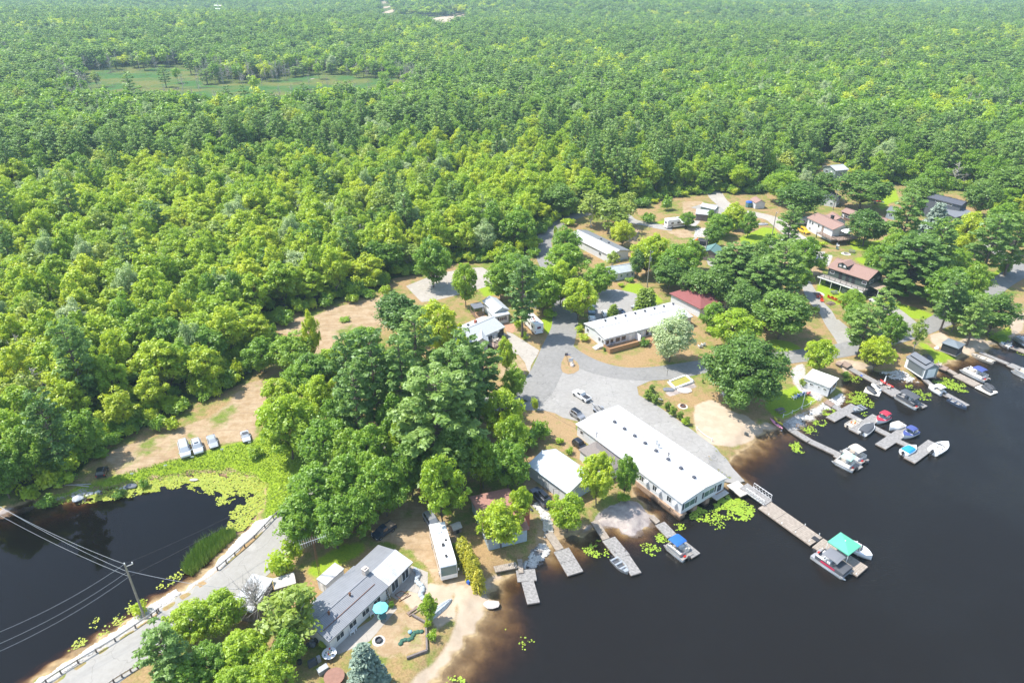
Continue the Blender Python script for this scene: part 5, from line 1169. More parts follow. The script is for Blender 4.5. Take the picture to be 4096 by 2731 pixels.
# ------------- boat trailer
c0 = P('b', 850, 245, LZ + .5); c1 = P('b', 945, 335, LZ + .5); d = c1 - c0
bt_ = empty('boat_trailer', (c0.x, c0.y, LZ), math.atan2(d.y, d.x), 'empty galvanised boat trailer hitched behind the white pickup', 'trailer'); L = d.length
f = MB().tube((0, 0, .5), (L * .45, 0, .5), .05); 
for s in (-1, 1): f.tube((L * .3, 0, .5), (L * .55, s * .8, .5), .045).tube((L * .55, s * .8, .5), (L, s * .8, .5), .045)
for x in (.55, .72, .88, .99): f.tube((L * x, -.8, .5), (L * x, .8, .5), .035)
f.build('frame', M_GALV, bt_)
for s in (-1, 1):
    MB().tube((L * .8, s * .9, .32), (L * .8, s * 1.08, .32), .32, .32, 14).build('wheel', M_TYRE, bt_); MB().box((L * .8, s * .98, .68), (.85, .24, .05)).build('mudguard', M_GALV, bt_)
    MB().box((L * .8, s * .45, .62), (L * .42, .12, .08)).build('bunk', M_CHAR, bt_)
# ------------- motorhomes and trailers
def motorhome(t, tail, nose, label, W=2.5, H=3.1, zc=1.6, m=None, cabm=None, over=False, windows=5, stripe=None, awn=None, roofstuff=True, name='motorhome', cat='motorhome', L=None, rust=False):
    a = P(t, *tail, LZ + zc); b = P(t, *nose, LZ + zc); d = (b - a).xy; ln = L or d.length; c = (a + b) / 2
    r = empty(name, (c.x, c.y, LZ), math.atan2(d.y, d.x), label, cat); m = m or PW
    l2 = ln / 2
    if over: prof = [(-l2, .45), (l2, .45), (l2, 1.15), (l2 - 1.0, 1.35), (l2 - 1.25, 1.95), (l2 - .35, 2.1), (l2 - .45, 2.65), (l2 - 1.0, H - .02), (-l2, H)]
    else: prof = [(-l2 + .05, .40), (l2 - .05, .40), (l2, 1.25), (l2 - .28, H - .35), (l2 - .6, H), (-l2 + .15, H), (-l2, H - .15)]
    n = len(prof); hw = W / 2
    vs = [(x, s * hw, z) for s in (-1, 1) for x, z in prof]
    MB().add(vs, [tuple(range(n)), tuple(range(2 * n - 1, n - 1, -1))] + [(i, (i + 1) % n, n + (i + 1) % n, n + i) for i in range(n)]).build('body', m, r, bevel=.09)
    if over:
        MB().add([(l2 - 1.02, -1.02, 1.38), (l2 - 1.02, 1.02, 1.38), (l2 - 1.22, .98, 1.93), (l2 - 1.22, -.98, 1.93)], [(0, 1, 2, 3)]).build('windshield', M_CGLASS, r, fix=False).location = (.03, 0, .01)
    else:
        MB().add([(l2 - .01, -hw * .92, 1.32), (l2 - .01, hw * .92, 1.32), (l2 - .25, hw * .90, H - .45), (l2 - .25, -hw * .90, H - .45)], [(0, 1, 2, 3)]).build('windshield', mat('motorhome_glass', (.10, .17, .16), .08, spec=.9), r, fix=False).location = (.03, 0, .01)
        for s in (-1, 1): MB().box((l2 - .15, s * (hw + .16), 1.9), (.12, .12, .42)).build('mirror', m, r)
    for s in (-1, 1):
        for k in range(windows):
            x = -l2 + ln * (k + .8) / (windows + .8); MB().box((x, s * (hw + .005), H * .62), (min(.95, ln / windows * .5), .03, .6)).build('window', M_CGLASS, r)
        if stripe: MB().box((0, s * (hw + .012), H * .34), (ln * .9, .02, .22)).box((-ln * .18, s * (hw + .013), H * .47), (ln * .5, .02, .1)).build('stripe', stripe, r)
    MB().box((-l2 - .01, 0, H * .64), (.03, 1.0, .6)).build('rear_window', mat('red_curtain_glass', (.20, .07, .09), .2) if over else M_CGLASS, r)
    MB().box((-l2 - .06, 0, .5), (.12, W * .9, .22)).build('rear_bumper', m, r)
    if roofstuff:
        for x, s_ in ((-.28, .8), (.05, .5), (.30, .42)): MB().box((x * ln, 0, H + .12), (s_ * 1.1, s_ * .8, .24)).build('roof_unit', M_TRIM if s_ > .6 else M_DARK, r, bevel=.04)
        MB().box((-.05 * ln, .6, H + .05), (.35, .35, .1)).build('roof_hatch', M_DARK, r)
    if rust: 
        for x, y, a_, b_ in ((-.1, 0, 1.6, .7), (-.25, .5, .9, .5), (.12, -.4, 1.2, .4)): MB().ball((x * ln, y, H - .01), .5, a_, b_, .04, n=9, m=3).build('rust_patch', mat('peeling_roof', (.30, .12, .07), .9, .4, 4), r)
    for fx in (-.28, .34):
        for s in (-1, 1):
            wh = MB().tube((fx * ln, s * (hw - .28), .42), (fx * ln, s * (hw + .02), .42), .43, .43, 16).build('wheel', M_TYRE, r); MB().tube((fx * ln, s * hw, .42), (fx * ln, s * (hw + .04), .42), .24, .2, 10).build('rim', M_RIM, wh)
    for s in (-1, 1): MB().box((l2 - .02, s * hw * .72, .85), (.08, .32, .2)).build('headlight', M_HEAD, r); MB().box((-l2 - .02, s * hw * .8, .95), (.05, .16, .3)).build('taillight', M_TAIL, r)
    if awn:
        s, x0, x1 = awn; MB().loft([[(x, s * (hw + .05), H - .1), (x, s * (hw + 1.9), H - .75), (x, s * (hw + 1.9), H - .80), (x, s * (hw + .05), H - .15)] for x in (x0 * ln, x1 * ln)]).build('awning', M_TRIM, r)
        for x in (x0, x1): MB().tube((x * ln, s * (hw + .05), 1.2), (x * ln, s * (hw + 1.88), H - .8), .03).build('awning_arm', M_GALV, r)
    return r
motorhome('a', (1758,722), (1872,1130), 'very long white motorhome on the dirt yard beside the grey cottage', 2.55, 3.2, 2.2, windows=6)
motorhome('c', (1050,705), (985,640), 'white motorhome with peeling rusty roof patches on the lawn corner', 2.4, 3.0, 2.0, over=True, windows=3, rust=True, L=7.0)
motorhome('e', (700,500), (915,475), 'striped white and grey motorhome with its awning out near the sheds', 2.5, 3.2, 1.9, windows=3, stripe=mat('taupe_stripe', (.20, .18, .15), .4), awn=(-1, .0, .45), L=9.0)
motorhome('f', (90,735), (0,740), 'silver camper van beside the brown roof house', 2.2, 2.6, 1.5, m=PS, over=True, windows=2, L=6.0, roofstuff=False, name='camper_van', cat='camper')
motorhome('e', (1980,715), (1800,735), 'white and black trailer half hidden behind the pine tops', 2.3, 2.8, 1.5, m=PW, windows=2, name='travel_trailer', cat='trailer', roofstuff=False, L=7.0)
# black snow trailer
c = P('e', 1100, 705, LZ + .9); tr_ = empty('enclosed_trailer', (c.x, c.y, LZ), math.radians(-25), 'black enclosed trailer with a white framed door in the pale yard', 'trailer')
n8 = [(-1.0, .5), (1.0, .5), (1.05, 1.5), (.6, 1.95), (-.6, 1.95), (-1.05, 1.5)]
MB().loft([[(x, y * k, z) for y, z in n8] for x, k in ((-2.2, 1), (1.6, 1), (2.1, .8))]).build('body', mat('black_trailer', (.02, .022, .03), .4), tr_)
MB().box((2.0, 0, 1.1), (.25, .1, 1.3)).box((1.95, -.7, 1.1), (.3, .08, 1.2)).box((1.95, .7, 1.1), (.3, .08, 1.2)).box((2.6, 0, .5), (1.2, .1, .1)).build('door_frame', M_TRIM, tr_)
for s in (-1, 1): MB().tube((-.3, s * 1.0, .35), (-.3, s * 1.15, .35), .35, .35, 12).build('wheel', M_TYRE, tr_)
# ------------------------------------------------------------ yard furniture
def G(t, x, y, z=None):
    p = P(t, x, y, LZ)
    if z is not None: p.z = z
    else: p.z = max(hz(p.x, p.y), .2)
    return p
def adirondack(t, x, y, rz, m, label, group, z=None, name='garden_chair'):
    r = empty(name, G(t, x, y, z), rz, label, 'chair', group)
    b = MB()
    for k in range(5): b.box((-.28 + .14 * k, .30, .62), (.12, .04, .85 + .1 * (2 - abs(k - 2))), rx=-.35)
    b.build('backrest', m, r)
    MB().box((0, -.02, .33), (.62, .62, .05), rx=.12).build('seat', m, r)
    for s in (-1, 1):
        MB().box((s * .38, -.02, .56), (.13, .75, .04)).build('arm', m, r); MB().box((s * .35, -.28, .27), (.06, .1, .55)).build('leg', m, r); MB().box((s * .35, .28, .25), (.06, .1, .5)).build('leg', m, r)
    return r
MW = mat('white_plastic', (.80, .80, .80), .5); MBL = mat('blue_plastic', (.02, .10, .45), .5); MPK = mat('pink_red_plastic', (.70, .22, .20), .5); MRD = mat('red_orange_plastic', (.70, .06, .02), .5); MGR = mat('grey_plastic', (.16, .18, .18), .6)
g_ = 'row of garden chairs by the flagpole'
for k, (x, y, m, c) in enumerate([(378,632,MW,'first, nearest the oak'), (402,622,MBL,'second from the oak'), (425,610,MW,'third from the oak'), (448,601,MBL,'fourth from the oak'), (466,596,MW,'fifth from the oak, by the flagpole'), (493,598,MPK,'pink, last in the row')]):
    adirondack('d', x, y, math.radians(205), m, ('%s garden chair in the flagpole row, %s' % ('blue' if m is MBL else 'white' if m is MW else 'pale red', c)), g_)
g_ = 'red garden chairs on the green lawn'
for x, y, a, c in [(172,640,60,'red chair at the left of the fire ring, closest to the lane'), (215,630,90,'red chair behind the fire ring'), (322,645,120,'first red chair of the diagonal line on the lawn'), (372,662,130,'second red chair of the diagonal line'), (420,685,135,'third red chair of the diagonal line'), (460,708,140,'fourth red chair of the diagonal line, nearest the bare patch'), (225,695,0,'small red chair facing the woodpile')]:
    adirondack('x', x, y, math.radians(a), MRD, c, g_)
for x, y, c in [(675,450,'big red chair on the green house balcony'), (588,480,'small red chair on the green house balcony')]: adirondack('x', x, y, math.radians(200), MRD, c, 'red chairs on the balcony', z=LZ + 2.54)
for x, y, c in [(1018,590,'red chair on the stone patio beside the porch')]: adirondack('x', x, y, 1, MRD, c, None)
for x, y, c in [(670,300,'white garden chair, left of the pair on the shaded terrace'), (715,278,'white garden chair, right of the pair on the shaded terrace')]: adirondack('q', x, y, 3.4, MW, c, 'white chairs on the terrace')
adirondack('q', 1300, 1450, 2.6, MGR, 'lone grey chair on the sand beach', None)
adirondack('q', 985, 945, 2.0, MW, 'white lounger chair in the oak shade', None)
for x, y, c in [(1083,1010,'white plastic chair, right of two under the cottage eave'), (1062,1040,'white plastic chair, left of two under the cottage eave'), (1210,845,'white chair left of the turquoise umbrella'), (1270,850,'white chair just below the turquoise umbrella'), (1350,735,'grey chair behind the turquoise umbrella')]:
    adirondack('i', x, y, 2.2, MW if 'white' in c else MGR, c, None)
for x, y, c in [(408,392,'cedar chair on the motel deck, left'), (452,385,'cedar chair on the motel deck, right')]: adirondack('y', x, y, 3.6, M_DECK, c, 'cedar chairs on the motel deck', z=LZ + .5)
for x, y, c in [(1120,500,'cream lounge chair left of the folded parasol on the kayak dock'), (1190,528,'cream lounge chair right of the folded parasol on the kayak dock')]: adirondack('d', x, y, 1.0, M_CREAM, c, 'chairs on the kayak dock', z=.46)
for x, y, c in [(1625,350,'pale chair on the timber landing of the clean plank dock')]: adirondack('d', x, y, 1.0, M_CREAM, c, None, z=LZ + .05)
for x, y, c in [(390,1040,'green lawn chair by the upper fire ring'), (395,1010,'white lawn chair above the upper fire ring'), (235,1000,'yellow lawn chair on the slope')]: adirondack('f', x, y, .5, {'g': M_SHT, 'w': MW, 'y': M_YELLOW}[c[0]], c, None)
adirondack('v', 905, 600, 1.0, M_CREAM, 'cream lounge chair on the bungalow deck', None, z=LZ + .8)
adirondack('v', 878, 615, 2.0, M_CREAM, 'beige chair at the deck rail of the bungalow', None, z=LZ + .8)
adirondack('v', 990, 520, 2.0, M_CREAM, 'cream chair beside the dark garage door', None)
for x, y, c in [(862,275,'bright blue chair, nearest of the blue chairs beside the motel'), (895,250,'bright blue chair, farther beside the motel')]: adirondack('y', x, y, 2.0, M_BRBLUE, c, None)
def picnic(t, x, y, rz, label, m):
    r = empty('picnic_table', G(t, x, y), rz, label, 'picnic table', 'picnic tables')
    b = MB()
    for k in range(5): b.box((0, -.3 + .15 * k, .74), (1.8, .13, .04))
    b.build('table_top', m, r)
    for s in (-1, 1):
        MB().box((0, s * .72, .44), (1.8, .26, .04)).build('bench', m, r)
        MB().box((s * .65, 0, .40), (.07, 1.6, .08)).box((s * .65, -.35, .37), (.07, .08, .8), rx=.4).box((s * .65, .35, .37), (.07, .08, .8), rx=-.4).build('leg', m, r)
picnic('d', 258, 748, .5, 'grey picnic table near the end of the rope fence', M_WOOD); picnic('x', 388, 585, .1, 'dark grey picnic table on the lawn above the red chairs', MGR); picnic('f', 540, 1072, -.6, 'dark picnic table by the upper fire ring', MGR)
def firepit(t, x, y, label, r=.5, m=None):
    o = empty('fire_pit', G(t, x, y), 0, label, 'fire pit'); b = MB()
    for k in range(12): a = k * math.pi / 6; b.box((r * math.cos(a), r * math.sin(a), .14), (.12, .28, .3), rz=a)
    b.build('ring', m or M_RUST, o); MB().tube((0, 0, -.01), (0, 0, .06), r * .9, r * .9, 14).build('ash', M_CHAR, o)
    MB().tube((0, 0, -.02), (0, 0, .012), r * 1.9, r * 2.1, 18).build('sand_bed', M_CONCB, o)
firepit('q', 440, 1090, 'rusty fire ring on a sandy circle near the clipped shrubs'); firepit('i', 1345, 1125, 'dark fire ring on the lawn below the grey cottage', .42, M_IRON); firepit('f', 480, 1085, 'stone fire ring on the dry slope', .7, M_CONCB); firepit('x', 165, 590, 'fire ring of pale stones beside the lane', .9, M_CONCB)
def umbrella(t, x, y, rad, h, label, m, z=None, n=8, square=False, name='parasol'):
    g0 = G(t, x, y, z); r = empty(name, g0, .3, label, 'umbrella')
    v = [(0, 0, h + rad * .28)]; k = 4 if square else n
    for i in range(k): a = 2 * math.pi * i / k; v.append((rad * math.cos(a), rad * math.sin(a), h))
    for i in range(k): a = 2 * math.pi * i / k; v.append((rad * math.cos(a), rad * math.sin(a), h - .12))
    MB().add(v, [(0, i + 1, (i + 1) % k + 1) for i in range(k)] + [(i + 1, k + i + 1, k + (i + 1) % k + 1, (i + 1) % k + 1) for i in range(k)]).build('canopy', m, r, fix=False)
    MB().tube((0, 0, 0), (0, 0, h + rad * .3), .03).build('pole', M_GALV, r); MB().tube((0, 0, 0), (0, 0, .08), .3, .25, 10).build('base', M_IRON, r)
    return r
umbrella('i', 1378, 888, 1.08, 2.1, 'turquoise patio umbrella in front of the grey cottage', mat('turquoise_fabric', (.16, .56, .62), .8))
tb = empty('patio_table', G('i', 1385, 905), 0, 'green round patio table under the turquoise umbrella', 'table'); MB().tube((0, 0, .7), (0, 0, .74), .65, .65, 20).build('table_top', M_SHT, tb)
for a in (0, 2.1, 4.2): MB().tube((.1, 0, .7), (.45 * math.cos(a), .45 * math.sin(a), 0), .03).build('leg', M_IRON, tb)
def folded(t, x, y, label, z=None):
    r = empty('folded_parasol', G(t, x, y, z), 0, label, 'umbrella'); MB().tube((0, 0, .9), (0, 0, 2.3), .20, .05, 8).build('fabric', MW, r); MB().tube((0, 0, 0), (0, 0, 2.4), .025).build('pole', M_GALV, r); MB().tube((0, 0, 0), (0, 0, .08), .28, .25, 10).build('base', M_IRON, r)
folded('d', 1152, 498, 'white folded parasol on the kayak dock', .46); folded('v', 760, 310, 'white folded parasol on the deck of the small white house', LZ + .6)
umbrella('v', 682, 262, 1.0, 2.2, 'small white parasol at the corner of the small house deck', MW, n=6)
# green gazebo tent on the pier
p = P('m', 1800, 740, .5); gt = empty('canopy_tent', p, math.radians(-55), 'green square canopy tent standing on the main pier', 'canopy'); a = 1.75
MB().add([(-a, -a, 2.2), (a, -a, 2.2), (a, a, 2.2), (-a, a, 2.2), (0, 0, 2.75), (-a, -a, 2.05), (a, -a, 2.05), (a, a, 2.05), (-a, a, 2.05)], [(0, 1, 4), (1, 2, 4), (2, 3, 4), (3, 0, 4), (0, 5, 6, 1), (1, 6, 7, 2), (2, 7, 8, 3), (3, 8, 5, 0)]).build('canopy', mat('green_canopy', (.10, .40, .27), .8), gt, fix=False)
MB().ball((0, 0, 2.78), .1, n=6, m=4).build('finial', M_TRIM, gt)
for x in (-1, 1):
    for y in (-1, 1): MB().box((x * 1.68, y * 1.68, 1.08), (.06, .06, 2.16)).build('post', M_TRIM, gt)
# flagpole
fp = empty('flagpole', G('d', 445, 710), 0, 'white bare flagpole rising from the rope fence', 'flagpole'); MB().tube((0, 0, 0), (0, 0, 6.2), .06, .03).build('pole', M_TRIM, fp); MB().ball((0, 0, 6.25), .09, n=8, m=5).build('ball', M_YELLOW, fp); MB().tube((0, 0, -.05), (0, 0, .3), .22, .2, 10).build('base', M_CONCB, fp)
# rope fence
def ropefence(t, pts, label, hh=.75, name='rope_fence'):
    ps = [G(t, x, y) for x, y in pts]; r = empty(name, ps[0], 0, label, 'fence')
    for p in ps: q = p - ps[0]; MB().tube(q, q + Vector((0, 0, hh)), .08, .08, 8).ball(q + Vector((0, 0, hh)), .1, n=8, m=4).build('post', M_TRIM, r)
    for a, b in zip(ps, ps[1:]):
        a = a - ps[0] + Vector((0, 0, hh * .8)); b = b - ps[0] + Vector((0, 0, hh * .8)); MB().path([a.lerp(b, k / 6) - Vector((0, 0, .28 * math.sin(math.pi * k / 6))) for k in range(7)], .03, 5).build('rope', M_TRIM, r)
ropefence('d', [(285,785), (362,750), (443,708), (523,668), (585,632)], 'white rope fence along the gravel breakwater edge'); ropefence('q', [(627,1412), (830,1560)], 'low white rope between two posts at the foot of the beach')
ropefence('d', [(437,545), (505,590)], 'two white posts with rope behind the garden chairs')
# signs on the island
s1 = empty('notice_board', G('c', 1370, 1085), .15, 'white notice board with blue heading on the dry traffic island', 'sign'); MB().box((0, 0, 1.45), (1.05, .06, 1.0)).build('board', M_TRIM, s1)
for x in (-.48, .48): MB().box((x, 0, .95), (.07, .07, 1.9)).build('post', M_WOOD, s1)
MB().box((0, -.034, 1.5), (.10, .01, .7)).box((-.2, -.034, 1.5), (.06, .01, .6)).box((.2, -.034, 1.5), (.06, .01, .6)).build('faded_print', mat('faded_blue_print', (.55, .58, .75), .7), s1)
s2 = empty('street_sign', G('c', 1345, 1075), .2, 'small blue street name sign on a thin post at the island', 'sign'); MB().tube((0, 0, 0), (0, 0, 2.7), .025).build('post', M_GALV, s2); MB().box((.1, 0, 2.55), (.85, .02, .16)).build('blade', mat('street_blue', (.06, .14, .42), .5), s2)
s3 = empty('post_board', G('c', 1335, 1048), .1, 'row of small brown slats on a leaning post, left on the island', 'sign'); MB().box((-.18, 0, 1.9), (.75, .05, .75)).build('slat_board', M_WOOD, s3); MB().box((0, 0, .8), (.08, .08, 1.7), ry=-.12).build('post', M_WOOD, s3)
def rock(t, x, y, s, label, sx=1, sz=.6, m=None, rz=0, group=None):
    g0 = G(t, x, y); r = empty('boulder', g0 + Vector((0, 0, s * .1)), rz, label, 'rock', group); b = MB().ball((0, 0, 0), s, sx, 1, sz, n=10, m=7)
    b.v = [(vx * (1 + .15 * math.sin(vx * 5 + x)), vy * (1 + .15 * math.cos(vy * 7 + y)), vz * (1 + .2 * math.sin(vx * 6 + vy * 4))) for vx, vy, vz in b.v]; b.build('stone', m or M_STONE, r); return r
rock('c', 1385, 1085, .8, 'pale painted boulder on the traffic island', .7, .8); rock('d', 275, 880, .2, 'small stone by the kayaks')
rock('a', 2265, 1418, .8, 'flat grey rock awash at the sandy shore', 1.5, .3); rock('n', 985, 760, .55, 'white boulder on the lawn beside the gazebo', 1, .8, M_TRIM); rock('x', 1195, 505, 1.1, 'pale covered boulder on the dry slope right of the green house', 1, .9)
rock('g', 650, 1030, .8, 'grey boulder at the near bank of the pond', 1.2, .5, M_SHG); rock('g', 1650, 868, .4, 'long pale stone among the pads at the pond bank', 1.8, .3); rock('g', 1110, 925, .7, 'dark rock half under the pond bank shrubs', 1.5, .4, M_SHM)
# raised bed on the beach lawn
rb0 = P('q', 415, 765, LZ); rbd = empty('raised_bed', rb0, math.radians(14), 'rectangular planting bed with a thick white rim', 'planter')
cs = [P('q', x, y, LZ) - rb0 for x, y in ((248,775), (475,690), (580,770), (335,860))]; Ri = Matrix.Rotation(-math.radians(14), 3, 'Z'); cs = [Ri @ c for c in cs]; b = MB()
for a, c in zip(cs, cs[1:] + cs[:1]): d = c - a; b.box((a + c) / 2 + Vector((0, 0, .2)), (d.length + .3, .35, .5), rz=math.atan2(d.y, d.x))
b.build('rim', M_TRIM, rbd); MB().prism([(c.x, c.y) for c in cs], 0, .25).build('soil', mat('soil', (.22, .19, .06), .95, .4, 4, col2=(.35, .33, .05)), rbd)
rock('q', 250, 870, .9, 'flat dark rock left below the white rimmed bed', 1.6, .25, M_SHM); rock('q', 460, 880, 1.1, 'pale flat rock below the white rimmed bed', 1.5, .2)
# utility poles and wires
def pole(t, bx, by, tx, ty, label, arm=True, can=False, hgt=None):
    b = G(t, bx, by); ox, oy, s = TILES[t]; lo, hi = 2.0, 18.0
    for _ in range(30):
        m_ = (lo + hi) / 2; q = b + Vector((0, 0, m_)) - cam.location; dep = q.y * math.cos(PITCH) - q.z * math.sin(PITCH); up = q.y * math.sin(PITCH) + q.z * math.cos(PITCH)
        v = 1365.5 - F * up / dep
        if v < oy + ty / s: hi = m_
        else: lo = m_
    H_ = hgt or lo; r = empty('utility_pole', b, .6, label, 'utility pole'); MB().tube((0, 0, -.3), (0, 0, H_), .17, .11, 10).build('pole', mat('pole_wood', (.30, .27, .22), .9, .3, 3), r)
    if arm: MB().box((.45, 0, H_ - .5), (.9, .07, .09)).build('bracket', M_GALV, r); MB().tube((.85, 0, H_ - .45), (.85, 0, H_ - .15), .07).tube((0, 0, H_), (0, 0, H_ + .2), .07).build('insulator', M_TRIM, r)
    if can: MB().tube((.32, 0, H_ - 3.0), (.32, 0, H_ - 1.9), .26, .26, 12).build('transformer', M_GALV, r)
    return b + Vector((0, 0, H_))
T1 = pole('h', 1235, 1000, 1105, 545, 'tall wooden utility pole at the causeway riprap above the black pond')
T2 = pole('r', 1975, 1170, 1977, 690, 'utility pole with a grey transformer beside the twin cedars', can=True)
T3 = pole('e', 1093, 875, 1107, 655, 'utility pole at the pale yard below the black trailer', arm=False)
T4 = pole('e', 1797, 640, 1828, 390, 'slender utility pole on the lawn beside the gravel lane')
T5 = pole('f', 345, 628, 388, 415, 'utility pole in front of the black roofed cottage')
WZ = T1.z
def wire(a, b, sag, label, r=.022, m=None):
    a = Vector(a); b = Vector(b); n = 24; pts = [a.lerp(b, k / n) - Vector((0, 0, 4 * sag * (k / n) * (1 - k / n))) for k in range(n + 1)]
    o = MB().path(pts, r, 5).build('overhead_wire', m or M_GALV); tag(o, label, 'wire', 'overhead wires')
for dz, lab in ((0, 'upper'), (-1.4, 'middle'), (-2.3, 'lower')):
    wire(T1 + Vector((0, 0, dz)), P('h', -260, (-60 if dz == 0 else -75 if dz > -2 else 10) - 30, WZ + dz), 1.0, '%s overhead wire running from the pond pole to the upper left bank' % lab, .02)
    wire(T1 + Vector((0, 0, dz)), P('h', -500, 1310 - dz * 80, WZ + dz), 1.2, '%s overhead wire running from the pond pole along the pond to the lower left' % lab, .016)
wire(T1, P('a', 800, 60, WZ), 1.0, 'top wire from the pond pole over the causeway to the right', .018, M_IRON); wire(T1 - Vector((0, 0, 2.3)), P('a', 860, 20, WZ - 2), 1.0, 'low wire from the pond pole over the causeway to the right', .03, M_IRON)
wire(T1 - Vector((0, 0, 1.2)), P('i', 60, 600, 5), .6, 'short service wire dropping from the pond pole to the roadside shed', .03)
wire(T2, P('r', 1290, 1500, 7), .8, 'service wire crossing the motel parking lot', .02, M_IRON); wire(T4, T5, 1.2, 'wire between the lane pole and the black roof cottage pole', .02, M_IRON)
wire(P('b', 915, 600, 5.0), P('b', 215, 190, 8), .6, 'wire from the hall roof mast across the gravel lot', .016, M_IRON)
# antenna masts
def antenna(t, x, y, h, label, rz, n=11, L=3.2, lattice=True, s=1.0):
    g0 = G(t, x, y); r = empty('antenna_mast', g0, rz, label, 'antenna'); b = MB()
    if lattice:
        for a in (0, 2.09, 4.19): b.tube((.17 * math.cos(a), .17 * math.sin(a), 0), (.12 * math.cos(a), .12 * math.sin(a), h), .025, n=5)
        k = int(h / .5)
        for j in range(k):
            for a in (0, 2.09, 4.19): b.tube((.16 * math.cos(a), .16 * math.sin(a), j * .5), (.16 * math.cos(a + 2.09), .16 * math.sin(a + 2.09), j * .5 + .5), .015, n=4)
    else: b.tube((0, 0, 0), (0, 0, h), .05)
    b.build('mast', M_RUST, r); e = MB().tube((-L / 2, 0, h + .3), (L / 2, 0, h + .5), .03).tube((0, 0, h), (0, 0, h + .4), .03)
    for j in range(n): x_ = -L / 2 + L * j / (n - 1); w_ = (.95 - .5 * j / n) * s; zz = h + .3 + .2 * j / (n - 1); e.tube((x_, -w_, zz), (x_, w_, zz + .04), .014, n=4)
    e.build('aerial', M_GALV, r)
antenna('i', 745, 540, 8.4, 'tall rusty lattice mast with a television aerial behind the grey cottage', math.radians(25), 13, 3.6)
antenna('u', 578, 345, 4.2, 'lattice mast with a television aerial at the red-brown roofed cottage', math.radians(25), 11, 3.0)
# guardrail on the causeway
def guardrail(t, pts, label):
    ps = catmull([P(t, x, y).xy for x, y in pts], 2.2); ps = [Vector((p.x, p.y, LZ)) for p in ps]; r = empty('guardrail', ps[0], 0, label, 'guardrail'); b = MB(); pb = MB()
    rel = [p - ps[0] for p in ps]; secs = []
    for i, p in enumerate(rel):
        d = (rel[min(i + 1, len(rel) - 1)] - rel[max(0, i - 1)]).normalized(); n_ = Vector((-d.y, d.x, 0)); secs.append([p + n_ * o + Vector((0, 0, z)) for o, z in ((0, .45), (.06, .5), (0, .58), (.06, .66), (0, .75), (-.03, .75), (-.03, .45))])
        MB().box(p + Vector((0, 0, .33)), (.14, .16, .8)).build('post', M_WOOD, r)
    b.loft(secs).build('rail', M_GALV, r)
guardrail('o', [(75,1598), (107,1568), (180,1522), (265,1472), (349,1416), (365,1404)], 'steel guardrail between the causeway and the pond, near length')
guardrail('o', [(500,1309), (540,1275), (585,1236), (628,1191), (640,1180)], 'steel guardrail on the causeway, upper length by the reeds'); guardrail('o', [(240,1585), (262,1567), (301,1543), (330,1525)], 'short guardrail on the lake side of the causeway')
# barrels, logs, odds and ends
def barrel(t, x, y, m, label, lying=False, r=.3, h=.85, name='barrel'):
    e = empty(name, G(t, x, y), .8, label, name.replace('_', ' ')); b = MB()
    A, B = ((0, 0, .02), (0, 0, h)) if not lying else ((-h / 2, 0, r), (h / 2, 0, r)); b.tube(A, B, r, r, 14); b.build('drum', m, e)
    for f in (.3, .7): c = Vector(A).lerp(Vector(B), f); c2 = Vector(A).lerp(Vector(B), f + .03); MB().tube(c, c2, r * 1.04, r * 1.04, 14).build('hoop', m, e)
barrel('a', 2030, 1150, MBL, 'blue plastic barrel near the front of the long motorhome'); barrel('a', 2066, 1245, MBL, 'blue barrel leaning by the gold cedars', True)
barrel('d', 962, 418, MBL, 'blue tub on the kayak dock', r=.25, h=.3, name='tub'); barrel('i', 520, 1360, M_IRON, 'dark drum on the shaded lawn at the lower left')
for k, (x, y) in enumerate(((640, 1175), (690, 1140), (665, 1185), (610, 1190), (655, 1150))): 
    e = tag(MB().ball((0, 0, .35), .38, n=12, m=8).build('round_float', M_IRON if k % 2 else M_SHM, None, True, G('i', x, y)), '%s mooring float, %s in the heap at the cottage corner' % ('black' if k % 2 else 'grey', ['left front', 'rightmost', 'lower middle', 'leftmost', 'upper middle'][k]), 'float', 'heap of mooring floats')
def logs(t, x, y, n, L, rz, label, m=None, spread=.9):
    e = empty('log_pile', G(t, x, y), rz, label, 'log pile'); random.seed(int(x))
    for k in range(n): a = random.uniform(-.3, .3); yy = random.uniform(-spread, spread); zz = .12 + .16 * (k // 6); MB().tube((-L / 2 * math.cos(a), yy - L / 2 * math.sin(a), zz), (L / 2 * math.cos(a), yy + L / 2 * math.sin(a), zz), .11, .09, 7).build('log', m or M_WOOD, e)
logs('x', 350, 725, 12, 2.2, .4, 'pile of tan split logs below the red chairs', M_DECKB); logs('x', 165, 600, 10, 1.5, 0, 'dark stacked firewood at the fire ring by the lane'); logs('i', 1710, 825, 6, 1.8, .7, 'brown boards heaped beside the sapling on the beach', M_DECKB, .4)
logs('u', 1470, 560, 5, 3.4, -.9, 'dark timber frame lying beside the brick chimney', M_IRON, 1.2); logs('g', 660, 943, 2, 4.4, .15, 'fallen pale logs on the pond bank', M_DEAD, .3); logs('f', 2080, 890, 5, 4, .6, 'felled trunks beside the woodland lane', M_DEAD, .8)
sw = empty('swing_frame', G('i', 1590, 650), .5, 'rusty folded metal frame lying on the terrace', 'frame'); MB().path([(-.9, .5, .1), (-.6, -.7, .5), (.9, -.2, .1), (.0, .4, .5), (-.9, .5, .1)], .05).build('tubes', M_RUST, sw); MB().tube((-.8, -.9, .08), (1.1, -.6, .08), .05).build('cross_bar', M_RUST, sw)
ld_ = empty('ladder', G('i', 1455, 690), math.radians(50), 'white ladder leaning against the cottage eave', 'ladder'); lb = MB()
for s in (-.22, .22): lb.tube((s, 0, 0), (s, .9, 2.6), .03)
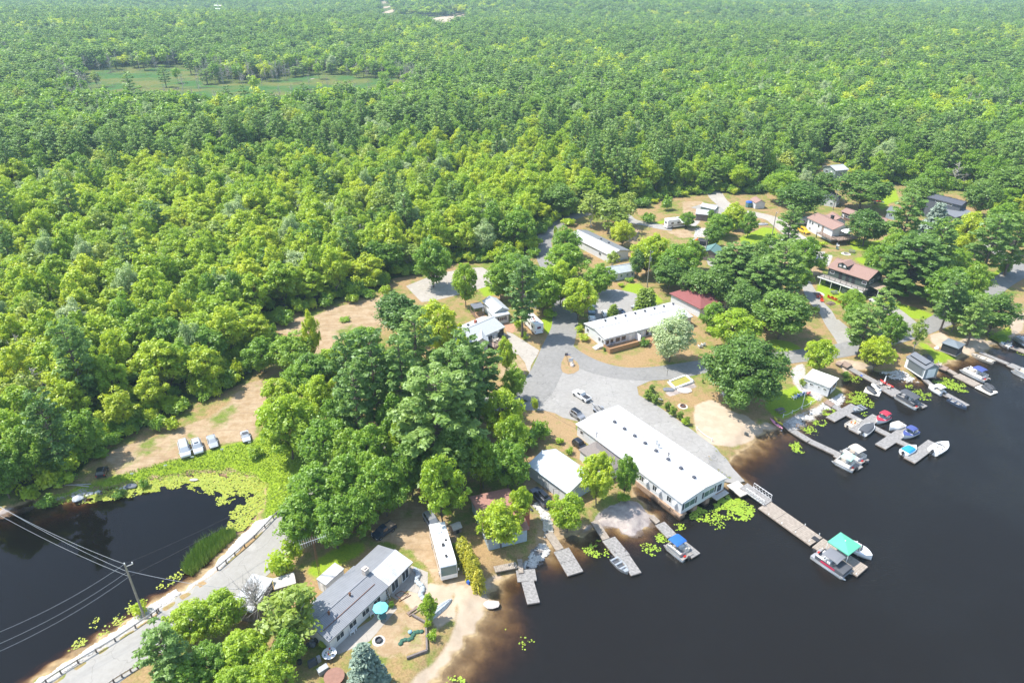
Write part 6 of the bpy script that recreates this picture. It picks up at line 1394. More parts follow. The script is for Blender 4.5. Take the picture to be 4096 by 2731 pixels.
for k in range(8): lb.tube((-.22, .11 * k + .08, .32 * k + .22), (.22, .11 * k + .08, .32 * k + .22), .018)
lb.build('rails', M_TRIM, ld_)
tp = empty('tarp_heap', G('i', 1800, 520), 0, 'grey crumpled tarpaulin draped along the terrace edge', 'tarpaulin'); b = MB()
for k in range(14): f = k / 13; b.ball((-1.3 + 2.0 * f + .3 * math.sin(k), 2.3 - 5.6 * f, .25), .42, 1, 1, .7 + .3 * math.sin(k * 2), n=8, m=4)
b.build('sheet', mat('grey_tarp', (.42, .46, .48), .6, .4, 3, bump=.8, bscale=5), tp)
nb_ = empty('net_heap', G('i', 1680, 1090), .7, 'green mesh netting and nets heaped on the lawn', 'netting'); b = MB()
for k in range(9): b.ball((-1.6 + .4 * k, .25 * math.sin(k * 1.3), .12), .36, 1, .9, .45, n=8, m=4)
b.build('mesh', mat('green_net', (.05, .13, .09), .95, .5, 9), nb_); MB().ball((.3, .6, .3), .33, 1, .9, .7, n=8, m=5).build('tub', mat('pale_blue_plastic', (.25, .42, .55), .5), nb_)
ot = empty('overturned_boat', G('i', 1985, 800), math.radians(48), 'grey tarp covered boat lying on the sand behind the sapling', 'boat'); MB().loft([[(x, -w_, .05), (x, -w_ * .6, h_), (x, w_ * .6, h_), (x, w_, .05)] for x, w_, h_ in ((-2.3, .5, .45), (-1, .65, .6), (.6, .6, .55), (1.8, .3, .4), (2.3, .05, .2))]).build('hull', mat('grey_tarp', (0, 0, 0)), ot)
MB().loft([[(x, -.04, h_), (x, .04, h_), (x, .04, h_ + .06), (x, -.04, h_ + .06)] for x, h_ in ((-2.2, .42), (-1, .58), (.6, .53), (1.8, .38))]).build('keel', M_GALV, ot)
wl = empty('shore_wall', G('i', 1835, 1200), 0, 'low timber retaining wall at the corner of the cottage lawn', 'retaining wall'); w0 = wl.location
for a, c in (((1840,950), (1850,1240)), ((1850,1240), (1640,1320)), ((1700,870), (1840,950))):
    a = G('i', *a) - w0; c = G('i', *c) - w0; d = c - a; MB().box((a + c) / 2 + Vector((0, 0, .15)), (d.length, .25, .6), rz=math.atan2(d.y, d.x)).build('wall_beam', M_WOOD, wl)
rt = empty('round_table', G('i', 885, 1530), 0, 'large round rust brown cover on a table at the lower edge', 'table'); MB().tube((0, 0, .55), (0, 0, .62), 1.3, 1.3, 26).build('cover', mat('rust_cover', (.28, .15, .11), .8, .15, 2), rt); MB().tube((0, 0, 0), (0, 0, .55), 1.15, 1.2, 20).build('side', M_RUST, rt)
wt = empty('cluttered_table', G('i', 835, 1290), .3, 'white oval table crowded with bright small pots', 'table'); MB().tube((0, 0, .66), (0, 0, .7), .95, .95, 22).build('table_top', MW, wt)
for k in range(9): a = k * .7; MB().ball((.6 * math.cos(a) * (k % 3 + 1) / 3, .6 * math.sin(a) * (k % 3 + 1) / 3, .78), .12, n=7, m=4).build('pot', [MGR, M_SHT, MRD, M_YELLOW][k % 4], wt)
for a in (0.5, 2.6, 4.7): MB().tube((.5 * math.cos(a), .5 * math.sin(a), 0), (.4 * math.cos(a), .4 * math.sin(a), .66), .03).build('leg', M_GALV, wt)
bq = empty('barbecue', G('i', 655, 1380), .6, 'dark covered barbecue beside the grill cart at the lower left', 'barbecue'); MB().box((0, 0, .5), (1.2, .6, 1.0), top=.85).build('cover', M_CHAR, bq, bevel=.06); MB().box((.9, .1, .45), (.5, .5, .9), top=.9).build('side_box', M_GREYV, bq)
hb2 = empty('storage_box', G('i', 765, 1450), .7, 'grey lidded storage box at the end of the lower path', 'box'); MB().box((0, 0, .35), (1.3, .7, .7)).build('body', M_GREYV, hb2); MB().box((0, 0, .74), (1.36, .76, .08)).build('lid', M_ALU, hb2)
md_ = empty('grill', G('x', 545, 462, LZ + 2.54), 0, 'small black kettle grill on the green house balcony', 'grill'); MB().ball((0, 0, .75), .28, n=10, m=6).build('bowl', M_IRON, md_)
for a in (0, 2.1, 4.2): MB().tube((.1, 0, .6), (.3 * math.cos(a), .3 * math.sin(a), 0), .02).build('leg', M_GALV, md_)
sf = empty('outdoor_sofa', G('x', 740, 470, LZ + 2.54), -.5, 'dark outdoor sofa along the balcony end', 'sofa'); MB().box((0, 0, .25), (2.2, .8, .4)).build('seat', M_CHAR, sf, bevel=.05); MB().box((0, .38, .55), (2.2, .18, .6)).build('backrest', M_CHAR, sf, bevel=.05)
ht_ = empty('hot_tub', G('x', 1105, 610), .1, 'brown covered hot tub on the patio right of the porch', 'hot tub'); MB().box((0, 0, .4), (2.2, 1.9, .8)).build('shell', M_IRON, ht_, bevel=.08); MB().box((0, 0, .86), (2.3, 2.0, .12)).build('cover', mat('taupe_vinyl', (.20, .16, .16), .6), ht_, bevel=.04)
sf2 = empty('patio_set', G('y', 735, 290, LZ + .5), .45, 'dark wicker table and bench with orange flowers on the motel deck', 'patio set'); MB().box((0, 0, .55), (1.5, .9, .08)).build('table_top', M_DARK, sf2); MB().box((0, .8, .3), (1.8, .5, .5)).box((0, 1.0, .7), (1.8, .12, .5)).build('bench', M_DARK, sf2)
for k in range(5): MB().ball((-.7 + .35 * k, 1.05, 1.02), .15, n=6, m=4).build('flowers', M_ORANGE, sf2)
dx_ = empty('covered_tub', G('y', 352, 410, LZ + .5), 0, 'grey covered tub at the left end of the motel deck', 'tub'); MB().tube((0, 0, 0), (0, 0, .6), .8, .8, 18).build('shell', M_GREYV, dx_); MB().tube((0, 0, .6), (0, 0, .68), .84, .8, 18).build('lid', M_GREYV, dx_)
po = empty('portable_hammock', G('b', 1505, 245), -.4, 'thin dark metal frame beside the clipped shrub', 'frame'); MB().path([(-.5, 0, .05), (0, 0, .9), (.6, 0, .05)], .03).path([(-.5, .4, .05), (0, .4, .8), (.6, .4, .05)], .03).build('tubes', M_IRON, po); MB().box((0, .2, .4), (.9, .4, .03)).build('sling', M_GREYV, po)
po.name = 'folding_frame'
bt2 = empty('blue_tarp', G('k', 1905, 1255), .6, 'crumpled bright blue tarp in the shade of the round maple', 'tarpaulin'); b = MB()
for k in range(6): b.ball((.5 * k - 1.2, .4 * math.sin(k * 2), .15), .6, 1, .8, .5, n=8, m=4)
b.build('sheet', M_BRBLUE, bt2)
gp_ = empty('gate_posts', G('v', 1210, 520), 0, 'pale rounded boulder cluster by the lawn edge', 'rock'); gp_.name = 'rock_cluster'
for x, y in ((0, 0), (.6, .2), (.2, -.5)): MB().ball((x, y, .15), .3, n=8, m=5).build('stone', M_STONE, gp_)
pn = empty('dark_pole', G('y', 1100, 815), 0, 'thin dark marker post at the edge of the shore road', 'post'); pn.name = 'marker_post'; MB().tube((0, 0, 0), (0, 0, 1.5), .04).build('post', M_IRON, pn); MB().box((0, 0, 1.4), (.12, .03, .2)).build('reflector', M_YELLOW, pn)
hp = empty('hoop_post', G('c', 622, 318), .4, 'basketball hoop post at the edge of the ball court', 'hoop'); MB().tube((0, 0, 0), (0, 0, 3.0), .06).build('post', M_IRON, hp); MB().box((0, .3, 3.1), (1.3, .06, .9)).build('backboard', M_TRIM, hp); MB().path([(.25 * math.cos(a), .6 + .25 * math.sin(a), 2.85) for a in [k * .63 for k in range(11)]], .02).build('rim', M_ORANGE, hp)
def small_sign(x, y, lab): 
    e = empty('parking_sign', G('g', x, y), .3, lab, 'sign', 'low white signs along the dirt lot'); MB().box((0, 0, .75), (.55, .03, .25)).build('board', MW, e); MB().box((0, .02, .35), (.07, .05, .8)).build('post', M_WOOD, e)
for x, y, l_ in ((1130,850,'low white sign left of the pond bank bushes'), (1650,720,'low white sign in front of the minivan and crossover'), (1905,660,'low white sign right of the pewter sedan'), (2140,600,'low white sign in front of the convertible'), (1418,785,'low white marker between the black car and minivan')): small_sign(x, y, l_)
def tent(t, x, y, label):
    e = empty('screen_tent', G(t, x, y), .3, label, 'tent'); MB().ball((0, 0, 1.9), 1.3, 1, 1, .35, n=8, m=3, half=True).build('roof', MBL, e)
    for a in range(4): MB().tube((1.1 * math.cos(a * 1.57), 1.1 * math.sin(a * 1.57), 0), (1.1 * math.cos(a * 1.57), 1.1 * math.sin(a * 1.57), 1.95), .04).build('post', M_IRON, e)
    MB().tube((0, 0, .1), (0, 0, 1.8), 1.15, 1.15, 8, False).build('mesh', M_SHT, e)
tent('e', 1550, 335, 'small blue topped screen tent beside the white garage')
sc = empty('scrap_boat', G('e', 1700, 520), .2, 'grey overturned dinghy on the dry lawn by the lane', 'boat'); MB().ball((0, 0, .1), 1.5, 1.5, .7, .35, n=12, m=5).build('hull', M_GREYV, sc); MB().ball((.2, 0, .45), .8, 1.2, .5, .25, n=10, m=4).build('cover', M_CHAR, sc)
exc = empty('orange_blower', G('e', 1010, 690), .6, 'small orange machine beside the black trailer', 'machine'); exc.name = 'snow_blower'; MB().box((0, 0, .4), (.9, .7, .6)).build('housing', M_ORANGE, exc, bevel=.05); MB().tube((.1, 0, .6), (.1, 0, 1.2), .1).build('chute', M_ORANGE, exc)
for s in (-1, 1): MB().tube((-.3, s * .4, .2), (-.3, s * .5, .2), .2, .2, 10).build('wheel', M_TYRE, exc)
rack = empty('boat_on_trailer', G('f', 800, 560), -.4, 'red and white boat parked on a trailer on the upper lawn', 'boat'); MB().loft([[(x, -w_, .95), (x, -w_ * .5, .5), (x, w_ * .5, .5), (x, w_, .95)] for x, w_ in ((-2.3, .9), (0, .95), (1.4, .7), (2.6, .05))]).build('hull', M_GEL, rack); MB().box((-.3, 0, 1.0), (3.4, 1.4, .1)).build('cover', MRD, rack)
for s in (-1, 1): MB().tube((-.6, s * .95, .32), (-.6, s * 1.1, .32), .32, .32, 12).build('wheel', M_TYRE, rack)
pt = empty('power_pylon', P('l', 990, 105, LZ + 4), 0, 'far steel lattice power pylon above the left forest', 'pylon'); b = MB()
for s in (-1, 1):
    for q in (-1, 1): b.tube((s * 2, q * 2, 0), (s * .4, q * .4, 30), .25, n=4)
    b.tube((0, 0, 26), (s * 6, 0, 26), .2, n=4); b.tube((0, 0, 21), (s * 5, 0, 21), .2, n=4)
b.build('lattice', M_GALV, pt)
# person
M_SKIN = mat('skin', (.50, .30, .21), .6); M_SHIRT = mat('dark_shirt', (.03, .03, .04), .8)
def person(t, x, y, rz, label):
    g0 = G(t, x, y); r = empty('person', g0 + Vector((0, 0, .03)), rz, label, 'person')
    J = [(0, 0, .95, .15), (0, 0, 1.15, .14), (0, 0, 1.38, .16), (0, 0, 1.5, .06), (0, -.02, 1.62, .10), (0, -.01, 1.70, .085), (.10, 0, .88, .10), (.11, .0, .50, .07), (.11, .03, .09, .045), (.11, -.11, .04, .035),
         (-.10, 0, .88, .10), (-.12, -.05, .50, .07), (-.14, .02, .09, .045), (-.14, -.12, .04, .035), (.19, 0, 1.42, .055), (.30, .0, 1.28, .045), (.46, -.12, 1.42, .035), (.54, -.18, 1.48, .03), (-.19, 0, 1.42, .055), (-.24, .02, 1.14, .045), (-.26, -.06, .90, .035), (-.26, -.10, .80, .03)]
    E = [(0,1),(1,2),(2,3),(3,4),(4,5),(0,6),(6,7),(7,8),(8,9),(0,10),(10,11),(11,12),(12,13),(2,14),(14,15),(15,16),(16,17),(2,18),(18,19),(19,20),(20,21)]
    for hand, dx in ((17, .03), (21, -.0)):
        h = J[hand]
        for k in range(5):
            J.append((h[0] + dx + (.05 if hand == 17 else 0), h[1] - .03 + .014 * k - .02 * (k == 4), h[2] - (.05 if hand == 21 else -.02) - .004 * abs(k - 2), .010)); E.append((hand, len(J) - 1))
    me = bpy.data.meshes.new('body'); me.from_pydata([j[:3] for j in J], E, []); o = bpy.data.objects.new('body', me); COL.objects.link(o); o.parent = r
    sk = o.modifiers.new('skin', 'SKIN'); 
    for v, j in zip(me.skin_vertices[0].data, J): v.radius = (j[3], j[3])
    me.skin_vertices[0].data[0].use_root = True
    o.modifiers.new('sub', 'SUBSURF').levels = 1; o.modifiers['sub'].render_levels = 2; me.materials.append(M_SKIN)
    MB().loft([[(rx * math.cos(a), ry * math.sin(a), z) for a in [k * math.pi / 5 for k in range(10)]] for z, rx, ry in ((.90, .20, .16), (1.1, .19, .15), (1.35, .235, .16), (1.47, .16, .12))]).build('shirt', M_SHIRT, r, True)
    for s in (-.11, .115): MB().tube((s * .95, 0, .95), (s, -.02, .10), .115, .075, 10).build('trouser_leg', M_SHIRT, r, True)
    MB().ball((0, .01, 1.70), .112, 1, 1.05, .85, n=10, m=6, half=True).build('hair', mat('brown_hair', (.06, .04, .025), .9), r)
    return r
person('e', 2045, 588, .9, 'person in dark clothes standing behind the yellow SUV with one arm raised')
# ------------------------------------------------------------ trees
RNG = np.random.default_rng(7)
HAZE_D = 0.00017
LM = {
 'mid':   leaf_mat('leaf_mid',   [(.14,.28,.018), (.23,.40,.022), (.34,.49,.030)], .50),
 'lime':  leaf_mat('leaf_lime',  [(.27,.43,.016), (.40,.54,.018), (.56,.62,.028)], .50),
 'dark':  leaf_mat('leaf_dark',  [(.09,.195,.026), (.145,.265,.034), (.21,.34,.042)], .42),
 'silver':leaf_mat('leaf_silver',[(.28,.40,.13), (.39,.50,.20), (.50,.58,.32)], .45),
 'birch': leaf_mat('leaf_birch', [(.23,.33,.04), (.32,.42,.05), (.42,.48,.08)], .46),
 'pine':  leaf_mat('needle_pine',[(.14,.26,.045), (.21,.35,.062), (.29,.42,.082)], .40),
 'blue':  leaf_mat('needle_blue',[(.18,.26,.19), (.26,.34,.26), (.34,.41,.32)], .2),
 'cedar': leaf_mat('needle_cedar',[(.15,.25,.018), (.21,.31,.022), (.27,.36,.03)], .25),
 'gold':  leaf_mat('leaf_gold',  [(.36,.36,.02), (.46,.44,.025), (.55,.50,.03)], .3),
}
TREE_COL = bpy.data.collections.new('tree_stock')      # meshes only, never linked
def leaves_mesh(name, C, R, K, size, m, flat=1.0, droop=0.0, asp=1.0, up=.7):
    """C centres (n,3), R radii, K leaves per lobe. Leaf-sized faces spread over lobes."""
    n = len(C); idx = np.repeat(np.arange(n), K); N = len(idx)
    d = RNG.normal(size=(N, 3)); d /= np.linalg.norm(d, axis=1)[:, None]
    d[:, 2] = np.where(d[:, 2] < -.35, -d[:, 2], d[:, 2])
    rr = R[idx] * (0.55 + 0.55 * RNG.random(N))
    pos = C[idx] + d * rr[:, None] * np.array([1, 1, flat])
    nrm = d * .8 + RNG.normal(size=(N, 3)) * .45 + np.array([0, 0, up]); nrm /= np.linalg.norm(nrm, axis=1)[:, None]
    a = np.cross(nrm, RNG.normal(size=(N, 3))); a /= np.linalg.norm(a, axis=1)[:, None]
    b = np.cross(nrm, a)
    s = size * (0.6 + 0.8 * RNG.random(N))[:, None]
    v = np.stack([pos - a * s * asp, pos - b * s * .62, pos + a * s * asp, pos + b * s * .62], 1)
    v[:, 0] -= nrm * s * .25; v[:, 2] -= nrm * s * .25
    me = bpy.data.meshes.new(name)
    me.vertices.add(N * 4); me.vertices.foreach_set('co', v.ravel())
    me.loops.add(N * 4); me.loops.foreach_set('vertex_index', np.arange(N * 4))
    me.polygons.add(N); me.polygons.foreach_set('loop_start', np.arange(N) * 4); me.polygons.foreach_set('loop_total', np.full(N, 4))
    me.update()
    lobe = RNG.random(n)[idx] * .7 + RNG.random(N) * .3
    at = me.attributes.new('leaf', 'FLOAT', 'POINT'); at.data.foreach_set('value', np.repeat(lobe, 4).astype(np.float32))
    me.materials.append(m)
    return me
def limb_mesh(name, segs, m):
    b = MB()
    for p, q, r0, r1 in segs: b.tube(p, q, r0, r1, 5, False)
    me = bpy.data.meshes.new(name); me.from_pydata(b.v, [], b.f); me.materials.append(m); return me
def broadleaf(name, m, R=4.2, H=14, base=.30, nl=46, K=58, leaf=.36, spread=1.0, lobe=1.25, bark=None, shape=1.0, flat=1.15):
    """crown radius R, height H, tapered forked trunk; returns (crown mesh, trunk mesh)"""
    zc = H * (base + 1) / 2; hz_ = H * (1 - base) / 2
    C = []; ph0 = RNG.random() * 6.28
    while len(C) < nl:
        p = RNG.uniform(-1, 1, 3); r = np.linalg.norm(p)
        if r > 1 or r < .42: continue
        w_ = 1 - .30 * shape * max(0, p[2]) - .25 * max(0, -p[2])
        az = math.atan2(p[1], p[0]); lump = 1 + .20 * math.sin(az * 3 + ph0) * (1 - abs(p[2])) + .10 * math.sin(az * 5 + 2 * ph0)
        C.append((p[0] * R * .84 * w_ * lump, p[1] * R * .84 * w_ * lump, zc + p[2] * (hz_ - .6) * (1 + .16 * math.sin(az * 2 + ph0))))
    C = np.array(C); top = C[:, 2] > H - 1.2; C[top, 2] = H - 1.2 * RNG.random(top.sum()) - .4
    Rr = lobe * (.5 + 1.0 * RNG.random(nl)) * R / 4.2
    cm = leaves_mesh(name + '_crown', C, Rr, K, leaf, m, flat, up=.45, asp=1.15)
    segs = []; lean = RNG.normal(size=2) * .25
    pts = [Vector((0, 0, -.3))]
    for i in range(1, 6): pts.append(Vector((lean[0] * i * .5 + RNG.normal() * .12, lean[1] * i * .5 + RNG.normal() * .12, H * .75 * i / 5)))
    r0 = .05 * H ** .5 * R ** .5 * .45
    for i in range(5): segs.append((pts[i], pts[i + 1], r0 * (1 - i * .17), r0 * (1 - (i + 1) * .17)))
    for c in C[::2]:
        k = min(4, max(1, int((c[2] / H) * 5) - 1)); s0 = pts[k]
        mid_ = s0.lerp(Vector(c), .5) + Vector((0, 0, -.25))
        segs.append((s0, mid_, r0 * .33, r0 * .2)); segs.append((mid_, Vector(c), r0 * .2, r0 * .06))
    return cm, limb_mesh(name + '_trunk', segs, bark or M_BARK)
def pine(name, m, R=3.2, H=18, base=.25, leaf=.34, K=21, tiers=12, dense=1.0, regular=False):
    C = []; RR = []; segs = []
    r0 = .018 * H
    segs.append((Vector((0, 0, -.3)), Vector((.1, 0, H * .5)), r0, r0 * .6)); segs.append((Vector((.1, 0, H * .5)), Vector((0, 0, H * .98)), r0 * .6, .03))
    for t in range(tiers):
        f = t / (tiers - 1); z = H * (base + (1 - base) * f * .97)
        prof = (1 - f) ** .75 if regular else min(1, 1.3 * (1 - f * .92) ** .5) * (.6 + .4 * min(1, f * 3 + .3))
        L = R * prof + .35; nb = max(3, int(5 * dense * (1 if f < .8 else .7)))
        a0 = RNG.random() * 6.28
        for j in range(nb):
            a = a0 + 6.283 * j / nb + RNG.normal() * .25; l = L * (1 if regular else RNG.uniform(.55, 1.15))
            rise = (-.12 if regular else .10 + .25 * f) * l
            e = Vector((math.cos(a) * l, math.sin(a) * l, z + rise)); s0 = Vector((0, 0, z - .1))
            segs.append((s0, e, .05 + .02 * l, .02))
            n_ = max(1, int(l / .75))
            for k in range(n_):
                q = s0.lerp(e, 1 - k * .62 / max(1, n_)); C.append(tuple(q + Vector((RNG.normal() * .12, RNG.normal() * .12, .12 + RNG.normal() * .12)))); RR.append(.52 + .30 * (1 - k / n_) * RNG.random() + .12 * (R > 3))
    C.append((0, 0, H * .99)); RR.append(.35)
    cm = leaves_mesh(name + '_crown', np.array(C), np.array(RR), K, leaf, m, .55, asp=1.25, up=.7)
    return cm, limb_mesh(name + '_trunk', segs, M_BARK)
def bare(name, H=11, R=3.5, m=None, n=26, fine_=3):
    segs = []; r0 = .15
    top = Vector((RNG.normal() * .4, RNG.normal() * .4, H)); segs.append((Vector((0, 0, -.3)), top * .55, r0, r0 * .6)); segs.append((top * .55, top, r0 * .6, .03))
    for i in range(n):
        f = RNG.uniform(.3, .95); s0 = top * f; a = RNG.random() * 6.28; l = R * (1.1 - f) * RNG.uniform(.6, 1.4)
        e = s0 + Vector((math.cos(a) * l, math.sin(a) * l, l * RNG.uniform(.3, 1.0))); segs.append((s0, e, .07, .03))
        for k in range(fine_):
            q = s0.lerp(e, RNG.uniform(.3, 1)); ee = q + Vector(RNG.normal(size=3)) * l * .28 + Vector((0, 0, l * .12)); segs.append((q, ee, .035, .012))
    return None, limb_mesh(name + '_trunk', segs, m or M_DEAD)
KINDS = {}
def proto(kind, name, fn, cnt, **kw):
    KINDS[kind] = (name, [fn(name, **kw) for _ in range(cnt)], kw.get('R', 4.2), kw.get('H', 14))
proto('B', 'broadleaf_tree', broadleaf, 4, m=LM['mid'], nl=100, K=66, leaf=.22, lobe=.78, base=.2)
proto('L', 'broadleaf_tree', broadleaf, 4, m=LM['lime'], nl=100, K=66, leaf=.22, lobe=.78, base=.2)
proto('K', 'broadleaf_tree', broadleaf, 2, m=LM['dark'], H=13, nl=90, K=90, leaf=.21, lobe=1.05, base=.16)
proto('O', 'oak_tree', broadleaf, 1, m=LM['dark'], R=8, H=15, base=.06, nl=230, K=130, leaf=.22, lobe=.62)
proto('S', 'poplar_tree', broadleaf, 1, m=LM['silver'], R=4.6, H=12, base=.10, nl=100, K=100, leaf=.19, lobe=.85)
proto('T', 'maple_tree', broadleaf, 3, m=LM['lime'], R=4.4, H=10, base=.12, nl=160, K=72, leaf=.18, lobe=.62)
proto('M', 'maple_tree', broadleaf, 3, m=LM['mid'], R=4.8, H=12, base=.10, nl=175, K=74, leaf=.19, lobe=.64)
proto('V', 'birch_tree', broadleaf, 2, m=LM['birch'], R=3.0, H=12, base=.2, nl=44, K=44, leaf=.26, lobe=1.2, bark=M_BIRCHB)
proto('P', 'pine_tree', pine, 4, m=LM['pine'], leaf=.26, K=32)
proto('Q', 'pine_tree', pine, 2, m=LM['pine'], R=5.2, H=21, base=.12, K=46, tiers=18, dense=1.5, leaf=.24)
proto('C', 'cedar_tree', pine, 1, m=LM['cedar'], R=1.0, H=6, base=.02, K=34, tiers=15, dense=1.4, leaf=.18, regular=True)
proto('Y', 'cedar_tree', pine, 1, m=LM['gold'], R=.8, H=4.5, base=.02, K=34, tiers=12, dense=1.3, leaf=.16, regular=True)
proto('E', 'spruce_tree', pine, 1, m=LM['blue'], R=3.0, H=9, base=.04, K=34, tiers=15, dense=1.8, leaf=.24, regular=True)
proto('D', 'dead_tree', bare, 3)
proto('W', 'dead_willow', bare, 1, H=8, R=5, n=60, fine_=6)
proto('U', 'shrub', broadleaf, 3, m=LM['lime'], R=1.6, H=2.4, base=0.02, nl=22, K=50, leaf=.20, lobe=1.6)
proto('X', 'shrub', broadleaf, 2, m=LM['mid'], R=1.6, H=2.2, base=0.02, nl=22, K=50, leaf=.20, lobe=1.6)
proto('G', 'clipped_shrub', broadleaf, 1, m=LM['cedar'], R=1.0, H=2.1, base=0.0, nl=60, K=60, leaf=.10, lobe=1.3)
proto('F', 'broadleaf_tree', broadleaf, 2, m=LM['mid'], nl=22, K=20, leaf=.62, lobe=1.5)       # farther stock
proto('H', 'broadleaf_tree', broadleaf, 2, m=LM['lime'], nl=22, K=20, leaf=.62, lobe=1.5)
proto('I', 'pine_tree', pine, 2, m=LM['pine'], K=7, tiers=8, leaf=.60, dense=.8)
CATS = {'broadleaf_tree': 'tree', 'oak_tree': 'tree', 'poplar_tree': 'tree', 'maple_tree': 'tree', 'birch_tree': 'tree', 'pine_tree': 'tree', 'cedar_tree': 'tree',
        'spruce_tree': 'tree', 'dead_tree': 'dead tree', 'dead_willow': 'dead tree', 'shrub': 'shrub', 'clipped_shrub': 'shrub'}
HAND = []                                             # placed crowns, so the auto forest keeps clear of them
def tree(kind, x, y, rad, h, label, group=None, z=None):
    name, ms, R0, H0 = KINDS[kind]
    cm, tm = ms[random.randrange(len(ms))]
    z = max(hz(x, y), 0.05) if z is None else z
    r = empty(name, (x, y, z), random.uniform(0, 6.28), label, CATS[name], group)
    r.scale = (rad / R0, rad / R0, h / H0)
    t = bpy.data.objects.new('trunk', tm); COL.objects.link(t); t.parent = r
    if cm:
        c = bpy.data.objects.new('crown' if 'shrub' not in name else 'foliage', cm); COL.objects.link(c); c.parent = r
    HAND.append((x, y, rad))
    return r
def tr(kind, t, cx, cy, wpx, h, label, group=None, f=.62):
    """crown centre sighted at (cx,cy) with crown width wpx on tile t"""
    s = TILES[t][2]
    p = P(t, cx, cy, LZ + h * f); dist = (p - cam.location).length
    dep = p.y * math.cos(PITCH) + (CAM_H - p.z) * math.sin(PITCH)
    rad = wpx / s / F * dep / 2
    return tree(kind, p.x, p.y, rad * 1.12, h, label, group)
random.seed(11)
# ------------------------------------------------------------ water plants, stones
def blob(c, rx, ry, n=14, seed=0, rz=0):
    rr = random.Random(seed); out = []
    for i in range(n):
        a = 2 * math.pi * i / n; q = 1 + rr.uniform(-.28, .28); x, y = rx * q * math.cos(a), ry * q * math.sin(a)
        out.append((c[0] + x * math.cos(rz) - y * math.sin(rz), c[1] + x * math.sin(rz) + y * math.cos(rz)))
    return out
def pads(name, patches, label, m, seed=1):
    r_ = np.random.default_rng(seed); V = []; Fc = []; n0 = 0
    for pg, dens, size in patches:
        x0, x1 = min(p[0] for p in pg), max(p[0] for p in pg); y0, y1 = min(p[1] for p in pg), max(p[1] for p in pg)
        N = int((x1 - x0) * (y1 - y0) * dens); X = r_.uniform(x0, x1, N); Y = r_.uniform(y0, y1, N); d = sdist(X, Y, pg)
        cl = np.sin(X * 2.1 + 1.5 * np.sin(Y * 1.7)) + np.sin(Y * 2.6 + X)
        k = (d > r_.uniform(-.5, .45, N)) & ((d > .9) | (cl > -.7)) ; X, Y = X[k], Y[k]
        kk = height(X, Y) < .1; X, Y = X[kk], Y[kk]
        for x, y in zip(X, Y):
            s = size * r_.uniform(.5, 1.25); a0 = r_.uniform(0, 6.28); z = .015 + r_.uniform(0, .035); tx, ty = r_.normal(0, .10, 2)
            for j in range(6):
                a = a0 + j * math.pi / 3.2; V.append((x + s * math.cos(a), y + s * math.sin(a), z + s * (tx * math.cos(a) + ty * math.sin(a)) + .02))
            Fc.append(tuple(range(n0, n0 + 6))); n0 += 6
    me = bpy.data.meshes.new(name); me.from_pydata(V, [], Fc); me.materials.append(m); o = bpy.data.objects.new(name, me); COL.objects.link(o); tag(o, label, 'water plants', kind='stuff')
    n_ = len(Fc); at = me.attributes.new('leaf', 'FLOAT', 'POINT'); at.data.foreach_set('value', np.repeat(r_.random(n_), 6).astype(np.float32))
def pad_mat(name, a, b, c):
    g = NT(name); r = g.t.nodes.new('ShaderNodeValToRGB'); r.color_ramp.elements[0].color = (*a, 1); r.color_ramp.elements[1].color = (*c, 1); e = r.color_ramp.elements.new(.5); e.color = (*b, 1)
    g.t.links.new(g.m2('ADD', g.m2('MULTIPLY', g.attr('leaf'), .6), g.m2('MULTIPLY', g.noise(.8), .4)), r.inputs[0]); g.t.links.new(r.outputs[0], g.b.inputs['Base Color']); g.b.inputs['Roughness'].default_value = .6; return g.m
MPAD = pad_mat('lily_pad', (.15, .25, .015), (.24, .36, .02), (.33, .41, .03)); MPADP = pad_mat('pond_pad', (.15, .22, .015), (.27, .32, .02), (.38, .36, .03))
W = lambda t, pts: poly(t, pts, .03)
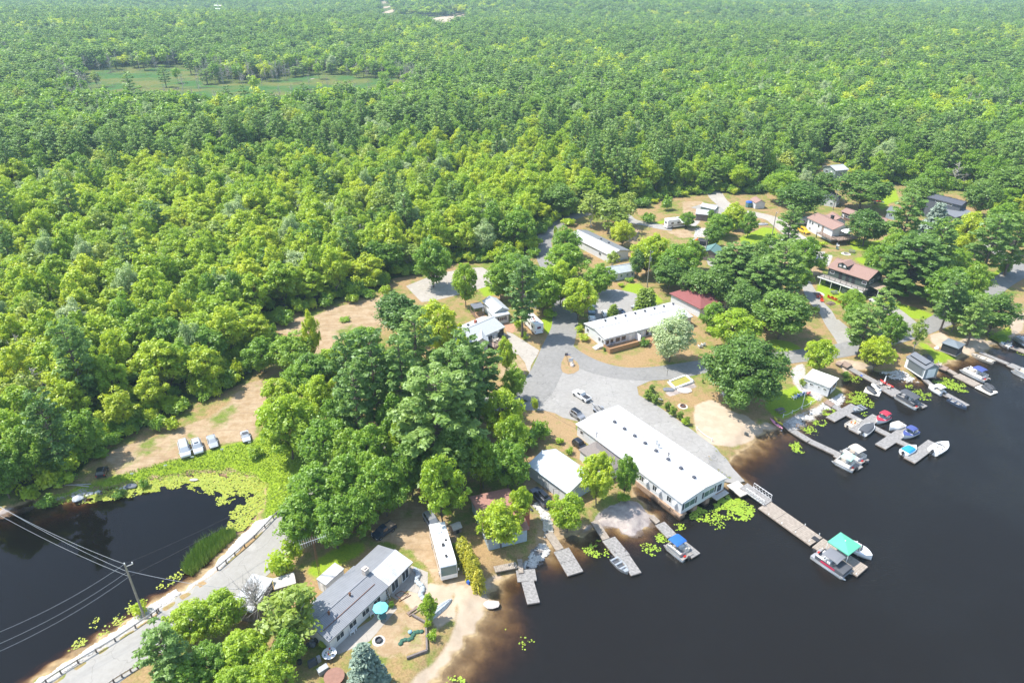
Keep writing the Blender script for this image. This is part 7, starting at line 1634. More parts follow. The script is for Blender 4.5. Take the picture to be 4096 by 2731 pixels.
pads('lily_pads', [(W('m', [(590,215),(700,190),(830,200),(890,260),(980,300),(960,370),(880,430),(790,400),(720,330),(610,330)]), 35.2, 0.1632), (W('m', [(360,350),(470,290),(525,295),(520,330),(560,400),(520,440),(400,410)]), 35.2, 0.1632),
  (W('m', [(520,330),(600,320),(740,340),(745,400),(700,480),(640,510),(560,490),(560,400)]), 11, 0.1632), (W('m', [(220,485),(300,455),(330,480),(290,525),(235,520)]), 30.8, 0.136), (W('m', [(50,580),(110,545),(190,590),(150,625),(70,635)]), 30.8, 0.136), (W('m', [(-100,640),(0,640),(105,680),(60,720),(60,760),(0,760),(-60,690)]), 22, 0.136),
  (W('j', [(860,490),(940,440),(1000,470),(1050,500),(1140,540),(1100,590),(1020,605),(900,560)]), 22, 0.136), (W('j', [(990,390),(1060,375),(1080,410),(1040,445),(1000,430)]), 22, 0.136),
  (W('d', [(850,590),(940,560),(1000,590),(1060,690),(1040,710),(950,680),(820,660)]), 19.8, 0.136), (W('d', [(610,755),(700,715),(755,730),(720,770),(650,800)]), 30.8, 0.136), (W('d', [(525,825),(640,815),(665,835),(610,870),(560,855)]), 19.8, 0.136), (W('d', [(435,860),(500,855),(580,910),(560,945),(500,930),(440,890)]), 26.4, 0.136),
  (W('d', [(345,1005),(400,1000),(440,1040),(455,1100),(400,1095),(350,1060)]), 30.8, 0.136), (W('d', [(940,745),(1010,745),(1030,765),(975,785)]), 17.6, 0.136), (W('d', [(780,430),(850,420),(960,450),(940,500),(850,480),(790,470)]), 13.2, 0.136), (W('d', [(1560,480),(1680,450),(1830,500),(1860,580),(1780,570),(1700,540),(1600,510)]), 19.8, 0.1496),
  (W('d', [(1340,515),(1390,510),(1395,540),(1350,545)]), 17.6, 0.136), (W('d', [(1390,560),(1460,550),(1560,590),(1550,640),(1480,650),(1410,610)]), 15.4, 0.136), (W('n', [(2240,780),(2352,820),(2352,870),(2260,850)]), 17.6, 0.136),
  (W('j', [(200,1440),(300,1390),(330,1440),(380,1480),(310,1520),(270,1568),(200,1500)]), 6.6, 0.1088), (W('j', [(40,1290),(100,1270),(110,1330),(60,1360)]), 8.8, 0.1088), (W('i', [(2060,1520),(2180,1480),(2250,1568),(2100,1620)]), 19.8, 0.136)], 'yellow green lily pads floating in patches along the lake docks', MPAD, 3)
pads('pond_lily_pads', [(W('g', [(690,1085),(820,1010),(1000,975),(1290,900),(1480,860),(1700,840),(1850,830),(1960,850),(2100,820),(2300,830),(2420,960),(2380,1150),(2200,1230),(2060,1340),(1950,1310),(1990,1160),(2130,1040),(2020,1010),(1960,1090),(1870,1120),(1850,1010),(1720,1000),(1600,950),(1500,960),(1380,980),(1250,1000),(1100,1040),(900,1070),(760,1085)]), 44, 0.1564),
  (W('g', [(370,1090),(480,1060),(600,1040),(600,1070),(480,1095),(400,1105)]), 11, 0.1224), (W('h', [(570,1310),(640,1210),(780,1160),(790,1190),(680,1270),(590,1320)]), 19.8, 0.136), (W('h', [(800,1200),(880,1120),(1000,1000),(1150,850),(1250,870),(1200,960),(1050,1060),(900,1170)]), 15.4, 0.136),
  (W('h', [(760,1060),(860,990),(885,1010),(800,1095)]), 15.4, 0.1224), (W('h', [(1340,740),(1450,660),(1540,590),(1560,660),(1460,730),(1370,760)]), 17.6, 0.136)], 'yellow lily pads crowding the edge of the black pond', MPADP, 4)
# reeds
def blades(name, pg, N, h, m, label, seed=2, w_=.05, cat='reeds', lean=.15, zfix=None):
    r_ = np.random.default_rng(seed); x0, x1 = min(p[0] for p in pg), max(p[0] for p in pg); y0, y1 = min(p[1] for p in pg), max(p[1] for p in pg)
    X = r_.uniform(x0, x1, N * 3); Y = r_.uniform(y0, y1, N * 3); k = sdist(X, Y, pg) > 0; X, Y = X[k][:N], Y[k][:N]; Zb = np.maximum(height(X, Y), -.05)
    V = []; Fc = []
    for i in range(len(X)):
        a = r_.uniform(0, 6.28); hh = h * r_.uniform(.5, 1.15); dx, dy = w_ * math.cos(a), w_ * math.sin(a); lx, ly = r_.normal(0, lean, 2) * hh; b = len(V)
        V += [(X[i] - dx, Y[i] - dy, Zb[i]), (X[i] + dx, Y[i] + dy, Zb[i]), (X[i] + lx, Y[i] + ly, Zb[i] + hh)]; Fc.append((b, b + 1, b + 2))
    me = bpy.data.meshes.new(name); me.from_pydata(V, [], Fc); me.materials.append(m); at = me.attributes.new('leaf', 'FLOAT', 'POINT'); at.data.foreach_set('value', np.repeat(r_.random(len(Fc)), 3).astype(np.float32)[:len(V)])
    o = bpy.data.objects.new(name, me); COL.objects.link(o); tag(o, label, cat, kind='stuff')
blades('reeds', W('h', [(1570,620),(1570,560),(1700,380),(1900,280),(2000,270),(2030,310),(1900,420),(1750,560),(1640,650)]), 3500, 1.7, pad_mat('reed', (.14, .26, .03), (.22, .34, .04), (.30, .40, .06)), 'tall green reeds standing along the causeway side of the pond')
LUSHM = pad_mat('tall_grass', (.17, .30, .02), (.28, .40, .025), (.38, .44, .03))
blades('tall_grass', D((60,1152),(205,1108),(330,1072),(450,1042),(560,1016),(600,1010),(720,1040),(690,1120),(640,1190),(606,1180),(610,1112),(560,1084),(480,1075),(400,1090),(215,1126),(100,1160)), 9000, .28, LUSHM, 'bright green tall grass on the pond bank', 5, .09, 'grass', .8)
M_STN = mat('riprap_stone', (.56, .54, .50), .9, .3, 2)
def riprap(name, pgs, N, label, s=.28, seed=1):
    r_ = np.random.default_rng(seed); b = MB()
    ico = [(0, 0, 1), (.9, 0, .2), (.3, .85, .25), (-.75, .5, .2), (-.7, -.55, .25), (.3, -.85, .2), (.5, .4, -.6), (-.6, .1, -.6), (.3, -.5, -.7)]
    fc = [(0, 1, 2), (0, 2, 3), (0, 3, 4), (0, 4, 5), (0, 5, 1), (1, 6, 2), (2, 6, 7, 3), (3, 7, 4), (4, 7, 8, 5), (5, 8, 1), (1, 8, 6)]
    for pg in pgs:
        x0, x1 = min(p[0] for p in pg), max(p[0] for p in pg); y0, y1 = min(p[1] for p in pg), max(p[1] for p in pg)
        X = r_.uniform(x0, x1, N * 4); Y = r_.uniform(y0, y1, N * 4); k = sdist(X, Y, pg) > 0; X, Y = X[k][:N], Y[k][:N]; Zb = height(X, Y)
        for x, y, z in zip(X, Y, Zb):
            if z < -.35: continue
            q = s * r_.uniform(.45, 1.3); a = r_.uniform(0, 6.28); ca, sa = math.cos(a), math.sin(a); f = r_.uniform(.6, 1.3)
            b.add([(x + q * (vx * ca * f - vy * sa), y + q * (vx * sa * f + vy * ca), z + q * vz * .6 + q * .2) for vx, vy, vz in ico], fc)
    o = b.build(name, M_STN, fix=False); tag(o, label, 'stones', kind='stuff')
riprap('causeway_riprap', [D((30,1592),(150,1512),(268,1439),(349,1380),(400,1346),(410,1362),(349,1402),(262,1462),(120,1560),(60,1598)), D((500,1284),(542,1234),(590,1190),(622,1184),(618,1200),(560,1250),(510,1300))], 2600, 'pale broken stones armouring the causeway bank')
riprap('breakwater_riprap', [poly('d', [(300,838),(400,790),(640,650),(790,570),(830,595),(800,645),(720,700),(560,795),(430,860),(350,880)])], 1500, 'pale broken stones of the gravel breakwater below the rope fence', .26, 2)
riprap('shore_stones', [poly('d', [(1120,375),(1290,385),(1460,440),(1450,480),(1330,485),(1150,415)]), poly('j', [(240,640),(420,430),(520,430),(510,510),(440,600),(290,710)]), poly('e', [(1000,560),(1130,560),(1130,640),(990,640)]), poly('b', [(300,1210),(420,1180),(470,1330),(500,1500),(420,1500),(380,1300)]), poly('g', [(600,1000),(800,960),(1000,930),(1300,870),(1290,900),(1000,960),(700,1050)])], 260, 'scattered pale stones along the rocky shores', .30, 3)
# bare bedrock outcrop by the hall
def outcrop(name, pg, hgt, label, rm=None):
    cx = sum(p[0] for p in pg) / len(pg); cy = sum(p[1] for p in pg) / len(pg); xs = np.arange(min(p[0] for p in pg), max(p[0] for p in pg), .35); ys = np.arange(min(p[1] for p in pg), max(p[1] for p in pg), .35)
    X, Y = np.meshgrid(xs, ys); sh_ = X.shape; d = sdist(X.ravel(), Y.ravel(), pg).reshape(sh_); base = height(X.ravel(), Y.ravel()).reshape(sh_)
    z = np.maximum(base, -.3) + np.clip(d, -1, 2.5) * .28 * hgt + .10 * np.sin(X * 1.3 + Y) + .06 * np.sin(Y * 3 + np.sin(X * 2)); z = np.minimum(z, 1.25 * hgt + .1 * np.sin(X)); b = MB(); ny_, nx_ = sh_
    V = [(float(X[j, i]), float(Y[j, i]), float(z[j, i])) for j in range(ny_) for i in range(nx_)]; Fc = [(j * nx_ + i, j * nx_ + i + 1, (j + 1) * nx_ + i + 1, (j + 1) * nx_ + i) for j in range(ny_ - 1) for i in range(nx_ - 1) if d[j, i] > -.5 and d[j + 1, i + 1] > -.5]
    r0 = b.add(V, Fc).build(name, rm or mat('bedrock', (.37, .32, .28), .95, .35, .9, bump=.8, bscale=3, col2=(.25, .21, .20)), None, True); tag(r0, label, 'rock')
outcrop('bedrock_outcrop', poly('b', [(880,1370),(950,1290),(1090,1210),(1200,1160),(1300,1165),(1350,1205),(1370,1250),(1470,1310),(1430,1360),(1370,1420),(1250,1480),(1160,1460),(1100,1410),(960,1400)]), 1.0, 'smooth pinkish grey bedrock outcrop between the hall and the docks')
outcrop('shaded_outcrop', poly('j', [(235,650),(330,520),(400,440),(500,440),(500,500),(420,590),(310,690),(240,720)]), .8, 'mottled bedrock slab with painted-in shade beside the T shaped dock', mat('shade_painted_bedrock', (.19, .17, .16), .95, .4, 1.5, bump=.6, bscale=3)); outcrop('pond_ledge', poly('g', [(-120,1150),(60,1110),(200,1080),(290,1075),(200,1110),(60,1150),(-60,1180)]), .6, 'pale rock ledge at the left bank of the pond')  # slab by the T dock: maple shade painted in as a darker bedrock colour

# ------------------------------------------------------------ trees and shrubs placed one by one
def TT(t, rows):
    for kind, x, y, w_, h, lab in rows: tr(kind, t, x, y, w_, h, lab)
TT('o', [
 ('M',50,1032,104,12,'tall leafy tree at the left pond bank, leftmost'),('P',120,1008,84,14,'pine at the left pond bank'),('M',182,985,90,11,'leafy tree at the left pond bank, above the black car'),('M',-15,1062,104,12,'leafy tree at the left edge over the rock ledge'),
 ('M',2020,590,70,12,'leafy tree left of the massive pine'),('P',2150,590,90,16,'pine right of the massive pine'),('M',2165,545,70,12,'leafy tree below the blue spruce'),('M',2235,700,76,11,'leafy tree over the shore road near the small beach'),('P',2180,700,60,12,'pine left of the shore road bend'),('K',2140,610,70,12,'dark tree at the right foot of the massive pine'),
 ('M',1770,565,60,11,'leafy tree below the lane lawn'),('K',1730,600,84,13,'dark pine like tree right of the teal roof'),('M',1960,690,60,8,'open leafy tree below the green house'),('P',2025,720,60,9,'open pine below the sandy drive lawn'),('M',1580,500,40,6,'small tree right of the striped motorhome'),('T',1430,530,60,9,'lime tree behind the lodge roof'),
 ('M',600,805,84,9,'leafy tree at the top left corner of the dirt lot'),('T',735,905,90,11,'lime tree above the big bright maple'),('M',775,955,96,12,'leafy tree right of the big bright maple'),('M',690,865,90,10,'low leafy tree between clearing and dirt lot'),('P',822,950,90,15,'pine over the hidden lane'),
 ('M',885,850,90,11,'leafy tree among the pines below the round maple'),('P',925,905,100,17,'pine left of the giant pine top'),('T',930,1010,84,12,'lime tree between the giant pine and the hidden lane'),('T',1108,1050,84,11,'lime tree right behind the shaded shed'),
 ('P',1068,870,90,15,'pine between the giant pine and the bungalow wing'),('M',800,1030,90,11,'leafy tree over the lower hidden lane'),('M',850,1090,96,11,'leafy tree below the hidden lane'),('T',760,835,80,10,'lime tree at the bottom of the dirt clearing'),
 ('K',917,715,108,12,'dense round dark maple at the right edge of the dirt clearing'),('T',712,760,44,13,'slender lime tree on a bare trunk in front of the dirt clearing'),('M',668,800,100,10,'leafy tree left of the slender trunk by the dirt clearing'),
 ('M',720,850,110,10,'broad leafy tree below the dirt clearing'),('T',640,900,90,9,'lime tree at the top of the dirt lot driveway'),('T',655,965,150,14,'big bright maple at the right end of the dirt lot'),('M',745,1010,120,12,'green maple overlapping the big bright maple on its right'),
 ('M',830,785,110,9,'spreading leafy tree below the dirt clearing, left of the white bungalow'),('M',850,850,100,11,'leafy tree behind the tall pine at the cluster edge'),('P',862,900,105,18,'tall dark pine left of the giant pine'),('P',800,880,80,15,'thin pine at the left of the pine cluster'),
 ('T',1068,642,64,13,'lime tree at the near corner of the ball court'),('M',992,590,95,15,'tall leafy tree with bare forked trunk before the ball court'),('T',1010,745,110,14,'bright maple hugging the left of the bungalow'),('T',1060,800,50,11,'loose lime tree over the bungalow wing'),
 ('P',958,835,110,16,'pine behind the giant pine, left of the bungalow'),('Q',1035,880,120,19,'dense pine above the giant pine'),('Q',1000,960,170,22,'giant pine at the centre of the cluster'),('P',1108,866,92,11,'pine standing before the bungalow deck'),('P',1075,925,90,15,'pine right behind the giant pine'),
 ('T',1163,808,46,9,'narrow lime sapling at the bungalow driveway edge'),('M',1180,870,60,9,'leafy tree hanging over the road bend'),('T',1150,940,105,12,'lime tree between the giant pine and the road'),('T',1172,1000,90,12,'lime tree above the boat garage'),('M',1165,1055,105,11,'olive tree left of the boat garage'),
 ('X',1208,1005,56,4,'dark bush at the driveway left of the boat garage'),('M',905,960,90,14,'leafy tree left of the giant pine'),('M',848,1030,115,12,'green tree over the hidden lane'),('M',790,1100,120,12,'leafy tree above the antenna mast'),('M',880,1105,110,12,'leafy tree at the top of the dirt yard'),
 ('M',722,1120,130,11,'broad leafy tree beside the causeway bend'),('M',690,1180,115,10,'leafy tree directly over the causeway bend'),('M',765,1190,110,10,'leafy tree left of the dirt yard'),('M',820,1170,90,10,'leafy tree over the dark pickup'),('T',1013,1110,115,14,'bright maple behind the long motorhome'),('K',1038,1045,90,13,'dark leafy tree above the bright maple'),('M',940,1060,90,12,'shaded tree between giant pine and dirt yard'),
 ('T',1150,1195,110,9,'lime maple spreading over the red-brown cottage'),('T',1195,1150,60,8,'lime tree right of the red-brown cottage roof'),('T',1375,1085,90,11,'bright maple covering the annex corner'),('M',1440,1080,55,9,'smaller green maple touching the annex maple'),('T',1305,1160,88,8,'lime maple below the boat garage'),
 ('T',985,1392,44,5,'small lime sapling on the sandy terrace'),('E',838,1530,84,9,'silvery blue spruce beside the patio'),('V',668,1400,130,9,'birch with white limbs overhanging the grey metal roof'),('W',585,1372,110,8,'bare grey willow beside the causeway'),
 ('T',430,1425,110,7,'lime tree covering the causeway edge'),('T',505,1400,110,7,'lime tree under the bare willow'),('T',560,1490,125,7,'broad lime tree at the lower left'),('P',385,1520,110,9,'soft pine at the lower left beside the road'),('T',620,1545,110,7,'lime tree at the lower edge left of the cottage yard'),('M',480,1520,110,7,'green tree at the lower edge'),('M',660,1480,80,6,'leafy tree shading the cottage corner'),('M',430,1560,110,7,'leafy tree at the very bottom of the view'),('T',540,1570,110,7,'lime tree at the very bottom of the view'),
 ('S',1546,765,100,12,'silvery poplar at the right end of the motel'),('O',1718,840,195,15,'huge spreading dark oak above the sand beach'),('T',1690,745,120,9,'bright lime tree behind the huge oak'),('K',1800,715,130,12,'dark oak behind the yellow shed'),('M',1640,720,60,8,'small tree beside the maroon roof'),('T',1770,700,50,7,'lime tree between the two dark oaks'),
 ('T',1885,808,78,9,'lime tree behind the white boathouse'),('T',2020,795,80,9,'lime tree by the wooden steps'),('P',1985,765,75,10,'soft pine above the wooden steps'),('M',2055,750,60,9,'loose leafy tree over the sandy drive'),('V',2112,760,40,9,'thin open tree beside the grey boathouse'),('M',1970,720,70,8,'tree between the pale drives'),
 ('T',1330,675,92,12,'lime tree left of the motel lot'),('P',1200,690,75,16,'tall bluish pine above the class C motorhome'),('M',1250,655,105,13,'leafy tree over the village road'),('M',1195,620,95,12,'leafy tree left of the village road'),('M',1298,592,100,11,'broad leafy tree hiding the lodge'),('M',1378,634,76,9,'leafy tree right of the lodge'),('M',1150,635,80,11,'leafy tree right of the ball court'),('T',1290,640,80,13,'lime tree over the middle of the village road'),('M',1300,548,76,10,'leafy tree over the left half of the lodge roof'),('V',1408,592,34,6,'small birch at the lodge corner'),
 ('M',1192,512,84,14,'brownish leafy tree left of the looping road'),('K',1285,455,84,12,'dark round tree inside the road loop top'),('V',1405,490,80,12,'pale birch behind the lodge'),('V',1362,470,66,13,'birch with white trunk behind the lodge'),('V',1440,470,50,12,'thin birch left of the gravel drive'),
 ('T',1488,580,80,12,'bright tree left of the big clump behind the motel'),('M',1558,595,96,12,'green tree at the middle of the big clump'),('K',1540,622,84,9,'dark lower tree of the big clump'),('K',1600,650,80,9,'dark tree above the maroon roof'),('K',1466,600,38,9,'dark narrow tree behind the transformer pole'),('T',1508,572,70,12,'lime tree at the top of the big clump'),('M',1590,578,64,10,'green tree at the right of the big clump'),
 ('C',1478,684,20,6.5,'left of the twin tall columnar cedars'),('C',1490,686,20,6.5,'right of the twin tall columnar cedars'),('C',1409,713,13,4,'short pointed cedar between the parked cars'),('C',1402,718,10,2.6,'smallest cedar between the parked cars'),
 ('Q',1690,610,95,15,'tall pine right of the teal shed roof'),('Q',1742,645,92,14,'dense pine above the dark oak'),('K',1655,645,90,12,'dark tree left of the tall pines'),('P',1795,640,95,14,'pine beside the white gravel patch'),('M',1850,580,84,12,'leafy tree over the lakeside trailer'),('P',1812,535,58,12,'pine by the gravel lane bend'),('M',1830,630,70,10,'leafy tree left of the green house'),('K',1710,690,80,11,'dark tree between maroon roof and oak'),
 ('M',1655,512,60,8,'tree at the lane triangle, left'),('T',1690,490,56,9,'lime tree at the lane triangle, middle'),('M',1722,508,40,9,'tree at the lane triangle, right'),('M',1640,535,50,8,'shrubby tree below the lane triangle'),
 ('K',1988,428,120,14,'dark round tree right of the sage house'),('K',1840,450,115,14,'dark oak above the gravel lane'),('M',1800,420,90,13,'green tree above the gravel lane'),('K',1995,515,88,12,'dark tree right of the brown roof house'),('Q',2100,598,122,17,'massive pine at the centre of the right lawns'),('P',2080,520,80,15,'pine behind the massive pine'),('E',2152,500,50,12,'blue spruce in front of the charcoal house'),
 ('T',2225,525,80,13,'lime tree right of the charcoal house'),('P',2275,575,90,15,'pine at the right woods edge'),('T',2195,570,62,10,'lime tree over the wooded car park'),('M',2180,655,96,13,'leafy tree below the wooded car park'),('M',2240,640,80,12,'leafy tree beside the shore road at right'),('K',2290,712,95,11,'dark tree on the small beach'),('K',2205,705,70,11,'round dark tree above the gazebo'),('P',2240,740,60,10,'soft pine at the small beach'),
 ('K',2320,420,105,14,'dark tree at the far right edge'),('K',2115,440,84,12,'round dark tree on the upper right lawn'),('M',2150,410,80,13,'green tree above the charcoal house'),('D',2202,385,66,15,'large bare white tree in the right woods'),('K',2260,450,80,13,'dark tree behind the charcoal house'),('M',2310,500,90,13,'leafy tree at the right edge'),('P',2330,570,80,14,'pine at the right edge'),('M',2200,600,70,11,'leafy tree behind the car park'),('D',2150,640,40,10,'dead grey tree beside the car park'),
 ('M',2060,560,70,13,'green tree left of the massive pine'),('K',1900,420,60,11,'dark tree hiding the sage house base'),('M',2310,612,28,4,'small conical tree on the lane island'),('D',2340,700,60,6,'grey brush heap tree at the right edge'),
])
random.seed(21)
for x, y, w_, h, c in ((1400,190,76,2.3,'large, leftmost of the group of three'), (1457,222,66,2.2,'large, right of the group of three'), (1428,128,50,1.9,'small, behind the group of three'), (1577,295,54,2.2,'first of the row of four by the ramp road'), (1628,340,60,2.3,'second of the row of four'), (1697,380,54,2.0,'third of the row of four'), (1762,430,50,1.8,'last of the row of four, nearest the sand')):
    tr('G', 'b', x, y, w_, h, 'clipped round green shrub, %s' % c, 'clipped shrubs beside the ramp road', .5)
for k, (x, y, h) in enumerate(((1990,900,3.6), (2025,960,4.6), (2060,1010,4.8), (2090,1080,5.0), (2125,1120,4.6), (2148,1190,4.0))): tr('Y', 'a', x, y, 58, h, 'golden columnar cedar, number %d from the kennel down the hedge row' % (k + 1), 'golden cedar hedge')
for k, (t, x, y, w_, h, kd, lab) in enumerate([('d',458,498,54,1.8,'G','round shrub at the corner of the white boathouse'),('a',300,1090,240,4,'U','big green bush beside the causeway road'),('a',420,950,160,4,'U','bush under the antenna'),('b',120,560,120,3.5,'X','dark bush at the garage driveway'),('b',330,280,70,3,'U','lone small sapling on the gravel lot edge'),
   ('b',1740,440,70,1.2,'U','low lime shrub at the end of the shrub row'),('c',1500,830,90,1.5,'U','lime bush at the motel side steps'),('c',1450,740,70,1.5,'U','lime grass clump behind the motel corner'),('c',2070,870,90,1.6,'X','dark juniper beside the motel steps'),('y',260,460,40,.8,'X','tiny shrub at the motel deck corner'),
   ('c',880,700,90,3.0,'U','yellow green bush beside the class C motorhome'),('c',930,790,60,1.2,'U','yellow shrub at the driveway bed, upper'),('c',945,825,50,1.0,'U','yellow shrub at the driveway bed, lower'),('c',1170,600,110,2.5,'U','bright bush at the roadside under the trees'),
   ('e',520,460,110,3,'X','bush along the grey gravel drive'),('e',1400,500,170,5,'X','bush clump below the sheds'),('e',1320,560,150,5,'U','lime bush clump behind the black trailer'),('e',1180,440,100,4,'X','bush by the weathered shed'),('e',200,400,140,5,'U','bush at the start of the gravel drive'),('e',700,300,110,5,'X','bush left of the dirt mound'),
   ('f',200,980,120,1.5,'U','yellow green shrub below the raised deck'),('f',650,960,200,1.2,'U','low green ground shrub on the lawn'),('x',150,800,90,1.6,'U','shrub at the foot of the pale drive'),('f',2150,1220,110,4,'X','dark conical bush on the lane island'),('n',1980,560,260,1.6,'U','long yellow green shrub at the small beach'),('f',220,1200,100,3,'X','olive shrub left of the green house'),
   ('g',1220,895,70,1.5,'X','dark shrub on the pond bank'),('g',1000,985,90,1.0,'X','low shrub over the pond edge'),('g',2180,660,120,2,'U','bright shrub right of the convertible'),('g',380,1050,120,2,'X','dark shrub at the left pond bank'),('g',250,980,160,3,'U','lime bushes left of the pond bank'),('g',1480,430,110,2.5,'U','roadside bush above the dirt lot'),('g',1350,420,120,3,'X','bush at the wood edge above the dirt lot'),
   ('k',1250,985,110,.8,'X','low weeds in the middle of the dirt clearing'),('k',1350,770,120,2.5,'U','lime bush at the top of the dirt clearing'),('k',1670,690,110,3,'U','yellow bush at the right end of the dirt clearing'),('k',450,1100,150,3,'U','bright bush left of the dirt clearing'),('k',620,980,180,3.5,'X','leafy bush at the left tip of the dirt clearing'),
   ('i',760,1160,80,.9,'U','grassy plant at the cottage corner'),('i',1475,750,60,.9,'X','small shrub by the patio wall'),('i',1860,950,70,1.5,'U','lime shrub behind the retaining wall'),('i',1900,1080,100,1.2,'U','green shrub strip at the beach wall'),('u',100,1340,120,1.5,'X','dark shrub by the kennel'),('u',1200,480,120,4,'T','small lime tree beside the brick chimney'),
   ('h',1180,900,120,2.2,'U','bright bush at the base of the pond pole'),('b',560,620,70,1.2,'U','flowering strip shrub behind the garage, near'),('b',650,720,70,1.2,'U','flowering strip shrub behind the garage, far'),('b',380,520,160,4,'X','dark shrub mound left of the dry drive'),('b',1160,1150,110,1.2,'U','low green shrub on the rock by the hall'),
   ('r',1630,1140,90,.8,'U','yellow flower bed below the white cottage'),('r',1740,1070,110,1.2,'X','green flower bed below the white cottage'),('r',1960,240,100,3,'X','dark bush beside the gravel drive'),('r',940,300,170,2.5,'U','bushes inside the road loop'),('r',750,430,70,4,'T','narrow tree left of the lodge roof'),('d',830,395,60,1,'X','reedy shrub at the boathouse shore'),('q',710,750,30,1,'X','tiny shrub beside the oak'),('p',1900,320,70,1.5,'U','yellow shrub by the deck path')]):
    tr(kd, t, x, y, w_, h, lab, None, .5)
# ------------------------------------------------------------ forest
random.seed(5)
rng = np.random.default_rng(3)
def scatter():
    out = []
    for (r0, r1, sp) in ((40, 330, 5.9), (330, 700, 7.2), (700, 1300, 9.0), (1300, 3300, 12.5)):
        ys = np.arange(20, r1 + sp, sp)
        half = min(r1 * 1.0 + 60, 2400)
        gx, gy = np.meshgrid(np.arange(-half, half, sp), ys)
        gx = gx.ravel() + rng.uniform(-.42, .42, gx.size) * sp; gy = gy.ravel() + rng.uniform(-.42, .42, gy.size) * sp
        r = np.hypot(gx, gy); k = (r >= r0) & (r < r1) & (np.abs(gx) < gy * .84 + 40)
        gx, gy = gx[k], gy[k]
        md = sdist(gx, gy, MARSH); md = np.where(rng.random(gx.size) < .05, -9, md); d = np.maximum(sdist(gx, gy, OPEN), md)
        for q in LOTS: d = np.maximum(d, sdist(gx, gy, q))
        d = np.maximum(d, np.maximum(sdist(gx, gy, LAKE), sdist(gx, gy, POND)) + 1)
        k = d < -1.2
        out.append(np.stack([gx[k], gy[k], np.full(k.sum(), sp), -d[k]], 1))
    return np.concatenate(out)
pts = scatter()
hx = np.array([h[0] for h in HAND]); hy = np.array([h[1] for h in HAND]); hr = np.array([h[2] for h in HAND])
near = np.hypot(pts[:, 0], pts[:, 1]) < 420
keep = np.ones(len(pts), bool)
for i in np.nonzero(near)[0]:
    if (np.hypot(hx - pts[i, 0], hy - pts[i, 1]) < np.maximum(hr, 1.5) * .8 + 1.6).any(): keep[i] = False
pts = pts[keep]
X_, Y_, SP_, E_ = pts.T
def vnoise(x, y, s, o=0):
    return (np.sin(x / s + o) + np.sin(y / s * 1.3 + 2.1 * o) + np.sin((x + y) / s * .7 + 1 + o) + np.sin((x - y) / s * .9 + 2 + o)) / 4
dep = Y_ * math.cos(PITCH) + CAM_H * math.sin(PITCH)
# sighted column/row of each tree, to know which stand of the wood it belongs to
U_ = 2048 + F * X_ / dep
Rg = np.hypot(X_, Y_)
limeness = .55 * vnoise(X_, Y_, 37) + .35 * vnoise(X_, Y_, 90, 2)
limezone = (Rg < 330) & (X_ < 25)
pinep = np.where(limezone, .06 + .25 * (vnoise(X_, Y_, 26, 4) > .35), np.where(Rg < 700, np.where(X_ < 0, .42, .34), .55) + .3 * vnoise(X_, Y_, 60, 1))
pinep = np.where((Rg > 150) & (Rg < 300) & (X_ < -30), .05, pinep)
pinep = np.where((Rg < 150) & (X_ < -60), .22, pinep)
u1 = rng.random(len(X_)); u2 = rng.random(len(X_))
isp = u1 < pinep
u3 = rng.random(len(X_))
lime = (u2 + limeness * .9 + np.where(limezone, .42, -.20)) > .62
dead = rng.random(len(X_)) < np.where(Rg < 700, .035, .012)
dm = -sdist(X_, Y_, MARSH)
dead |= (dm < 22) & (rng.random(len(X_)) < .55)
order = np.argsort(Rg)
Hh = np.where(isp, rng.uniform(11, 18, len(X_)), rng.uniform(9, 16, len(X_)))
Hh = Hh * np.where(E_ < 4, .72, 1.0)
Rd = np.where(isp, rng.uniform(2.8, 4.4, len(X_)), rng.uniform(3.2, 5.8, len(X_))) * np.where(SP_ > 12, 1.75, np.where(SP_ > 8, 1.35, np.where(SP_ > 6.5, 1.12, 1.0)))
Hh = Hh * np.where(SP_ > 12, 1.15, 1)
vis = (np.abs(U_ - 2048) < 2130) & (Y_ > 40)
def stand(x, y, e):
    a = math.degrees(math.atan2(x, y))
    if y < 150 and x < -45: n = 'wood left of the dirt lot' if y > 110 else 'wood left of the pond'
    elif y < 240 and x < -15: n = 'bright wood above the dirt lot' if a < -30 else 'bright wood behind the dirt clearing' if a < -18 else 'bright wood behind the ball court'
    elif x < -15: n = 'far left wood' if a < -30 else 'left wood below the marsh' if a < -16 else 'wood right of the marsh'
    elif x < 45: n = 'wood behind the looping village road'
    elif x < 100: n = 'wood behind the motorhome and sheds'
    else: n = 'wood behind the sage house' if a < 30 else 'wood behind the charcoal house'
    return n, ('edging the ' if e < 6 else 'fronting the ' if e < 22 else 'deep in the ') + n
def look(r, h, k):
    s = 'tall ' if h > (15 if k == 'P' else 12.3) else 'low ' if h < (12 if k == 'P' else 10) else ''
    return s + ('broad ' if r > (3.6 if k == 'P' else 5) else 'narrow ' if r < (3.1 if k == 'P' else 4.1) else '')
cnt = {'b': 0, 'p': 0, 'd': 0}
stuff = []
nb0 = sum(1 for o in COL.objects if o.get('category') == 'tree')
LAB = {'B': 'mid green leafy tree', 'L': 'lime green leafy tree', 'P': 'dark green pine', 'D': 'bare grey dead tree', 'V': 'pale leaved birch', 'S': 'silvery green poplar'}
zz_ = height(X_, Y_)
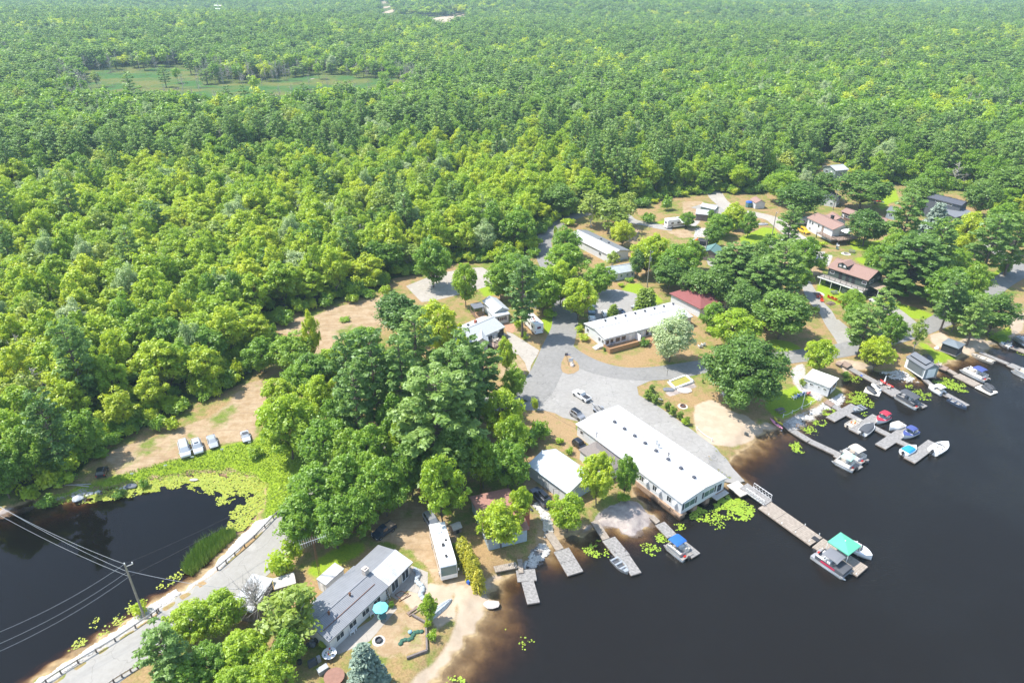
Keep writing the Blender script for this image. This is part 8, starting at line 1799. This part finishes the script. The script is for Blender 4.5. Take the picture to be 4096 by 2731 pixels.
for i in order:
    x, y, z = float(X_[i]), float(Y_[i]), float(zz_[i])
    k = 'D' if dead[i] else ('P' if isp[i] else 'V' if u3[i] < .08 else 'S' if u3[i] > .95 else 'L' if lime[i] else 'B')
    c = {'D': 'd', 'P': 'p'}.get(k, 'b')
    cap = {'d': 60, 'p': 215, 'b': 215}[c]
    if vis[i] and cnt[c] < cap and Rg[i] < 420:
        cnt[c] += 1
        gn, s_ = stand(x, y, E_[i]); lb = look(Rd[i], Hh[i], k) + LAB[k]
        tree(k, x, y, float(Rd[i]), float(Hh[i]), '%s %s' % (lb, s_), lb + 's ' + s_, z)
    else:
        far = Rg[i] > 430
        if k == 'D': idx = 0
        elif k == 'P': idx = (9 + rng.integers(2)) if far else (1 + rng.integers(4)) if True else 0
        elif k in 'VS': idx = 19 + 'VS'.index(k)
        elif k == 'L': idx = (13 + rng.integers(2)) if far else (5 + rng.integers(2))
        else: idx = (11 + rng.integers(2)) if far else (7 + rng.integers(2))
        R0, H0 = {'D': (4.2, 11), 'P': (3.2, 18), 'V': (3.0, 12), 'S': (4.6, 12)}.get(k, (4.2, 14))
        stuff.append((x, y, z, idx, Rd[i] / R0, Hh[i] / H0))
# undergrowth filling the wood floor and its open edge
un = []
for (sp, r1) in ((2.6, 330),):
    gx, gy = np.meshgrid(np.arange(-330, 260, sp), np.arange(40, r1, sp)); gx = gx.ravel() + rng.uniform(-.5, .5, gx.size) * sp; gy = gy.ravel() + rng.uniform(-.5, .5, gy.size) * sp
    k = (np.abs(gx) < gy * .84 + 30); gx, gy = gx[k], gy[k]; do = sdist(gx, gy, OPEN); dl = np.maximum(sdist(gx, gy, LAKE), sdist(gx, gy, POND))
    k = (do < 1.2) & (do > -40) & (dl < -2.2) & (rng.random(gx.size) < np.where(do > -7, .9, .5)); gx, gy = gx[k], gy[k]; zu = height(gx, gy)
    for x, y, z in zip(gx, gy, zu): un.append((x, y, z, 15 + rng.integers(4), rng.uniform(.7, 1.5), rng.uniform(.6, 1.7)))
un = np.array(un)
stuff = np.array(stuff)
# stock for the far-off wood: crown and trunk in one mesh per kind, a collection that is never linked to the scene
def joined(nm, kind, j):
    cm, tm = KINDS[kind][1][j % len(KINDS[kind][1])]
    bm = bmesh.new()
    if cm: bm.from_mesh(cm)
    nf = len(bm.faces); bm.from_mesh(tm)
    bm.faces.ensure_lookup_table()
    for f in bm.faces[nf:]: f.material_index = 1 if cm else 0
    me = bpy.data.meshes.new(nm); bm.to_mesh(me); bm.free()
    if cm: me.materials.append(cm.materials[0])
    me.materials.append(tm.materials[0])
    o = bpy.data.objects.new(nm, me); TREE_COL.objects.link(o)
spec = [('D', 0)] + [('P', j) for j in range(4)] + [('L', 0), ('L', 1), ('B', 0), ('B', 1), ('I', 0), ('I', 1), ('F', 0), ('F', 1), ('H', 0), ('H', 1)]
for n_, (k, j) in enumerate(spec + [('U', 0), ('U', 1), ('X', 0), ('X', 1), ('V', 0), ('S', 0)]): joined('stock_%02d' % n_, k, j)
def stuff_obj(stuff, name, label, cat):
  me = bpy.data.meshes.new(name)
  N = len(stuff)
  me.vertices.add(N); me.vertices.foreach_set('co', stuff[:, :3].ravel())
  for nm, ty, data in (('idx', 'INT', stuff[:, 3].astype(np.int32)),):
      a = me.attributes.new(nm, ty, 'POINT'); a.data.foreach_set('value', data)
  a = me.attributes.new('scl', 'FLOAT_VECTOR', 'POINT'); a.data.foreach_set('vector', np.stack([stuff[:, 4], stuff[:, 4], stuff[:, 5]], 1).astype(np.float32).ravel())
  a = me.attributes.new('rot', 'FLOAT_VECTOR', 'POINT'); rr = np.zeros((N, 3), np.float32); rr[:, 2] = rng.uniform(0, 6.28, N); rr[:, 0] = rng.normal(0, .03, N); a.data.foreach_set('vector', rr.ravel())
  fo = bpy.data.objects.new(name, me); COL.objects.link(fo)
  tag(fo, label, cat, kind='stuff')
  mo = fo.modifiers.new('forest', 'NODES'); mo.node_group = ng
ng = bpy.data.node_groups.new('forest', 'GeometryNodeTree')
ng.interface.new_socket('Geometry', in_out='INPUT', socket_type='NodeSocketGeometry'); ng.interface.new_socket('Geometry', in_out='OUTPUT', socket_type='NodeSocketGeometry')
gi = ng.nodes.new('NodeGroupInput'); go = ng.nodes.new('NodeGroupOutput')
ci = ng.nodes.new('GeometryNodeCollectionInfo'); ci.inputs['Collection'].default_value = TREE_COL; ci.inputs['Separate Children'].default_value = True; ci.inputs['Reset Children'].default_value = True
ip = ng.nodes.new('GeometryNodeInstanceOnPoints'); ip.inputs['Pick Instance'].default_value = True
def na(nm, ty):
    q = ng.nodes.new('GeometryNodeInputNamedAttribute'); q.data_type = ty; q.inputs[0].default_value = nm; return q.outputs[0]
ng.links.new(gi.outputs[0], ip.inputs['Points']); ng.links.new(ci.outputs[0], ip.inputs['Instance'])
ng.links.new(na('idx', 'INT'), ip.inputs['Instance Index']); ng.links.new(na('rot', 'FLOAT_VECTOR'), ip.inputs['Rotation']); ng.links.new(na('scl', 'FLOAT_VECTOR'), ip.inputs['Scale'])
ng.links.new(ip.outputs[0], go.inputs[0])
stuff_obj(stuff, 'forest', 'mixed wood of pines and leafy trees stretching to the horizon', 'forest')
stuff_obj(un, 'undergrowth', 'green undergrowth along the edges of the woods', 'undergrowth')
N = len(stuff)
print('forest', N, cnt)
# ------------------------------------------------------------ haze
hm = bpy.data.materials.new('haze'); hm.use_nodes = True; ht = hm.node_tree; ht.nodes.clear()
ho = ht.nodes.new('ShaderNodeOutputMaterial'); pv = ht.nodes.new('ShaderNodeVolumePrincipled')
pv.inputs['Color'].default_value = (.62, .86, 1, 1); pv.inputs['Density'].default_value = HAZE_D
ht.links.new(pv.outputs[0], ho.inputs['Volume'])
hb = MB().box((0, 4000, 47), (15400, 11000, 106)).build('haze', hm)
tag(hb, 'thin blue summer haze over the far forest', 'haze', kind='stuff')
